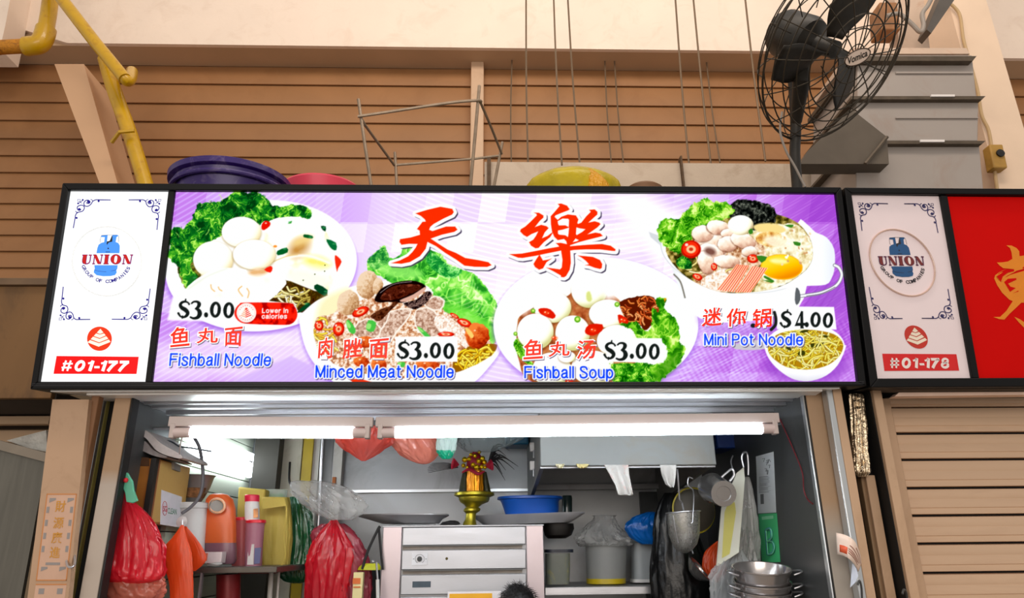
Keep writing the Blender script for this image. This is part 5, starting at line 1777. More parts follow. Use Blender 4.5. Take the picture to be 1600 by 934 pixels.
def under(pts, z, t, name, label, m):
    q = [PZ(x, y, z) for x, y in pts]
    return slab(name, MB().prism(q, (0, 0, t)), m, label)


bright_white = mat('tube_glare_white', (250, 250, 248), .3, var=.02, spec=.6)
zs_ = P(700, 613, .03).z
under([(135, 617), (1285, 611), (1268, 621.5), (152, 627)], zs_, .008, 'sign_soffit', 'added white strip for the tube glare under the lit sign', bright_white)  # added slab, white for the tubes' reflection on the sign's underside
zs2 = P(700, 641, .50).z
under([(262, 642), (1222, 636), (1216, 645), (268, 650.5)], zs2, .008, 'lintel_strip', 'added white strip for the glare above the tube lights', bright_white)  # added slab, white stands for tube glare on the lintel


def vpost(x0, x1, Y, dep, m, z0=0.0, z1=SZ + .2, name='post', label=None, bevel=.004, yref=640):
    return slab(name, box((P(x0, yref, Y).x, Y, z0), (P(x1, yref, Y).x, Y + dep, z1)), m, label, bevel=bevel)


post_m = mat('beige_window_post', (180, 148, 116), .5, var=.06, scale=3, stain=(170, 128, 84), stain_amt=.5, stain_scale=2, stretch=(1, 1, .5))


def two_tone(name, m, z_at, soft, low):
    """post colour: tan above, blending to paler below height z_at"""
    c = m.copy()
    c.name = name
    nt = c.node_tree
    b = nt.nodes['Principled BSDF']
    src = b.inputs['Base Color'].links[0].from_socket
    g = nt.nodes.new('ShaderNodeNewGeometry')
    sx = nt.nodes.new('ShaderNodeSeparateXYZ')
    nt.links.new(g.outputs['Position'], sx.inputs[0])
    mr_ = nt.nodes.new('ShaderNodeMapRange')
    mr_.inputs['From Min'].default_value = z_at + soft
    mr_.inputs['From Max'].default_value = z_at - soft
    nt.links.new(sx.outputs['Z'], mr_.inputs['Value'])
    mx = nt.nodes.new('ShaderNodeMix')
    mx.data_type = 'RGBA'
    nt.links.new(mr_.outputs['Result'], mx.inputs['Factor'])
    nt.links.new(src, mx.inputs['A'])
    mx.inputs['B'].default_value = rgb(low)
    nt.links.new(mx.outputs['Result'], b.inputs['Base Color'])
    return c


vpost(176, 202, YF, .02, two_tone('left_post_paint', post_m, P(180, 745, YF).z, .03, (196, 184, 172)), name='window_post', label='beige post left of the opening, paler lower down')
vpost(139, 151, .075, .04, mat('pillar_side_shade', (138, 98, 66), .6, var=.08), name='trim_23', label='added brown strip for the shade on the side of the cream pillar')  # shade on the pillar's side face, put into a brown strip
vpost(202, 205.5, YF - .004, .06, mat('black_gasket', (22, 22, 22), .5), name='trim_7')
vpost(150, 160, .17, .03, alu, name='trim_8', label='aluminium strip beside the left pillar')
vpost(160.5, 165, .19, .03, mat('yellowed_strip', (206, 196, 110), .5), name='trim_9')
vpost(140, 178, .24, .05, dark, name='trim_10')
vpost(1262, 1296, YF, .10, two_tone('right_post_paint', post_m, P(1290, 810, YF).z, .07, (176, 168, 158)), name='window_post', label='beige post right of the opening, paler lower down')
vpost(1257, 1260, YF - .004, .03, alu, name='trim_11')
vpost(1260, 1262.5, YF - .002, .03, MATS['black_gasket'], name='trim_12')
vpost(1290, 1372, .26, .05, dark, name='trim_13')
vpost(1296, 1306, .06, .05, alu, name='trim_14', label='shiny aluminium upright right of the opening')
vpost(1306, 1320, .06, .05, beige, name='window_post', label='narrow beige upright beside the aluminium strip')
vpost(1327, 1334, .2, .04, mat('dull_brown_pipe', (150, 122, 92), .5, .2, var=.1), name='trim_15', z1=P(1350, 745, .2).z)
vpost(1335, 1349, .18, .05, beige, name='trim_16', z1=P(1350, 742, .18).z)
vpost(1369, 1383, .10, .12, beige, name='window_post', label='beige guide post left of the closed shutter')
vpost(1364, 1368, .12, .1, dark, name='trim_17')

# left pillar with its faded paper
pillar_m = mat('stained_cream_pillar', (192, 158, 128), .6, var=.05, scale=3, stain=(150, 116, 84), stain_amt=.35, stain_scale=6)
def to_floor(a, b):
    """carry the edge a-b on down to the floor"""
    t = a.z / (a.z - b.z)
    return a + (b - a) * t


slab('pillar', MB().prism([P(82, 624, .05), P(139, 624, .05), to_floor(P(139, 624, .05), P(106, 940, .05)), to_floor(P(82, 624, .05), P(42, 940, .05))], (0, .03, 0)), pillar_m, 'cream pillar left of the opening')
paper_pts = [(73, 771), (120, 771), (104, 907), (56, 907)]
ppk = []
faded = mat('faded_paper', (214, 176, 152), .8, var=.05, scale=12)
orange_line = flat('faded_orange_line', (206, 134, 70))
blue_line = flat('faded_blue_grey', (150, 144, 142))
gold_ink = flat('faded_gold_ink', (208, 146, 48))


def lerp4(q, u, v):
    """u across, v down in a px quad TL TR BR BL"""
    t_ = (q[0][0] * (1 - u) + q[1][0] * u, q[0][1] * (1 - u) + q[1][1] * u)
    b_ = (q[3][0] * (1 - u) + q[2][0] * u, q[3][1] * (1 - u) + q[2][1] * u)
    return (t_[0] * (1 - v) + b_[0] * v, t_[1] * (1 - v) + b_[1] * v)


def inq(q, u0, v0, u1, v1):
    return [lerp4(q, u0, v0), lerp4(q, u1, v0), lerp4(q, u1, v1), lerp4(q, u0, v1)]


def print_marks(q, items, Y):
    out = []
    for name, (u0, v0, u1, v1), m in items:
        out.append((name, MB().quad(inq(q, u0, v0, u1, v1), Y, .0006), m))
    return out


ppk.append(('sheet', MB().quad(paper_pts, .0490, .001), faded))
for a_ in ((0, 0, 1, .012), (0, .988, 1, 1), (0, 0, .03, 1), (.97, 0, 1, 1)):
    ppk.append(('border_line', MB().quad(inq(paper_pts, *a_), .0482, .0006), orange_line))
for v_ in (.05, .84):
    for u_ in (.12, .72):
        pts_ = inq(paper_pts, u_, v_, u_ + .2, v_ + .06)
        ppk.append(('corner_mark', MB().quad([pts_[0], pts_[1], (pts_[1][0], pts_[1][1] + 3), (pts_[3][0], pts_[3][1] - 1)], .0482, .0006), blue_line))
for v_ in (.15, .3, .45, .6):
    for u_ in (.06, .84):
        ppk.append(('edge_mark', MB().quad(inq(paper_pts, u_, v_, u_ + .09, v_ + .07), .0482, .0006), blue_line))
ppk.append(('bottom_mark', MB().quad(inq(paper_pts, .25, .79, .72, .82), .0482, .0006), blue_line))
for ch, v_ in (('財', .08), ('源', .27), ('廣', .44), ('進', .61)):
    mb = MB()
    q_ = inq(paper_pts, .34, v_, .68, v_ + .13)
    place_text(mb, ch, lambda u, v, q_=q_: P(*lerp4(q_, u, 1 - v), .0480), .012)
    ppk.append(('lettering', mb, gold_ink, {'flat_shade': True}))
T('blessing_paper', 'faded paper strip with four gold characters on the cream pillar', 'poster', ppk)
pq2 = [(56, 912), (104, 912), (92, 1000), (44, 1000)]
T('blessing_paper', 'lower faded paper strip, only its top edge showing on the cream pillar', 'poster',
  [('sheet', MB().quad(pq2, .049, .001), faded), ('border_line', MB().quad(inq(pq2, 0, 0, 1, .02), .0482, .0006), orange_line),
   ('corner_mark', MB().quad(inq(pq2, .12, .08, .3, .18), .0482, .0006), blue_line), ('corner_mark', MB().quad(inq(pq2, .72, .08, .9, .18), .0482, .0006), blue_line)])
T('steel_hook', 'small steel hook on the side of the cream pillar', 'hook', ('steel_hook', MB().tube(pathpx([(116, 866, .07), (117, 880, .04), (112, 886, .02), (106, 884, .03), (104, 876, .05)], 5), .0045, 8), steel))

# neighbour at the lower left
fascia = mat('stained_plywood', (122, 88, 50), .7, var=.15, scale=3, stain=(56, 40, 26), stain_amt=.6, stain_scale=5, stretch=(1, 1, .4))
fz0, fz1 = P(40, 622, .35).z, P(40, 447, .35).z
slab('fascia_board', box((-4.2, .35, fz0), (P(92, 560, .35).x, .39, fz1)), fascia, 'stained brown board left of the lit sign', bevel=.003)
slab('fascia_flashing', box((-4.2, .33, fz1), (P(110, 450, .35).x, .42, fz1 + .035)), mat('dull_flashing', (116, 92, 68), .6, .2, var=.2, scale=6), bevel=.003)
slab('soffit_left', box((-4.2, .38, fz0), (P(84, 640, .38).x, 1.6, fz0 + .04)), mat('dark_soffit', (48, 38, 30), .8, var=.2))  # dark base colour on the underside
slab('ceiling_left_rails', MB().box((-4.2, .75, P(40, 662, .75).z), (P(78, 650, .75).x, .80, P(40, 650, .75).z)).box((-4.2, .9, P(40, 690, .9).z), (P(74, 680, .9).x, .96, P(40, 672, .9).z)), tan_paint)
slab('wall_neighbour', box((-4.2, 1.2, 0), (XL - .35, 1.26, ZC)), mat('neighbour_wall', (150, 128, 100), .7, var=.1))
T('grey_sheet', 'grey brushed sheet panel left of the cream pillar', 'panel', [
    ('sheet', MB().prism([P(-30, 695, .2), P(72, 722, .2), Vector((P(40, 960, .2).x, .2, 0)), Vector((P(-60, 960, .2).x, .2, 0))], (0, .02, 0)), mat('grey_sheet_metal', (104, 102, 94), .5, .35, var=.15, scale=4, stretch=(8, 1, .6))),
    ('top_rail', MB().prism([P(-30, 680, .18), P(74, 708, .18), P(72, 722, .18), P(-30, 695, .18)], (0, .05, 0)), mat('rail_grey', (140, 130, 116), .5, .3))])
T('clear_wrap', 'crumpled clear plastic wrap tucked above the grey sheet', 'wrap', ('clear_wrap', MB().prism([P(10, 688, .24), P(40, 680, .24), P(72, 672, .24), P(74, 706, .24), P(45, 700, .24)], (0, .03, 0)), mat('wrap_film', (190, 190, 184), .25, var=.2, scale=20, bump=.8, bscale=40, alpha=.7)))

# closed roller shutter on the right
sh = mat('cream_roller_shutter', (226, 192, 160), .55, var=.04, scale=3, stain=(190, 152, 122), stain_amt=.3, stain_scale=3, stretch=(.5, 1, 3))
zsl = [P(1500, y_, .3).z for y_ in (620, 636, 677.5, 718.5, 763, 806, 850, 896)]
st_ = zsl[-2] - zsl[-1]
while zsl[-1] > .1:
    zsl.append(zsl[-1] - st_)
x0_, x1_ = P(1388, 640, .3).x, P(1600, 640, .3).x + 1.8
parts = []
for a_, b_ in zip(zsl[:-1], zsl[1:]):
    h_ = a_ - b_
    prof = [(.012, 0), (-.009, .03), (-.0135, .12), (-.0145, .36), (-.0135, .375), (-.0145, .39), (-.0135, .68), (-.0095, .71), (-.0100, .74), (-.0085, .915), (.010, .93)]
    parts.append(('slat', MB().prism([(x0_, .31 + y_, a_ - h_ * t_) for y_, t_ in prof] + [(x0_, .325, a_ - h_ * .93), (x0_, .325, a_)], (x1_ - x0_, 0, 0)), sh))
parts.append(('backing', box((x0_, .33, 0), (x1_, .34, zsl[0] + .1)), dark))
T('roller_shutter', 'closed cream roller shutter at the lower right', 'shutter', parts)
slab('shutter_guide', MB().prism([(P(1372, 640, .24).x, .24, 0), (P(1394, 640, .24).x, .24, 0), (P(1394, 640, .24).x, .24, SZ), (P(1372, 640, .24).x, .24, SZ)], (0, .06, 0)), beige, 'beige slanting guide rail of the shutter', bevel=.004)
T('under_sign_strip', 'pale strip under the neighbouring sign', 'strip', ('under_sign_strip', MB().prism([P(1405, 613, .05), P(1640, 612, .05), P(1640, 616, .05), P(1398, 619, .05)], (0, .05, 0)), mat('pale_pink_strip', (232, 200, 180), .5)))  # plain strip in its own pale pink
T('steel_hook', 'small dark hook on the shutter guide post', 'hook', ('steel_hook', tube([(1418, 940, .09), (1416, 925, .07), (1412, 921, .06), (1410, 928, .05)], .004, 8), dark_steel))
T('steel_hook', 'dark latch hook on the narrow beige upright', 'hook', ('steel_hook', tube([(1347, 940, .05), (1346, 918, .03), (1343, 907, .02), (1340, 914, .02)], .004, 8), dark_steel))
T('foil_pipe', 'foil-wrapped pipe hanging beside the narrow beige upright', 'pipe', ('foil_pipe', MB().loft([(1336, 616, 8), (1337, 622, 9), (1340, 650, 10), (1342, 680, 11), (1344, 705, 11), (1346, 725, 12), (1347, 738, 11), (1347, 745, 6)], .16, 1.0, 2, .16, 5, 36, 9, cr=0.12), mat('crumpled_foil', (226, 206, 176), .22, .95, var=.2, scale=30, bump=1.0, bscale=45), {'sharp': 15}))
note = MB()
top_c = sp2([(1306.5, 832), (1322, 836), (1335, 845), (1343, 862), (1346, 880)], 5)
bot_c = sp2([(1308, 865.5), (1320, 869), (1329, 875), (1336, 883), (1341, 893)], 5)
yc = [.055 - .06 * math.sin(math.pi * i / (len(top_c) - 1)) for i in range(len(top_c))]


def notept(u, v, d=0.0):
    i = u * (len(top_c) - 1)
    k = min(int(i), len(top_c) - 2)
    f = i - k
    x = (top_c[k][0] * (1 - f) + top_c[k + 1][0] * f) * (1 - v) + (bot_c[k][0] * (1 - f) + bot_c[k + 1][0] * f) * v
    y = (top_c[k][1] * (1 - f) + top_c[k + 1][1] * f) * (1 - v) + (bot_c[k][1] * (1 - f) + bot_c[k + 1][1] * f) * v
    return P(x, y, yc[k] * (1 - f) + yc[k + 1] * f - d)


note.grid(notept, 20, 4)
nm = []
mb = MB().grid(lambda u, v: notept(.10 + .22 * u, .52 + .34 * v, .002), 4, 2)
nm.append(('orange_icon', mb, flat('note_orange', (226, 92, 50)), {'solid': .0008}))
mb = MB()
for a_, b_, v0_ in ((.38, .9, .35), (.36, .86, .52), (.36, .8, .62), (.36, .84, .72), (.6, .95, .15)):
    mb.grid(lambda u, v: notept(a_ + (b_ - a_) * u, v0_ + .045 * v, .002), 8, 1)
nm.append(('printed_lines', mb, flat('note_ink', (150, 90, 72)), {'solid': .0008, 'kind': 'stuff'}))
flap = MB().prism([P(1332, 880, .03), P(1338, 888, .0), P(1341, 899, .0), P(1337, 909, .01), (P(1328.5, 918, .03)), P(1330, 900, .03)], (0, .001, 0))
T('paper_note', 'curled pale pink paper note taped to the right upright', 'note', [('sheet', note, mat('note_paper', (246, 222, 206), .7, var=.02), {'solid': .0012}), ('flap', flap, flat('bluish_paper', (226, 232, 246)))] + nm)

# ================================================================ light tubes
tube_glow = glow('tube_light', (236, 246, 255), 27.0)
fix_m = mat('fixture_enamel', (200, 186, 182), .4, var=.02)
cap_m = mat('tube_end_cap', (214, 196, 194), .4, var=.03)


def batten(x0, x1, ya, yb, lab, t0, t1):
    Yb = .02
    a0, a1 = P(x0, ya[0], Yb + .016), P(x1, ya[1], Yb + .016)
    h = 15.5 * mpp(700, 660, Yb + .016)
    body = MB().prism([a0, a1, a1 - Vector((0, 0, h)), a0 - Vector((0, 0, h))], (0, .028, 0))
    off = 24.5 * mpp(700, 660, Yb)

    def at(px):
        f = (px - x0) / (x1 - x0)
        q = a0.lerp(a1, f)
        return Vector((q.x, Yb + .030, q.z - off))
    r = 8.3 * mpp(700, 660, Yb)
    prt = [('housing', body, fix_m, {'bevel': .003}), ('tube', MB().tube([at(t0), at(t1)], r, 20), tube_glow, {'label': 'glowing white tube'})]
    for s0, s1 in ((x0 + 6, t0), (t1, x1 - 6)):
        prt.append(('end_cap', MB().tube([at(s0 + (4 if s0 < t0 else 0)), at(s1 - (4 if s1 > t1 else 0))], r * .95, 16), cap_m))
    for s0 in (x0 + 4, x1 - 12):
        c_ = at(s0)
        prt.append(('lamp_holder', MB().box((c_.x, Yb + .012, c_.z - r * 1.1), (c_.x + .02, Yb + .05, c_.z + off * .55)), fix_m, {'bevel': .003}))
    return T('tube_light', lab, 'lamp', prt)


batten(264, 583, (650, 651), None, 'shorter fluorescent batten at the left under the sign', 300, 552)
batten(587, 1217, (651, 644.5), None, 'longer fluorescent batten at the right under the sign', 618, 1188)
Xw = XL + .065
lamp_pts = [PX(276, 640, Xw), PX(402, 709, Xw), PX(399, 747, Xw), PX(276, 690, Xw)]
y0_, y1_ = lamp_pts[0].y, lamp_pts[1].y
zt_, zb_ = lamp_pts[1].z, lamp_pts[2].z
T('wall_light', 'glowing white light housing running back along the left wall', 'lamp', [
    ('diffuser', MB().box((XL + .01, max(.70, y0_), zb_), (Xw, y1_, zt_)), glow('wall_light_glow', (236, 248, 255), 9.0), {'bevel': .02}),
    ('rear_slot', MB().box((Xw, y1_ - .13, (zt_ + zb_) / 2 + .01), (Xw + .002, y1_ - .07, (zt_ + zb_) / 2 + .018)), dark)])

# hood
hz = P(980, 727, .5).z
hx0, hx1 = P(844, 700, .5).x, P(1117, 700, .5).x
hood_m = mat('hood_grey_enamel', (118, 120, 118), .5, .1, var=.06, scale=2, stain=(120, 104, 80), stain_amt=.4, stain_scale=4)
T('range_hood', 'grey steel range hood over the cooking side', 'hood', [
    ('front_panel', MB().box((hx0, .50, hz), (hx1, .52, ZC)), hood_m, {'bevel': .004}),
    ('side_panel', MB().prism([(hx0, .52, hz), (hx0, 1.68, hz - .10), (hx0, 1.68, ZC), (hx0, .52, ZC)], (.02, 0, 0)), hood_m),
    ('side_panel', MB().prism([(hx1 - .02, .52, hz), (hx1 - .02, 1.68, hz - .10), (hx1 - .02, 1.68, ZC), (hx1 - .02, .52, ZC)], (.02, 0, 0)), hood_m),
    ('inner_roof', MB().box((hx0 + .02, .52, hz + .12), (hx1 - .02, 1.70, hz + .14)), mat('dark_hood_inside', (40, 38, 34), .6, .2, var=.2)),  # inside of the hood in a dark base colour
    ('rear_rail', MB().box((hx0, 1.62, P(950, 764, 1.62).z), (hx1, 1.66, P(950, 756, 1.62).z)), steel_dull),
    ('front_lip', MB().box((hx0, .52, hz - .008), (hx1, .55, hz + .004)), steel_dull)])
for yy, lab in ((691, 'upper'), (720, 'lower')):
    T('pipe_clamp', lab + ' white clamp on the left side of the hood', 'clamp', [('body', boxpx(828, yy, 840, yy + 14, .95, .03), white_paint, {'bevel': .003}), ('screw', MB().tube([P(834, yy + 12, .94), P(834, yy + 24, .94)], .005, 8), steel)])

cloth_m = mat('white_cloth', (190, 188, 184), .85, var=.05, scale=10, bump=.4, bscale=60)


def hang_sheet(name, lab, cat, top, rows, Y, m, th=.004, wave=.012, extra=None, seed=0, group=None):
    """rows: (left px, right px, y) down the sheet"""
    n = len(rows) - 1

    def fn(u, v):
        i = v * n
        k = min(int(i), n - 1)
        f = i - k
        a, b = rows[k], rows[k + 1]
        l, r_, y = a[0] * (1 - f) + b[0] * f, a[1] * (1 - f) + b[1] * f, a[2] * (1 - f) + b[2] * f
        return P(l * (1 - u) + r_ * u, y, Y + wave * math.sin(u * 9 + seed) * (0.4 + v) + wave * .5 * math.sin(v * 7 + seed * 2))
    return T(name, lab, cat, [('fabric', MB().grid(fn, 16, 6 * n), m, {'solid': th})] + (extra or []), group=group)


hang_sheet('tea_towel', 'white cloth with red marks tucked under the hood front', 'cloth', None, [(944, 982, 726), (952, 983, 740), (962, 986, 758), (966, 989, 772), (978, 988, 773.5)], .47, mat('marked_cloth', (190, 188, 184), .85, var=.04, stain=(206, 96, 80), stain_amt=.5, stain_scale=22, bump=.4))
hang_sheet('tea_towel', 'plain white cloth hanging at the right end of the hood front', 'cloth', None, [(1031, 1057, 726), (1034, 1056, 742), (1040, 1054, 756), (1047, 1052, 761)], .47, cloth_m, seed=2)
hang_sheet('tea_towel', 'small cream cloth edge peeping below the hood, left end', 'cloth', None, [(868, 882, 725), (870, 880, 729), (873, 878, 731)], .48, mat('cream_rag', (226, 218, 180), .85), seed=1)
hang_sheet('tea_towel', 'yellowish cloth edge peeping below the hood, second from the left', 'cloth', None, [(900, 920, 725), (903, 917, 729.5), (907, 912, 731)], .48, mat('yellow_rag', (216, 200, 140), .85), seed=4)

# ================================================================ left side of the stall
card = mat('brown_cabinet_face', (168, 104, 34), .55, var=.1, scale=3, stretch=(1, 1, 4))
card2 = mat('ochre_cabinet_side', (206, 168, 96), .55, var=.07, scale=3, stain=(160, 110, 50), stain_amt=.4, stain_scale=5)
cx0, cx1 = P(203, 760, .33).x, P(238, 760, .33).x
cz0, cz1 = P(225, 818, .33).z, P(225, 716, .33).z
ycab = PX(290, 780, cx1).y
mb = MB()


def side(px, py, d=.001):
    q = PX(px, py, cx1 + d)
    return q


def sideq(pts, d=.001, t=.001):
    return MB().prism([side(x, y, d) for x, y in pts], (t, 0, 0))


sg = MB()
ovl = MB().tube([side(257.5 + 3.6 * math.cos(t_), 794 + 11 * math.sin(t_), .0032) for t_ in [2 * math.pi * i / 20 for i in range(20)]], .0012, 5, closed=True)
place_text(sg, 'SG', lambda u, v: side(255 + 5.4 * u, 799 - 9 * v + .4 * u, .0035), .03)
cl = MB()
place_text(cl, 'CLEAN', lambda u, v: side(262 + 14 * u, 802 - 9 * v + 2.0 * u, .0035), .015)
T('key_cabinet', 'brown box cabinet with a black edge and a white notice, upper left inside', 'cabinet', [
    ('carcass', MB().box((cx0, .33, cz0), (cx1, ycab, cz1)), card, {'bevel': .003}),
    ('side_panel', MB().box((cx1, .35, cz0 + .01), (cx1 + .0012, ycab, cz1 - .005)), card2, {'label': 'ochre side panel'}),
    ('black_edge', MB().box((cx1 - .02, .322, cz0), (cx1 + .003, .352, cz1)), mat('black_edging', (24, 20, 18), .5)),
    ('copper_edge', MB().box((cx1, .352, cz0), (cx1 + .003, .366, cz1)), mat('copper_strip', (150, 88, 48), .5, .3)),
    ('clip', sideq([(268, 722), (278, 727), (278, 737), (268, 733)], .001, .012), steel_dull),
    ('recess_plate', MB().quad([(204, 712), (233, 715), (233, 728), (204, 728)], .328, .004), mat('dark_recess', (84, 50, 22), .6)),
    ('notice', sideq([(252, 765), (284, 776), (281, 824), (250, 819)], .0014, .0012), flat('notice_white', (240, 240, 246)),
     {'label': 'white notice with red and green letters', 'sub': [('lettering', sg, flat('notice_red', (196, 30, 60)), {'flat_shade': True}), ('oval_ring', ovl, MATS['notice_red']) if 'notice_red' in MATS else ('oval_ring', ovl, flat('notice_red', (196, 30, 60))), ('lettering', cl, flat('notice_green', (70, 140, 110)), {'flat_shade': True})]})])
np_m = mat('newsprint', (196, 186, 182), .8, var=.12, scale=30)


def paper_sheet(pts, Y0, Y1):
    a_ = smooth_path([P(x, y, Y0) for x, y in pts], 5)
    return MB().grid(lambda u, v: a_[min(len(a_) - 1, int(u * (len(a_) - 1) + .5))] + Vector((0, v * (Y1 - Y0), 0)), len(a_) - 1, 1)


npo = sp2([(199, 673), (222, 670), (238, 680), (252, 693), (281, 709), (283, 716), (262, 712), (245, 704), (236, 694), (226, 683), (214, 680), (200, 682)], 3)
npl = MB().prism([P(x, y, .32) for x, y in npo], (0, .3, 0))
T('newspaper', 'folded newspaper lying on top of the brown cabinet', 'newspaper', [
    ('folded_sheets', npl, np_m),
    ('inner_fold', MB().prism([P(x, y, .33) for x, y in sp2([(203, 684), (214, 684), (228, 690), (240, 703), (262, 714), (244, 713), (222, 704), (203, 695)], 3)], (0, .28, 0)), mat('newsprint_dark', (150, 140, 138), .8, var=.2, scale=30))])

film_red = mat('red_plastic_film', (250, 34, 56), .22, var=.15, scale=9, bump=.9, bscale=14, alpha=.84, transl=.4, spec=.9, stretch=(1.6, 1.6, .5))
film_orange = mat('orange_plastic_film', (255, 92, 34), .28, var=.12, scale=6, bump=.6, bscale=9, alpha=.95, transl=.4, spec=.6, stretch=(1.5, 1.5, .5))
film_clear = mat('clear_plastic_film', (206, 206, 204), .16, var=.15, scale=8, bump=.9, bscale=16, alpha=.38, transl=.2, spec=1.0)
film_green = mat('green_plastic_film', (20, 110, 66), .2, var=.25, scale=8, bump=.9, bscale=12, alpha=.82, transl=.25, spec=.8)
film_peach = mat('pale_red_film', (244, 140, 116), .2, var=.12, scale=8, bump=.8, bscale=14, alpha=.66, transl=.3, spec=.9)

T('carrier_bag', 'bulging red plastic bag hanging at the far left of the opening', 'bag', [
    ('bag_body', MB().loft([(196, 752, 3), (197, 766, 6), (197, 782, 11), (201, 800, 24), (206, 825, 35), (209, 850, 41), (209, 876, 44), (208, 896, 44), (209, 906, 38), (209, 911, 20)], .24, .55, 2.1, .10, 3, 56, 7, cr=0.2), film_red, {'sharp': 60}),
    ('handle_loop', tube([(196, 756, .24), (194, 735, .24), (196, 716, .24), (199, 735, .23), (198, 756, .24)], .004, 6), film_clear),
    ('lower_bag', MB().loft([(204, 900, 44), (208, 915, 46), (210, 930, 42), (207, 945, 24)], .27, .5, 2.1, .08, 8, 48, 5, cr=0.22), film_peach, {'label': 'paler bag bottom beneath', 'sharp': 60})])
T('bag_clip', 'mint green plastic clip on the red bag handle', 'clip', [
    ('clip_body', MB().prism([P(190, 738, .16), P(199, 738, .16), P(207, 752, .16), P(209, 766, .16), P(215, 782, .16), P(207, 786, .16), P(197, 784, .16), P(195, 770, .16), P(189, 755, .16)], (0, .012, 0)), mat('mint_plastic', (110, 206, 170), .35, transl=.2), {'bevel': .003}),
    ('red_stud', MB().ball(P(196.5, 750, .155), .010, 12, 8), mat('red_stud', (226, 40, 50), .4))])
T('carrier_bag', 'orange plastic bag hanging in two lobes from a hook by the cabinet', 'bag', [
    ('left_lobe', MB().loft([(285, 820, 2), (281, 838, 10), (276, 860, 22), (279, 885, 21), (283, 910, 18), (284, 945, 17)], .34, .16, 2.2, 0, 11, 44, 3, cr=.10), film_orange, {'sharp': 60}),
    ('right_lobe', MB().loft([(288, 822, 3), (298, 842, 9), (304, 862, 15), (306, 878, 14), (299, 892, 6)], .44, .16, 2.2, 0, 12, 40, 3, cr=.10), film_orange, {'sharp': 60})])
T('suction_hook', 'clear round suction hook above the orange bag', 'hook', [('cup', MB().lathe([(.0, 0), (.022, .002), (.024, .008), (.010, .016), (.0, .018)], P(285, 815, .40), 20, (0, -1, 0)), mat('clear_suction', (214, 206, 204), .15, alpha=.7, spec=.8)),
                                                                                     ('pin', MB().tube([P(285, 812, .37), P(285, 824, .365)], .0025, 6), steel)])
T('steel_colander', 'grey metal bowl with food scraps on top of the white tub', 'bowl', [
    ('bowl', MB().loft([(306, 743, 30), (306, 746, 27), (304, 762, 23), (302, 776, 17), (300, 785, 13)], .78, .9, 2, 0, 0, 36), mat('dull_bowl_metal', (136, 132, 130), .4, .6, var=.15, scale=6)),
    ('scraps', MB().loft([(302, 763, 22.5), (301, 770, 20.5), (300, 778, 17.5)], .775, .93, 2, .03, 5, 36, 9), mat('brown_scraps', (128, 84, 46), .8, var=.6, scale=40, bump=1, bscale=60))])
T('black_cable', 'thick dark cable looping down over the metal bowl', 'cable', ('black_cable', tube([(303, 683, .6), (310, 695, .6), (314, 710, .6), (317, 735, .58), (316, 760, .58), (310, 778, .56), (298, 792, .54), (284, 802, .52)], .0078, 10), mat('dark_cable', (92, 90, 94), .5)))
T('thin_cable', 'thin dark cable crossing behind the thick cable', 'cable', ('thin_cable', tube([(252, 687, .45), (268, 690, .5), (280, 697, .55), (300, 700, .6), (330, 705, .72)], .004, 8), mat('thin_dark_cable', (40, 44, 52), .5)))
T('thin_cable', 'white twin cord hanging at the end of the left batten', 'cable', ('thin_cable', tube([(285, 682, .08), (281, 700, .2), (280, 720, .5)], .003, 8), white_paint))
whitepl = mat('white_plastic', (236, 236, 234), .35, var=.03, transl=.15)
T('plastic_tub', 'white lidded tub under the metal bowl', 'tub', [
    ('body', MB().loft([(303, 790, 20), (303, 815, 18.5), (303, 850, 16), (303, 870, 15)], .68, .95, 2, 0, 0, 36), whitepl),
    ('lid', MB().loft([(303, 785, 20.5), (303, 787, 22), (303, 794, 22), (303, 795, 20)], .68, .95, 2, 0, 0, 36), whitepl)])
ora = mat('orange_jug_plastic', (250, 122, 60), .3, var=.08, scale=3, transl=.35, spec=.6)
T('jug', 'orange plastic jerrycan with a purple-brown liquid in it', 'jug', [
    ('body', MB().loft([(341, 771, 7), (342, 773, 14), (343, 780, 20), (344, 795, 23), (344, 825, 24), (344, 848, 24)], .72, .55, 2.8, 0, 0, 44, caps=True), ora),
    ('contents', MB().loft([(344, 848, 24), (345, 860, 24), (345, 875, 23.5), (345, 881, 20)], .72, .55, 2.8, 0, 0, 44), mat('purple_brown_liquid', (126, 84, 96), .3, var=.15, spec=.6)),
    ('handle_hole', MB().lathe([(0, 0), (10 * mpp(340, 790, .62), 0), (11.5 * mpp(340, 790, .62), .012)], P(339, 790, .66), 24, (.25, -1, .1), True, False), mat('grey_hole', (150, 146, 140), .6)),
    ('hole_rim', MB().tube([P(339 + 12 * math.cos(t_), 790 + 11 * math.sin(t_), .655) for t_ in [2 * math.pi * i / 28 for i in range(28)]], .006, 8, closed=True), mat('pale_orange', (255, 190, 150), .3))])
T('sauce_bottle', 'dark sauce bottle with a yellow label behind the orange jug', 'bottle', [
    ('glass', MB().loft([(323, 815, 5), (324, 822, 6), (324, 845, 8), (324, 870, 8)], .86, 1, 2), mat('dark_glass', (40, 20, 14), .15, spec=.8)),
    ('label_band', MB().loft([(324, 846, 8.3), (324, 854, 8.3)], .86, 1, 2), mat('yellow_label', (214, 150, 30), .5)),
    ('label_band', MB().loft([(324, 826, 7.4), (324, 838, 8)], .86, 1, 2), mat('brown_label', (130, 50, 24), .5))])
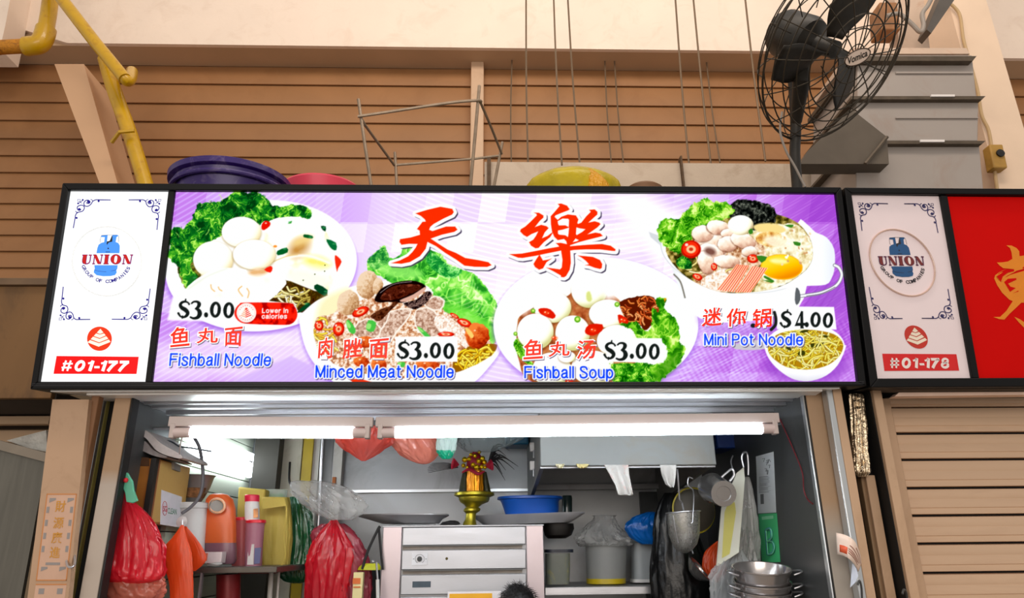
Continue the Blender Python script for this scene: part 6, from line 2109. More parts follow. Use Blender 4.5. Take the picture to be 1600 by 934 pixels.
T('small_carton', 'small white and pink carton on the shelf in front of the jug', 'box', [
    ('carton', boxpx(315, 862, 346, 880, .6, .06), mat('pinkish_card', (222, 206, 204), .5, var=.1, scale=20), {'bevel': .003}),
    ('label_patch', boxpx(317, 864, 324, 876, .598, .002), flat('orange_patch', (216, 110, 80))),
    ('tissue', MB().loft([(340, 878, 4), (336, 881, 12), (333, 884, 9)], .6, .5, 2, .2, 3, 24), cloth_m)])
pink = mat('pink_tinted_plastic', (232, 130, 134), .25, var=.08, scale=3, alpha=.92, transl=.4, spec=.6)
redlid = mat('red_lid_plastic', (222, 16, 44), .35, var=.05)
T('food_container', 'pink-tinted container with a red lid beside the orange jug', 'container', [
    ('body', MB().loft([(377, 812, 14), (376, 845, 13), (375, 884, 12)], .86, .95, 2.4), pink), ('lid', MB().loft([(377, 808, 14), (377, 809, 15), (377, 813, 15)], .86, .95, 2.4), redlid)])
T('food_container', 'smaller labelled container with a red lid under the white bottle', 'container', [
    ('body', MB().loft([(399, 817, 14), (397, 850, 13), (396, 884, 12.5)], .76, .95, 2.4), mat('mauve_plastic', (196, 130, 150), .25, var=.12, scale=4, alpha=.92, transl=.3, spec=.6)), ('lid', MB().loft([(400, 812, 14), (400, 813, 15), (400, 817, 15)], .76, .95, 2.4), redlid),
    ('label_patch', MB().prism([P(388, 850, .725), P(397, 850, .72), P(396, 882, .72), P(386, 882, .725)], (0, .002, 0)), flat('container_label', (226, 220, 216))),
    ('label_patch', MB().prism([P(398, 856, .72), P(408, 855, .728), P(406, 880, .728), P(397, 881, .72)], (0, .002, 0)), flat('container_label_blue', (90, 90, 130)))])
T('seasoning_bottle', 'white bottle with a red cap standing on the red-lidded container', 'bottle', [
    ('body', MB().loft([(394, 783, 10), (394, 790, 11), (394, 812, 11)], .78, 1, 2), whitepl), ('cap', MB().loft([(394, 773, 10), (394, 774, 11), (394, 783.5, 11)], .78, 1, 2), mat('pinkish_red_cap', (226, 30, 70), .4)),
    ('label_patch', MB().prism([P(396, 795, .742), P(403, 794, .75), P(403, 808, .75), P(396, 809, .742)], (0, .002, 0)), mat('bottle_label', (236, 150, 90), .5, var=.5, scale=30))])
yb_m = mat('mustard_bag_fabric', (206, 182, 84), .6, var=.08, scale=3, bump=.5, bscale=10, transl=.12)
T('grocery_bag', 'upright mustard yellow bag on the left shelf', 'bag', [
    ('bag_body', MB().loft([(430, 777, 20), (431, 784, 21), (431, 805, 23), (430, 835, 25), (428, 865, 24), (428, 885, 22), (430, 893, 14)], 1.0, .6, 3.2, .05, 21, 52, 5, cr=0.07), yb_m, {'sharp': 50}),
    ('top_flap', MB().prism([P(411, 779, .85), P(444, 778, .85), P(447, 790, .84), P(410, 795, .84)], (0, .01, 0)), yb_m),
    ('side_crease', MB().tube(pathpx([(445, 780, .86), (448, 800, .85), (444, 840, .85), (446, 870, .86), (434, 892, .87)], 4), .005, 6), yb_m)])
T('grocery_bag', 'second yellow packet standing behind the red-capped bottle', 'bag', ('grocery_bag', MB().prism([P(372, 760, 1.0), P(390, 762, 1.0), P(415, 764, 1.0), P(408, 830, 1.0), P(368, 830, 1.0)], (0, .08, 0)), yb_m, {'bevel': .01}))
T('salad_tub', 'clear tub with green leaves above the mustard bag', 'tub', [('tub', MB().loft([(432, 765, 17), (432, 780, 15)], 1.12, .8, 2.4), mat('clear_tub', (206, 216, 206), .15, alpha=.5, spec=.8)), ('leaves', MB().loft([(434, 772, 9), (434, 779, 11)], 1.12, .8, 2, .2, 5, 28), mat('salad_green', (60, 150, 60), .6, var=.4, scale=30))])
T('carrier_bag', 'crumpled dark green plastic bag right of the mustard bag', 'bag', ('carrier_bag', MB().loft([(462, 776, 8), (464, 790, 16), (466, 815, 21), (467, 845, 22), (464, 875, 24), (462, 895, 24), (463, 906, 18), (464, 911, 6)], 1.12, .6, 2, .16, 31, 56, 7, cr=0.24), film_green, {'sharp': 60}))
T('clear_bag', 'grey translucent plastic bag spread over the green and red bags', 'bag', ('clear_bag', MB().loft([(478, 751, 14), (490, 757, 32), (505, 770, 42), (520, 785, 44), (530, 800, 34), (535, 812, 16)], .86, .4, 2, .18, 41, 56, 5, cr=0.34), film_clear, {'sharp': 60}))
T('carrier_bag', 'bright red plastic bag hanging left of the steel cabinet', 'bag', [
    ('bag_body', MB().loft([(522, 812, 4), (520, 826, 14), (519, 842, 24), (518, 860, 32), (515, 880, 35), (512, 910, 33), (510, 945, 30)], .95, .5, 2, .14, 51, 60, 7, cr=0.2), film_red, {'sharp': 60}),
    ('clear_wrap', MB().loft([(520, 818, 16), (520, 830, 30), (527, 850, 36), (534, 880, 40), (538, 915, 38), (540, 945, 34)], .99, .5, 2, .12, 52, 52, 5, cr=0.22), mat('rosy_film', (196, 70, 90), .2, var=.2, scale=8, bump=.8, bscale=14, alpha=.7, transl=.3, spec=.8), {'label': 'rosy outer bag', 'sharp': 60})])
T('steel_pole', 'thin vertical steel pole behind the clear bag', 'pole', ('steel_pole', MB().tube([P(506, 660, 1.1), P(497, 830, 1.1), P(493, 945, 1.1)], .0085, 12), steel))
slab('trim_18', box((P(436, 700, 1.6).x, 1.6, 0), (P(472, 700, 1.6).x, 1.7, ZC)), mat('cream_inner_pillar', (206, 198, 180), .6, var=.06, stain=(150, 130, 100), stain_amt=.4, stain_scale=4), 'cream pillar at the back left corner')
slab('trim_19', box((P(474, 700, 1.58).x, 1.58, 0), (P(489, 700, 1.58).x, 1.64, ZC)), mat('yellow_inner_pipe', (190, 160, 20), .45, var=.1), 'yellow upright strip in the back left corner')
slab('trim_20', box((P(490, 700, 1.6).x, 1.6, 0), (P(500, 700, 1.6).x, 1.66, ZC)), grimy_white)
slab('trim_21', box((P(522, 700, 1.62).x, 1.62, 0), (P(536, 700, 1.62).x, 1.7, ZC)), grimy_white, 'white door edge at the back')
slab('trim_22', box((P(398, 700, 1.5).x, 1.5, 0), (P(436, 700, 1.5).x, 1.74, ZC)), mat('dark_corner_panel', (58, 54, 46), .6, .2, var=.15))
T('black_hook', 'bent black hook on the cream pillar at the back left', 'hook', ('black_hook', tube([(453, 722, 1.55), (452, 750, 1.5), (458, 760, 1.42), (468, 768, 1.36), (480, 780, 1.34)], .007, 8), mat('black_iron', (30, 24, 22), .5, .4)))
T('wooden_peg', 'small orange-brown wooden peg on the back wall', 'peg', ('wooden_peg', boxpx(519, 745, 524, 758, 1.55, .03), mat('peg_wood', (180, 96, 30), .6)))
shelf_z = P(380, 883, .7).z
T('wall_shelf', 'dark steel shelf along the left wall carrying jug and containers', 'shelf', [
    ('board', MB().box((XL, .56, shelf_z - .03), (P(446, 885, .7).x, 1.25, shelf_z - .004)), mat('dark_shelf_steel', (86, 80, 72), .4, .5, var=.15, scale=4), {'bevel': .003}),
    ('bracket', MB().box((P(318, 900, .6).x, .56, shelf_z - .30), (P(321, 900, .6).x, .58, shelf_z - .02)), steel_dull)])
T('storage_tin', 'dark red tin under the left shelf', 'tin', ('storage_tin', MB().loft([(357, 897, 18), (357, 950, 18)], .75, 1, 2), mat('dark_red_tin', (140, 30, 34), .4, .2, var=.2)))
T('storage_tin', 'long red tray lying under the left shelf edge', 'tray', ('storage_tin', boxpx(372, 886, 432, 896, .95, .15), mat('dark_red_tray', (130, 36, 36), .5)))
T('steel_rods', 'two pale upright rods under the left shelf', 'rod', [('rod', MB().tube([P(424, 893, .95), P(420, 950, .95)], .012, 10), grimy_white), ('rod', MB().tube([P(436, 893, .95), P(432, 950, .95)], .006, 8), grimy_white)])
T('shopping_bag', 'dark backpack with a yellow-green top flap left of the steel cabinet', 'bag', [
    ('bag_body', MB().loft([(577, 889, 16), (577, 900, 17), (577, 950, 17)], 1.2, .6, 3, .04, 3, 40), mat('dark_blue_fabric', (48, 56, 60), .6, var=.2, scale=10)),
    ('top_flap', MB().loft([(580, 880, 12), (578, 885, 17), (577, 890, 18)], .93, .6, 2.6, .05, 3, 36), mat('lime_flap', (196, 200, 20), .5, var=.1)),
    ('strap', tube([(594, 822, .9), (590, 828, .9), (575, 860, .9), (566, 889, .9)], .007, 8), mat('black_webbing', (34, 32, 32), .7)),
    ('strap', tube([(592, 824, .92), (594, 850, .92), (598, 890, .92)], .006, 8), MATS['black_webbing'])])
T('snack_packet', 'cream packet with an orange label left of the backpack', 'packet', [('packet', boxpx(551, 894, 566, 950, .88, .04), mat('cream_packet', (236, 222, 160), .5)), ('label_patch', boxpx(551, 903, 563, 912, .876, .003), flat('orange_label', (220, 110, 40))), ('label_patch', boxpx(552, 916, 563, 918, .876, .003), MATS['orange_label'])])
T('gas_lighter', 'long steel and white gas lighter against the steel cabinet', 'lighter', [('shaft', MB().tube([P(588, 878, .86), P(590, 905, .86)], .005, 8), steel), ('grip', MB().tube([P(590, 905, .86), P(591, 950, .86)], .009, 10), whitepl), ('ring', MB().ball(P(583, 877, .86), .008, 10, 8), steel)])

# ================================================================ centre: steel cabinet and what stands on it
YC_ = .95
k_ = lambda x, y: P(x, y, YC_)
cz = k_(720, 820).z
X0, X1 = k_(596, 880).x, k_(850, 880).x
XA, XB = k_(626, 880).x, k_(823, 880).x
sat_steel = mat('satin_cabinet_steel', (172, 174, 180), .34, .7, var=.14, scale=1.6, bump=.03, stretch=(1, 1, 6))
cp = [('carcass', MB().box((X0 + .01, YC_ + .02, .98), (X1 - .01, YC_ + .62, cz - .004)), steel_dull),
      ('side_column', MB().box((X0, YC_, .98), (XA, YC_ + .03, cz)), mat('pinkish_steel', (192, 178, 182), .3, .55, var=.05), {'bevel': .003}),
      ('side_column', MB().box((XB, YC_, .98), (X1, YC_ + .03, cz)), MATS['pinkish_steel'], {'bevel': .003}),
      ('top_plate', MB().box((X0 - .004, YC_ - .004, cz - .008), (X1 + .004, YC_ + .62, cz)), sat_steel, {'bevel': .002})]
rows_ = [(823, 851), (858.5, 889), (897, 928), (931, 975)]
for a_, b_ in rows_:
    cp.append(('drawer_front', MB().box((XA + .004, YC_ + .004, k_(720, b_).z), (XB - .004, YC_ + .03, k_(720, a_).z)), sat_steel, {'bevel': .003}))
for y_ in (854.5, 893):
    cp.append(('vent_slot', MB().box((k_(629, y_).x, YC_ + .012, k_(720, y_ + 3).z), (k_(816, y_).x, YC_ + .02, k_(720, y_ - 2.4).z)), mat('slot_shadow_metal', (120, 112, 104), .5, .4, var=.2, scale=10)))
    cp.append(('vent_lip', MB().box((k_(629, y_).x, YC_ - .001, k_(720, y_ - 1.8).z), (k_(817, y_).x, YC_ + .014, k_(720, y_ - 3.4).z)), dark_steel))
cp.append(('control_plate', MB().box((k_(643.5, 870).x, YC_ - .002, k_(655, 882.5).z), (k_(668, 870).x, YC_ + .006, k_(655, 863.5).z)), flat('plate_white', (236, 236, 240)),
           {'sub': [('dial', MB().lathe([(0, 0), (.0115, 0), (.0125, -.008), (.0, -.008)][::-1], P(655.8, 873, YC_ - .002), 20, (0, 1, 0)), mat('dial_black', (30, 34, 38), .4)),
                    ('dial_scale', MB().tube([P(655.8 + 7.2 * math.cos(t_), 873 + 7 * math.sin(t_), YC_ - .003) for t_ in [math.radians(120 + i * 300 / 20) for i in range(21)]], .0009, 5), MATS['dial_black']),
                    ('screw', MB().ball(P(646.3, 873, YC_ - .003), .0022, 8, 6), MATS['dial_black']), ('screw', MB().ball(P(665.6, 873, YC_ - .003), .0022, 8, 6), MATS['dial_black'])]}))
cp.append(('display', MB().box((k_(644.5, 910).x, YC_ - .001, k_(655, 917.5).z), (k_(673, 910).x, YC_ + .006, k_(655, 908).z)), mat('display_glass', (60, 76, 88), .2, var=.3, scale=12), {'label': 'small dark display'}))
cp.append(('key_hole', MB().lathe([(0, .001), (.006, .001), (.007, 0)], P(698, 872.5, YC_ + .004), 14, (0, -1, 0)), mat('brass_dark', (76, 66, 30), .4, .6)))
T('steel_cabinet', 'tall satin steel cabinet with slotted fronts and a small dial', 'cabinet', cp)
T('menu_card', 'white card with an orange-yellow panel in front of the steel cabinet', 'card', [('card', boxpx(699, 923.5, 783, 975, .86, .006), flat('card_white', (240, 236, 240))), ('colour_panel', boxpx(702, 927, 769, 975, .858, .003), mat('orange_yellow_print', (246, 180, 20), .5, var=.1))])
tray_m = mat('tray_metal', (190, 188, 190), .35, .35, var=.15, scale=6)
T('serving_tray', 'shallow oval steel tray at the left on top of the cabinet', 'tray', ('serving_tray', MB().loft([(628, 804, 73), (630, 806, 72), (634, 811, 58), (642, 818, 44)], 1.22, .6, 2.2, 0, 0, 48), tray_m))
T('serving_tray', 'deep rectangular steel tray under the blue basin', 'tray', ('serving_tray', MB().loft([(824, 804, 88), (826, 806, 86), (826, 811, 78), (824, 819, 66)], 1.28, .5, 5, 0, 0, 56, skew=.03), tray_m))
T('dark_cloth', 'dark crumpled rag lying beside the oval tray', 'cloth', ('dark_cloth', MB().loft([(706, 813, 4), (704, 815, 12), (704, 819, 16)], 1.08, .6, 2, .15, 4, 28), mat('dark_rag', (34, 32, 34), .8)))
blue_m = mat('blue_basin_plastic', (30, 104, 216), .3, var=.05, transl=.15)
T('basin', 'bright blue plastic basin on the rectangular tray', 'basin', [('body', MB().loft([(828, 779, 48), (828, 784, 45), (830, 795, 43), (831, 804, 41)], 1.25, .75, 2.3, 0, 0, 48), blue_m), ('rim', MB().loft([(828, 776, 50), (828, 777, 51), (828, 780, 51), (828, 781, 47)], 1.25, .75, 2.3, 0, 0, 48), blue_m)])
T('glass_jar', 'small dark jar right behind the blue basin', 'jar', ('glass_jar', MB().loft([(886, 774, 7), (886, 778, 8), (886, 804, 8)], 1.4, 1, 2), mat('dark_jar', (46, 66, 66), .2, spec=.8)))
bronze = mat('greenish_brass', (176, 160, 44), .32, .75, var=.25, scale=12, stain=(70, 70, 20), stain_amt=.6, stain_scale=14)
orn = [('pedestal', MB().loft([(741, 768, 22), (741, 770, 31), (741, 774, 31.5), (741, 777, 24), (741, 780, 24), (741, 784, 22), (739, 788, 14), (738, 792, 10), (738, 795, 13), (737, 798, 13), (736, 802, 8), (735, 811, 8), (734, 816, 10), (734, 820, 11)], 1.12, 1, 2, 0, 0, 36), bronze),
       ('ribbon_drum', MB().loft([(742, 735, 12), (742, 745, 12), (742, 773, 13)], 1.12, .9, 2, .06, 6, 48, 9, cr=0.12), mat('golden_orange_foil', (250, 146, 10), .25, .55, var=.35, scale=10, stretch=(3, 3, .4), bump=.6, bscale=18), {'sharp': 60}),
       ('side_leaf', MB().loft([(727, 737, 4), (725, 755, 6), (724, 773, 8)], 1.14, .9, 2), mat('dark_olive', (50, 50, 22), .5, .3, var=.4, scale=30)),
       ('side_leaf', MB().loft([(757, 737, 3), (759, 755, 5), (761, 773, 7)], 1.14, .9, 2), MATS['dark_olive'])]
gold = mat('bright_gold', (250, 206, 30), .2, .8, var=.15, scale=20)
rg = random.Random(9)
for i, (x_, y_, r_) in enumerate([(726, 718, 4.5), (724, 727, 3.5), (733, 717, 3.5), (748, 720, 4.5), (754, 716, 4), (757, 722, 4), (745, 730, 5), (753, 729, 3.5), (739, 726, 4), (749, 706, 3), (736, 710, 3), (742, 712, 3.5), (730, 730, 3), (758, 730, 3)]):
    orn.append(('gold_bead', MB().ball(P(x_, y_, 1.08 + .02 * rg.random()), r_ * mpp(x_, y_, 1.1), 12, 8), gold))
rib = mat('deep_red_ribbon', (170, 20, 50), .45, var=.3, scale=14)
orn.append(('red_bow', MB().tube(pathpx([(722, 738, 1.07), (732, 733, 1.06), (740, 736, 1.05), (748, 740, 1.05), (757, 736, 1.07)], 5), [.004 + .006 * math.sin(math.pi * i / 20) for i in range(21)], 8), rib))
orn.append(('red_bow', MB().loft([(742, 706, 4), (741, 715, 12), (742, 728, 13), (742, 734, 10)], 1.12, .7, 2, .22, 7, 36), rib))
fl = mat('pink_red_flower', (214, 40, 70), .5, var=.25, scale=12)
for cx_, cy_, s_ in ((713, 726, -1), (763, 728, 1)):
    orn.append(('flower', MB().lathe([(.002, 0), (.012, .01), (.026, .03), (.03, .034), (.014, .02)], P(cx_ - 4 * s_, cy_, 1.1), 14, (s_, -.4, .15), True, False), fl, {'solid': .002}))
ft = MB()
for i in range(13):
    a_ = math.radians(62 - i * 9.5)
    L_ = 34 + 12 * math.sin(i * 1.1)
    ft.tube(pathpx([(764, 722, 1.13), (764 + L_ * .45 * math.cos(a_), 716 - L_ * .5 * math.sin(a_) - 4, 1.14), (764 + L_ * math.cos(a_), 722 - L_ * .75 * math.sin(a_) + 4, 1.14)], 4), [.006, .006, .005, .005, .004, .003, .002, .0015, .001], 5)
orn.append(('feather_tuft', ft, mat('black_feather', (26, 24, 26), .6), {'kind': 'stuff'}))
ft = MB()
for i in range(7):
    a_ = math.radians(150 + i * 7)
    ft.tube(pathpx([(716, 730, 1.14), (716 + 20 * math.cos(a_), 730 - 14 * math.sin(a_), 1.15), (716 + 48 * math.cos(a_), 734 - 20 * math.sin(a_), 1.16)], 4), [.0022] * 4 + [.0016] * 4 + [.001], 5)
orn.append(('feather_tuft', ft, MATS['black_feather'], {'kind': 'stuff'}))
T('offering_vase', 'brass pedestal vase with orange foil, gold beads and black feathers', 'vase', orn)

# bags hanging at the top of the opening
T('bag_rail', 'thin steel rail behind the tube lights that bags hang from', 'rail', ('bag_rail', MB().tube([(XL - .02, .40, P(480, 668, .40).z), (XR + .01, .40, P(880, 664, .40).z)], .006, 8), steel))
T('carrier_bag', 'translucent red bag bottom showing below the tube lights', 'bag', ('carrier_bag', MB().loft([(572, 668, 46), (571, 684, 42), (570, 700, 30), (569, 712, 15), (568, 720, 3)], .42, .6, 2, .10, 61, 48, 5, cr=0.22), mat('soft_red_film', (236, 84, 66), .25, var=.15, scale=6, bump=.8, bscale=12, alpha=.62, transl=.45, spec=.7), {'sharp': 60}))
T('carrier_bag', 'pale pinkish translucent bag right of the red one under the lights', 'bag', ('carrier_bag', MB().loft([(642, 668, 34), (645, 684, 35), (650, 700, 32), (655, 713, 24), (660, 722, 12), (662, 725, 3)], .50, .6, 2, .10, 62, 48, 5, cr=0.22), film_peach, {'sharp': 60}))
T('carrier_bag', 'small green-edged white bag under the lights', 'bag', [('bag_body', MB().loft([(699, 668, 16), (698, 685, 15), (697, 702, 14), (697, 712, 10)], .42, .6, 2.4, .08, 63, 36, cr=0.22), mat('milky_film', (200, 222, 214), .2, var=.1, bump=.6, bscale=14, alpha=.8, transl=.4)), ('green_bottom', MB().loft([(696, 704, 13.5), (697, 712, 10), (697, 717, 5)], .418, .62, 2.4, .08, 63, 36, cr=0.22), mat('teal_film', (20, 160, 120), .25, transl=.3))])
T('carrier_bag', 'wide grey-pink clear bag behind the vase flowers', 'bag', ('carrier_bag', MB().loft([(765, 665, 55), (765, 680, 52), (758, 695, 40), (750, 705, 20)], .6, .5, 2, .1, 65, 44, cr=0.22), mat('greyish_film', (130, 140, 140), .25, var=.2, alpha=.35, transl=.3, spec=.7)))
T('blue_block', 'added dark blue block for the blue glow high up right of the hood', 'crate', ('blue_block', MB().box((P(1120, 690, 1.05).x, 1.05, P(1140, 700, 1.05).z), (P(1172, 690, 1.05).x, 1.3, ZC)), mat('dark_blue_plastic', (10, 52, 120), .4, var=.15), {'bevel': .008}))  # added block, its colour stands for a dark blue glow
T('blue_block', 'teal-blue crate edge high behind the tube lights', 'crate', ('blue_block', MB().box((P(790, 690, 1.3).x, 1.3, P(805, 694, 1.3).z), (P(826, 690, 1.3).x, 1.5, ZC)), mat('teal_crate_plastic', (16, 96, 130), .4, var=.2, scale=12), {'bevel': .008}))

# ================================================================ right side
szr = P(930, 916, 1.15).z
T('rear_shelf', 'steel shelf right of the cabinet carrying jars and buckets', 'shelf', [('board', MB().box((P(852, 920, 1.15).x, 1.15, szr - .035), (P(1060, 920, 1.15).x, 1.72, szr)), steel_dull, {'bevel': .003}),
                                                                       ('front_edge', MB().box((P(852, 920, 1.15).x, 1.14, szr - .038), (P(1060, 920, 1.15).x, 1.152, szr - .004)), steel)])
T('frying_pan', 'dark pan wedged under the rectangular tray', 'pan', ('frying_pan', MB().loft([(872, 818, 24), (873, 826, 24), (872, 836, 21), (870, 841, 14)], 1.3, .8, 2.6, 0, 0, 36), mat('dark_pan', (30, 26, 24), .4, .4, var=.3, scale=8)))
T('food_container', 'grey container with yellow contents right of the steel cabinet', 'container', [('body', MB().loft([(871, 864, 19), (871, 890, 19), (871, 912, 18)], 1.25, .9, 5), mat('grey_translucent', (118, 122, 112), .3, var=.15, scale=5, stain=(186, 176, 30), stain_amt=.8, stain_scale=8)),
                                                                              ('lid', MB().loft([(873, 858, 22), (873, 863, 22)], 1.25, .9, 5), mat('navy_lid', (30, 36, 50), .4))])
frost = mat('frosted_plastic', (176, 178, 176), .35, var=.05, alpha=.8, transl=.2)
T('bucket', 'frosted bucket with a yellow base under a plastic cover', 'bucket', [('body', MB().loft([(947, 846, 32), (947, 870, 31.5), (947, 905, 30)], 1.35, 1, 2.2, 0, 0, 36), frost),
                                                                                  ('base_band', MB().loft([(947, 903, 30.5), (947, 911, 30.5)], 1.35, 1, 2.2, 0, 0, 36), mat('yellow_base', (206, 180, 30), .4)),
                                                                                  ('plastic_cover', MB().loft([(944, 805, 17), (944, 809, 15), (941, 822, 24), (940, 838, 37), (944, 848, 40), (946, 853, 36)], 1.35, 1, 2, .05, 4, 40, cr=0.34), film_clear, {'sharp': 60})])
T('bucket', 'pale square tub with a white rim beside the covered bucket', 'tub', [('body', MB().loft([(1010, 848, 23), (1010, 905, 22)], 1.4, .8, 5), mat('pale_tub', (160, 166, 168), .4, var=.05)), ('rim', MB().loft([(1010, 904, 24), (1010, 909, 24)], 1.38, .8, 5), whitepl)])
T('carrier_bag', 'bright blue plastic bag stuffed above the pale tub', 'bag', ('carrier_bag', MB().loft([(1020, 800, 10), (1012, 808, 24), (1006, 822, 28), (1010, 838, 24), (1018, 850, 14)], 1.25, .6, 2, .1, 71, 44, 5, cr=0.24), mat('blue_film', (10, 110, 206), .3, var=.2, bump=.8, bscale=10, transl=.2), {'sharp': 60}))
T('bin_bag', 'large glossy black plastic bag hanging behind the strainer', 'bag', ('bin_bag', MB().loft([(1052, 770, 14), (1050, 790, 22), (1052, 815, 30), (1058, 845, 36), (1062, 880, 44), (1066, 915, 48), (1066, 960, 46)], 1.05, .6, 2, .04, 81, 60, 9, cr=0.09), mat('black_glossy_film', (12, 13, 14), .3, var=.3, bump=.4, bscale=20, spec=.4), {'sharp': 60}))
wr = 34 * mpp(1085, 800, .9)
wc = P(1084, 797, .9)
T('wok_lid', 'round dark lid with a yellowish rim behind the strainer', 'lid', [('disc', MB().lathe([(0, .02), (wr * .5, .014), (wr * .95, 0), (wr * .95, -.006), (0, -.006)], wc, 36, (-.15, -1, 0)), mat('dark_lid', (60, 54, 44), .45, .4, var=.2, scale=5)),
                                                                                ('rim', MB().tube([wc + Vector((wr * math.cos(t_), -.15 * wr * math.cos(t_) * -1 * 1.0, wr * math.sin(t_))) for t_ in [2 * math.pi * i / 40 for i in range(40)]], .0045, 8, closed=True), mat('yellow_rim', (176, 160, 40), .4))])
mesh_m = mat('wire_mesh_steel', (170, 168, 162), .35, .7, var=.3, scale=120, alpha=.5)
T('noodle_strainer', 'deep wire mesh strainer hanging by its long handle', 'strainer', [
    ('mesh_basket', MB().loft([(1067.5, 800, 26), (1068, 815, 25.5), (1069, 835, 24), (1070, 850, 19), (1070, 860, 11), (1070, 864, 3)], .62, .9, 2, 0, 0, 40), mesh_m),
    ('rim', MB().tube([P(1067.5, 800, .62) + Vector((26.5 * mpp(1067, 800, .62) * math.cos(t_), 24 * mpp(1067, 800, .62) * math.sin(t_), .012 * math.cos(t_) * .4)) for t_ in [2 * math.pi * i / 40 for i in range(40)]], .0035, 8, closed=True), steel),
    ('handle', MB().tube([P(1058, 733, .52), P(1062, 780, .56), P(1066, 786, .58), P(1068, 797, .56)], .004, 8), steel),
    ('rib', tube([(1052, 805, .56), (1056, 830, .56), (1060, 848, .57)], .0016, 6), steel), ('rib', tube([(1083, 805, .56), (1082, 830, .56), (1080, 848, .57)], .0016, 6), steel)])
T('serving_hook', 'thin steel skewer hook hanging right of the strainer handle', 'hook', ('serving_hook', tube([(1083, 748, .6), (1076, 746, .6), (1075, 758, .6), (1082, 764, .6), (1084, 775, .56), (1083, 800, .53), (1082, 815, .52), (1079, 817, .52)], .0028, 8), steel))
a_, b_ = P(1113, 762, .58), P(1131, 771, .40)
ax = (b_ - a_)
Lm = ax.length
mr = 21 * mpp(1130, 770, .4)
T('steel_mug', 'steel measuring mug hanging with its base towards us', 'mug', [
    ('body', MB().lathe([(mr * 1.12, 0), (mr * 1.15, .004), (mr * 1.08, .01), (mr, Lm * .9), (mr * .94, Lm), (mr * .55, Lm), (mr * .52, Lm - .004), (0, Lm - .004)], a_, 40, ax, False, True), mat('polished_steel', (176, 174, 172), .25, .9, var=.08, scale=6)),
    ('handle', tube([(1128, 745, .5), (1136, 738, .48), (1144, 733, .46), (1147, 742, .46), (1140, 752, .46)], .006, 8), steel),
    ('hanger', tube([(1146, 735, .46), (1142, 722, .5), (1145, 712, .56)], .003, 6), steel)])
T('s_hook', 'tall steel hook holding the chopping board', 'hook', ('s_hook', tube([(1162, 730, .58), (1159, 715, .58), (1162, 707, .58), (1167, 708, .6), (1169, 725, .6), (1169, 742, .6)], .0045, 8), steel))
bd = [(1162.5, 729), (1151, 738), (1140, 765), (1127, 793), (1119, 886), (1155, 863), (1164, 748)]
T('chopping_board', 'white chopping board with a yellow stain, hanging edge-on', 'board', [('board', MB().prism([P(x, y, .62 + (1164 - x) * .002) for x, y in bd], (.004, .018, 0)), mat('board_plastic', (222, 222, 206), .5, var=.04), {'bevel': .003}),
                                                                                          ('stain', MB().prism([P(x, y, .618 + (1164 - x) * .002) for x, y in [(1148, 785), (1150, 800), (1140, 865), (1128, 872), (1132, 800), (1140, 780)]], (.0005, .001, 0)), mat('yellow_stain', (214, 206, 110), .6, var=.05), {'label': 'yellowish worn patch'})])
T('clear_bag', 'long clear plastic bag hanging behind the chopping board', 'bag', ('clear_bag', MB().loft([(1166, 745, 4), (1168, 770, 8), (1170, 810, 12), (1171, 850, 14), (1168, 885, 16), (1163, 900, 10)], .72, .4, 2, .16, 91, 40, 5, cr=0.34), film_clear, {'sharp': 60}))
T('clear_bag', 'crumpled clear plastic bag at the bottom beside the pots', 'bag', ('clear_bag', MB().loft([(1150, 858, 8), (1148, 875, 18), (1144, 895, 27), (1142, 920, 29), (1142, 960, 28)], .70, .5, 2, .18, 93, 48, 7, cr=0.34), mat('bright_film', (226, 230, 232), .12, var=.1, bump=.9, bscale=16, alpha=.36, transl=.35, spec=.9), {'sharp': 60}))
T('carrier_bag', 'orange-red plastic bag behind the chopping board', 'bag', ('carrier_bag', MB().loft([(1125, 845, 4), (1120, 858, 13), (1116, 875, 17), (1117, 892, 17), (1120, 905, 9), (1121, 909, 3)], .85, .5, 2, .1, 95, 40, cr=0.22), film_orange, {'sharp': 60}))
lr = 20 * mpp(1092, 890, .8)
lc = P(1094, 888, .8)
T('ladle', 'round steel ladle bowl hanging at an angle below the strainer', 'ladle', [('bowl', MB().lathe([(.004, -lr * .8), (lr * .5, -lr * .7), (lr * .85, -lr * .4), (lr * 1.2, 0), (lr * 1.25, .003), (lr * 1.1, .003), (lr * .8, -lr * .3)], lc, 32, (.55, -.25, .5), True, False), MATS['polished_steel'], {'solid': .002}),
                                                                                    ('handle', MB().tube([P(1083, 865, .78), P(1078, 850, .8), P(1075, 800, .85)], .004, 8), steel)])
# notices on the right wall
Wq = lambda x, y, d=.002: PX(x, y, XR - d)


def wallq(pts, d=.002, t=.001):
    return MB().prism([Wq(x, y, d) for x, y in pts], (t, 0, 0))


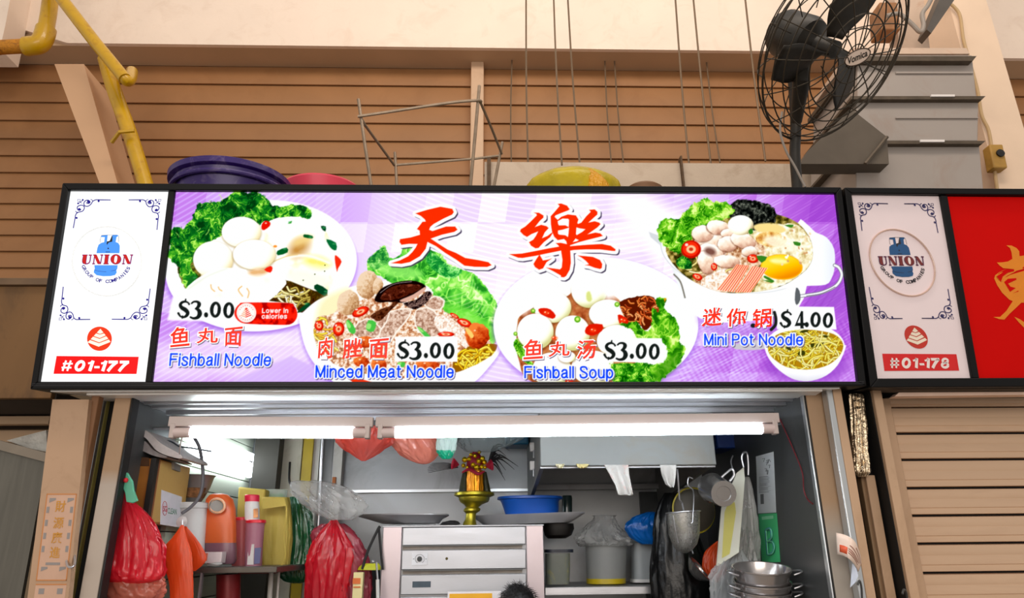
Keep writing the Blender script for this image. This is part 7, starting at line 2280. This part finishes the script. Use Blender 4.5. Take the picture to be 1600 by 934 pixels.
lines_ = MB()
rq = random.Random(3)
for i in range(12):
    y_ = 744 + i * 2.2
    lines_.prism([Wq(x, y, .0034) for x, y in ((1186, y_ + 1), (1186 + rq.uniform(10, 22), y_ - .2), (1186 + 15, y_ + .5), (1186, y_ + 1.8))], (.0003, 0, 0))
for i in range(9):
    x_, y_ = rq.uniform(1186, 1203), rq.uniform(716, 738)
    lines_.tube([Wq(x_, y_, .0036), Wq(x_ + rq.uniform(1, 4), y_ - rq.uniform(0, 2), .0036), Wq(x_ + rq.uniform(0, 3), y_ + rq.uniform(2, 5), .0036)], .0014, 4)
bar = wallq([(1188, 772), (1193, 771.5), (1193.5, 787), (1188.5, 787.5)], .0034, .0003)
T('wall_notice', 'narrow white notice with small print on the dark right wall', 'notice', [('sheet', wallq([(1181, 713), (1208.5, 705.5), (1212.5, 800.5), (1184.5, 802)]), flat('notice_paper', (214, 218, 220))), ('printed_lines', lines_, flat('notice_ink', (110, 112, 116)), {'kind': 'stuff'}), ('barcode_block', bar, flat('barcode_grey', (96, 98, 100)))])
bo = MB()
for d_, w_ in ((0, 1.9),):
    for pl in ([(1197, 828), (1200, 866)], [(1197, 828), (1203, 826), (1206, 833), (1205, 841), (1198.5, 846)], [(1198.5, 846), (1206, 846), (1210, 854), (1207, 864), (1200, 866)]):
        q_ = sp2(pl, 5) if len(pl) > 2 else pl
        bo.tube([Wq(x, y, .004) for x, y in q_], .0058, 6)
bi = MB()
for pl in ([(1197, 828), (1200, 866)], [(1197, 828), (1203, 826), (1206, 833), (1205, 841), (1198.5, 846)], [(1198.5, 846), (1206, 846), (1210, 854), (1207, 864), (1200, 866)]):
    q_ = sp2(pl, 5) if len(pl) > 2 else pl
    bi.tube([Wq(x, y, .0095) for x, y in q_], .0028, 6)
T('hygiene_grade', 'green card with a large outlined letter B on the right wall', 'notice', [('sheet', wallq([(1185, 803), (1213.5, 801.5), (1219, 878), (1190.5, 878)]), mat('green_card', (70, 196, 124), .45, var=.04)),
                                                                                        ('letter_outline', bo, flat('letter_blue', (70, 100, 170))), ('letter_fill', bi, flat('letter_green', (110, 206, 150))),
                                                                                        ('title_strip', wallq([(1190, 807), (1208, 805), (1208.5, 810), (1190.5, 812)], .0034, .0003), flat('pale_green_strip', (150, 226, 180)))])
T('red_wire', 'thin dark red wire drooping down the right wall from the tube light', 'wire', ('red_wire', MB().tube(smooth_path([Wq(1219, 655, .01), Wq(1230, 680, .01), Wq(1245, 715, .01), Wq(1254, 740, .01), Wq(1256, 765, .01), Wq(1262, 780, .01), Wq(1270, 787, .01)], 5), .0028, 6), mat('dark_red_wire', (110, 16, 26), .5)))
potm = mat('pot_steel', (196, 190, 188), .22, .85, var=.12, scale=3, stretch=(1, 1, .3))
Yp_ = .30
kp = mpp(1205, 890, Yp_)
cP = P(1206, 886, Yp_)


def pot_(zt, zb, r0, r1, lab, hz_):
    c = Vector((cP.x, Yp_ + .12, 0))
    tl = Matrix.Rotation(math.radians(11), 4, 'X')
    pv = Vector((cP.x, Yp_ + .12, zA))

    def tilt(mb):
        mb.v = [tuple(pv + tl @ (Vector(v) - pv)) for v in mb.v]
        return mb
    p_ = [('body', tilt(MB().lathe([(0, zb + .004), (r1 * .96, zb + .004), (r1, zb + .008), (r0, zt), (r0 * 1.05, zt + .002), (r0 * 1.05, zt - .003), (r0 * 1.01, zt - .006), (r1 * 1.02, zb), (0, zb)], c, 48, None, False, False)), potm, {'solid': 0})]
    for s_ in (-1, 1):
        h = [c + Vector((s_ * r0, -.02 - .03, hz_)), c + Vector((s_ * (r0 + .035), -.05, hz_ + .012)), c + Vector((s_ * (r0 + .04), -.02, hz_ + .012)), c + Vector((s_ * r0, .02, hz_))]
        p_.append(('handle', tilt(MB().tube(smooth_path(h, 5), .004, 8)), steel))
    return T('cooking_pot', lab, 'pot', p_)


zA, zB, zD = P(1206, 888, Yp_ + .0).z, P(1206, 911, Yp_).z, P(1206, 924, Yp_).z
r0_ = 43 * mpp(1206, 888, Yp_ + .12)
pot_(zA, zA - .075, r0_, r0_ * .86, 'topmost steel pot of the stack at the lower right', zA - .02)
pot_(zB, zB - .055, r0_ * .98, r0_ * .86, 'second steel pot in the stack, under the topmost', zB - .018)
pot_(zD, zD - .16, r0_ * .97, r0_ * .9, 'lowest visible steel pot of the stack', zD - .02)
T('pot_stand', 'steel stand under the pot stack', 'stand', ('pot_stand', MB().box((cP.x - .1, Yp_ + .02, .98), (cP.x + .1, Yp_ + .22, zD - .19)), steel_dull, {'bevel': .003}))

# ================================================================ person behind the counter (only the crown of the head shows)
hc = P(812, 917, .55)
hr = .082
ph = Vector((hc.x + .0, .58, hc.z - .118))


def skinned(name, verts, edges, radii, m, parent, origin, sub=2):
    me = bpy.data.meshes.new(name)
    me.from_pydata([tuple(Vector(v) - origin) for v in verts], edges, [])
    ob = bpy.data.objects.new(name, me)
    COL.objects.link(ob)
    ob.parent = parent
    md = ob.modifiers.new('skin', 'SKIN')
    for i, r in enumerate(radii):
        sv = me.skin_vertices[0].data[i]
        sv.radius = r if isinstance(r, tuple) else (r, r)
    me.skin_vertices[0].data[0].use_root = True
    s2 = ob.modifiers.new('smooth', 'SUBSURF')
    s2.levels = s2.render_levels = sub
    md.use_smooth_shade = True
    me.materials.append(m)
    return ob


skin_m = mat('skin', (206, 150, 116), .55, var=.05, scale=8)
person = bpy.data.objects.new('person', None)
COL.objects.link(person)
fx, fy = ph.x, .80
person.location = (fx, fy, 0)
person['label'] = 'person inside the stall, only the crown of black hair showing'
person['category'] = 'person'
po_ = Vector((fx, fy, 0))
H = hc.z
V = lambda x, y, z: (fx + x, fy + y, z * H)
body_v = [V(0, 0, .53), V(0, .01, .60), V(0, .01, .70), V(0, 0, .79), V(0, -.01, .845), V(0, -.03, .875),
          V(.17, 0, .80), V(.21, -.04, .64), V(.17, -.22, .60), V(.16, -.29, .60),
          V(-.17, 0, .80), V(-.21, -.04, .64), V(-.17, -.22, .60), V(-.16, -.29, .60),
          V(.09, 0, .50), V(.10, -.01, .29), V(.10, .02, .05), V(.10, -.10, .025),
          V(-.09, 0, .50), V(-.10, -.01, .29), V(-.10, .02, .05), V(-.10, -.10, .025)]
body_e = [(0, 1), (1, 2), (2, 3), (3, 4), (4, 5), (3, 6), (6, 7), (7, 8), (8, 9), (3, 10), (10, 11), (11, 12), (12, 13), (0, 14), (14, 15), (15, 16), (16, 17), (0, 18), (18, 19), (19, 20), (20, 21)]
body_r = [(.14, .10), (.12, .09), (.14, .10), (.15, .09), .055, .05, .06, .045, .036, .025, .06, .045, .036, .025, .085, .06, .042, .035, .085, .06, .042, .035]
skinned('body', body_v, body_e, body_r, skin_m, person, po_)
shirt_v = [V(0, 0, .53), V(0, .01, .62), V(0, .01, .72), V(0, 0, .79), V(.16, 0, .80), V(.20, -.02, .70), V(-.16, 0, .80), V(-.20, -.02, .70)]
skinned('shirt', shirt_v, [(0, 1), (1, 2), (2, 3), (3, 4), (4, 5), (3, 6), (6, 7)], [(.16, .12), (.15, .115), (.16, .12), (.155, .105), .075, .07, .075, .07], mat('grey_shirt', (120, 124, 130), .8), person, po_)
hm = MB().ball((fx, fy - .03, H - .115), (.072, .092, .112), 28, 20)
hm.v = [(x - fx + 0, y, z) for x, y, z in hm.v]
hm.v = [(fx + x * (1 - .35 * max(0, (H - .13 - z) / .1)), y, z) for x, y, z in hm.v]
hd = _mesh('head', hm, skin_m, po_)
hd.parent = person
fc = MB().lathe([(.002, 0), (.010, .008), (.013, .022), (.004, .03)], (fx, fy - .112, H - .105), 10, (0, -.35, -1))
o_ = _mesh('nose', fc, skin_m, po_); o_.parent = person
for s_ in (-1, 1):
    o_ = _mesh('ear', MB().ball((fx + s_ * .073, fy - .02, H - .12), (.010, .020, .030), 10, 8), skin_m, po_); o_.parent = person
    o_ = _mesh('eye', MB().ball((fx + s_ * .030, fy - .108, H - .108), (.013, .010, .008), 10, 8), mat('eye_dark', (30, 22, 18), .2), po_); o_.parent = person
o_ = _mesh('mouth', MB().ball((fx, fy - .108, H - .165), (.022, .008, .006), 10, 8), mat('lips', (160, 84, 76), .5), po_); o_.parent = person
hair = MB()
rh = random.Random(5)
hb = MB().ball((fx, fy - .018, H - .098), (.085, .100, .100), 28, 18)
hair.add([p for p in hb.v], [f for f in hb.f if sum(hb.v[i][2] for i in f) / len(f) > H - .115 or sum(hb.v[i][1] for i in f) / len(f) > fy + .005])
hmat = mat('black_hair', (16, 13, 12), .45, var=.3, scale=60, bump=.6, bscale=120, stretch=(1, 1, .2))
o_ = _mesh('hair', hair, hmat, po_); o_.parent = person
strands = MB()
for i in range(260):
    a_ = rh.uniform(0, 6.283); e_ = rh.uniform(.1, 1.25)
    d_ = Vector((math.cos(a_) * math.sin(e_), math.sin(a_) * math.sin(e_), math.cos(e_)))
    b_ = Vector((fx + d_.x * .083, fy - .018 + d_.y * .098, H - .098 + d_.z * .098))
    t_ = Vector((d_.x * .6 + rh.uniform(-.5, .5), d_.y * .6 + rh.uniform(-.5, .5), rh.uniform(-.5, .3))).normalized()
    strands.tube([b_, b_ + (d_ * .5 + t_) * .012, b_ + (d_ * .2 + t_ * 1.6) * .017], [.0012, .001, .0004], 4)
o_ = _mesh('loose_hair', strands, hmat, po_); o_.parent = person; o_['kind'] = 'stuff'
hands = [((fx + .16, fy - .29, .60 * H), 1), ((fx - .16, fy - .29, .60 * H), -1)]
for (hx_, hy_, hz_), s_ in hands:
    vs_ = [(hx_, hy_, hz_), (hx_, hy_ - .05, hz_ - .005)]
    es_ = [(0, 1)]; rs_ = [(.025, .016), (.036, .014)]
    for k2, (dx_, L_) in enumerate(((-.027, .062), (-.009, .072), (.009, .068), (.026, .055))):
        b0 = len(vs_)
        vs_ += [(hx_ + dx_, hy_ - .07, hz_ - .006), (hx_ + dx_ * 1.1, hy_ - .07 - L_ * .55, hz_ - .012), (hx_ + dx_ * 1.15, hy_ - .07 - L_ * .9, hz_ - .03)]
        es_ += [(1, b0), (b0, b0 + 1), (b0 + 1, b0 + 2)]
        rs_ += [.009, .008, .007]
    b0 = len(vs_)
    vs_ += [(hx_ - s_ * .035, hy_ - .03, hz_ - .008), (hx_ - s_ * .055, hy_ - .06, hz_ - .018)]
    es_ += [(0, b0), (b0, b0 + 1)]
    rs_ += [.010, .008]
    skinned('hand', vs_, es_, rs_, skin_m, person, po_)

# ================================================================ on the roof behind the sign
purple = mat('purple_plastic', (48, 22, 104), .35, var=.12, scale=5, stain=(180, 160, 190), stain_amt=.25, stain_scale=14)
Yr = .42
T('washing_basin', 'large dark purple plastic basin upside down on the roof behind the sign', 'basin', [
    ('body', MB().loft([(361, 292, 86), (362, 302, 84), (362, 311, 80), (362, 328, 76), (362, 362, 68)], Yr, .9, 2, 0, 0, 56), purple),
    ('rim', MB().loft([(361, 284, 88), (361, 286, 92), (361, 294, 92), (362, 296, 86)], Yr, .9, 2, 0, 0, 56), purple),
    ('inner_ring', MB().tube([P(361, 305, Yr) + Vector((86 * mpp(361, 268, Yr) * math.cos(t_), 77 * mpp(361, 268, Yr) * math.sin(t_), 0)) for t_ in [2 * math.pi * i / 56 for i in range(56)]], .012, 8, closed=True), purple)])
T('washing_basin', 'pinkish red plastic basin right of the purple one behind the sign', 'basin', [
    ('body', MB().loft([(503, 297, 60), (503, 300, 62), (504, 308, 60), (505, 320, 58), (505, 362, 50)], .62, .9, 2, 0, 0, 48), mat('pinkish_red_plastic', (226, 60, 86), .35, var=.05)),
    ('slot', boxpx(498, 288, 500.5, 297, .5 - 61 * mpp(503, 300, .5) * .9 - .004, .01), dark)])
T('plastic_bundle', 'yellow plastic bag bundle behind the sign', 'bag', [
    ('bundle', MB().loft([(896, 270, 10), (895, 274, 38), (895, 282, 60), (896, 296, 74), (896, 330, 72), (896, 362, 66)], .45, .7, 2, .0, 101, 56, 7, cr=.03), mat('yellow_film', (206, 184, 20), .3, var=.2, scale=8, bump=.8, bscale=14, alpha=.95, transl=.2), {'sharp': 60}),
    ('knot', MB().loft([(921, 264, 3), (926, 272, 9), (932, 285, 16), (935, 300, 18)], .30, .6, 2, .0, 103, 32, cr=.2), mat('orange_yellow_film', (236, 170, 10), .3, var=.15, bump=.7, transl=.2), {'sharp': 60})])
T('pan_lid', 'brown round lid edge behind the sign right of the yellow bag', 'lid', ('pan_lid', MB().loft([(1007, 289, 12), (1007, 291, 22), (1007, 295, 28), (1007, 362, 26)], .4, .8, 2), mat('brown_lid', (130, 92, 62), .5, .2)))
rk = mat('rack_wire_steel', (150, 132, 112), .4, .6, var=.15, scale=20)
rkw = 2.6 * mpp(700, 230, .4)
T('wire_rack', 'bent steel wire rack standing on the roof behind the sign', 'rack', [
    ('upright', MB().tube([P(560, 155, .35), P(570, 225, .35), P(580, 290, .35), P(588, 366, .35)], rkw, 8), rk),
    ('upright', MB().tube([P(749, 134, .35), P(742, 215, .35), P(735, 290, .35), P(728, 366, .35)], rkw, 8), rk),
    ('upright', MB().tube([P(617, 238, .8), P(620, 290, .8), P(623, 395, .8)], rkw * 1.0, 8), rk),
    ('upright', MB().tube([P(785, 222, .8), P(772, 290, .8), P(752, 395, .8)], rkw * 1.0, 8), rk),
    ('top_rail', MB().tube(smooth_path([P(559, 182, .34), P(600, 176, .34), P(700, 161, .34), P(745, 157, .34), P(752, 159, .36)], 5), rkw * .9, 8), rk),
    ('side_rail', MB().tube([P(562, 180, .35), P(570, 195, .39), P(616, 258, .8)], rkw * .85, 8), rk),
    ('side_rail', MB().tube([P(750, 158, .35), P(768, 200, .55), P(784, 240, .8)], rkw * .85, 8), rk),
    ('rear_rail', MB().tube([P(616, 258, .8), P(740, 248, .8), P(782, 243, .8)], rkw * .85, 8), rk)])
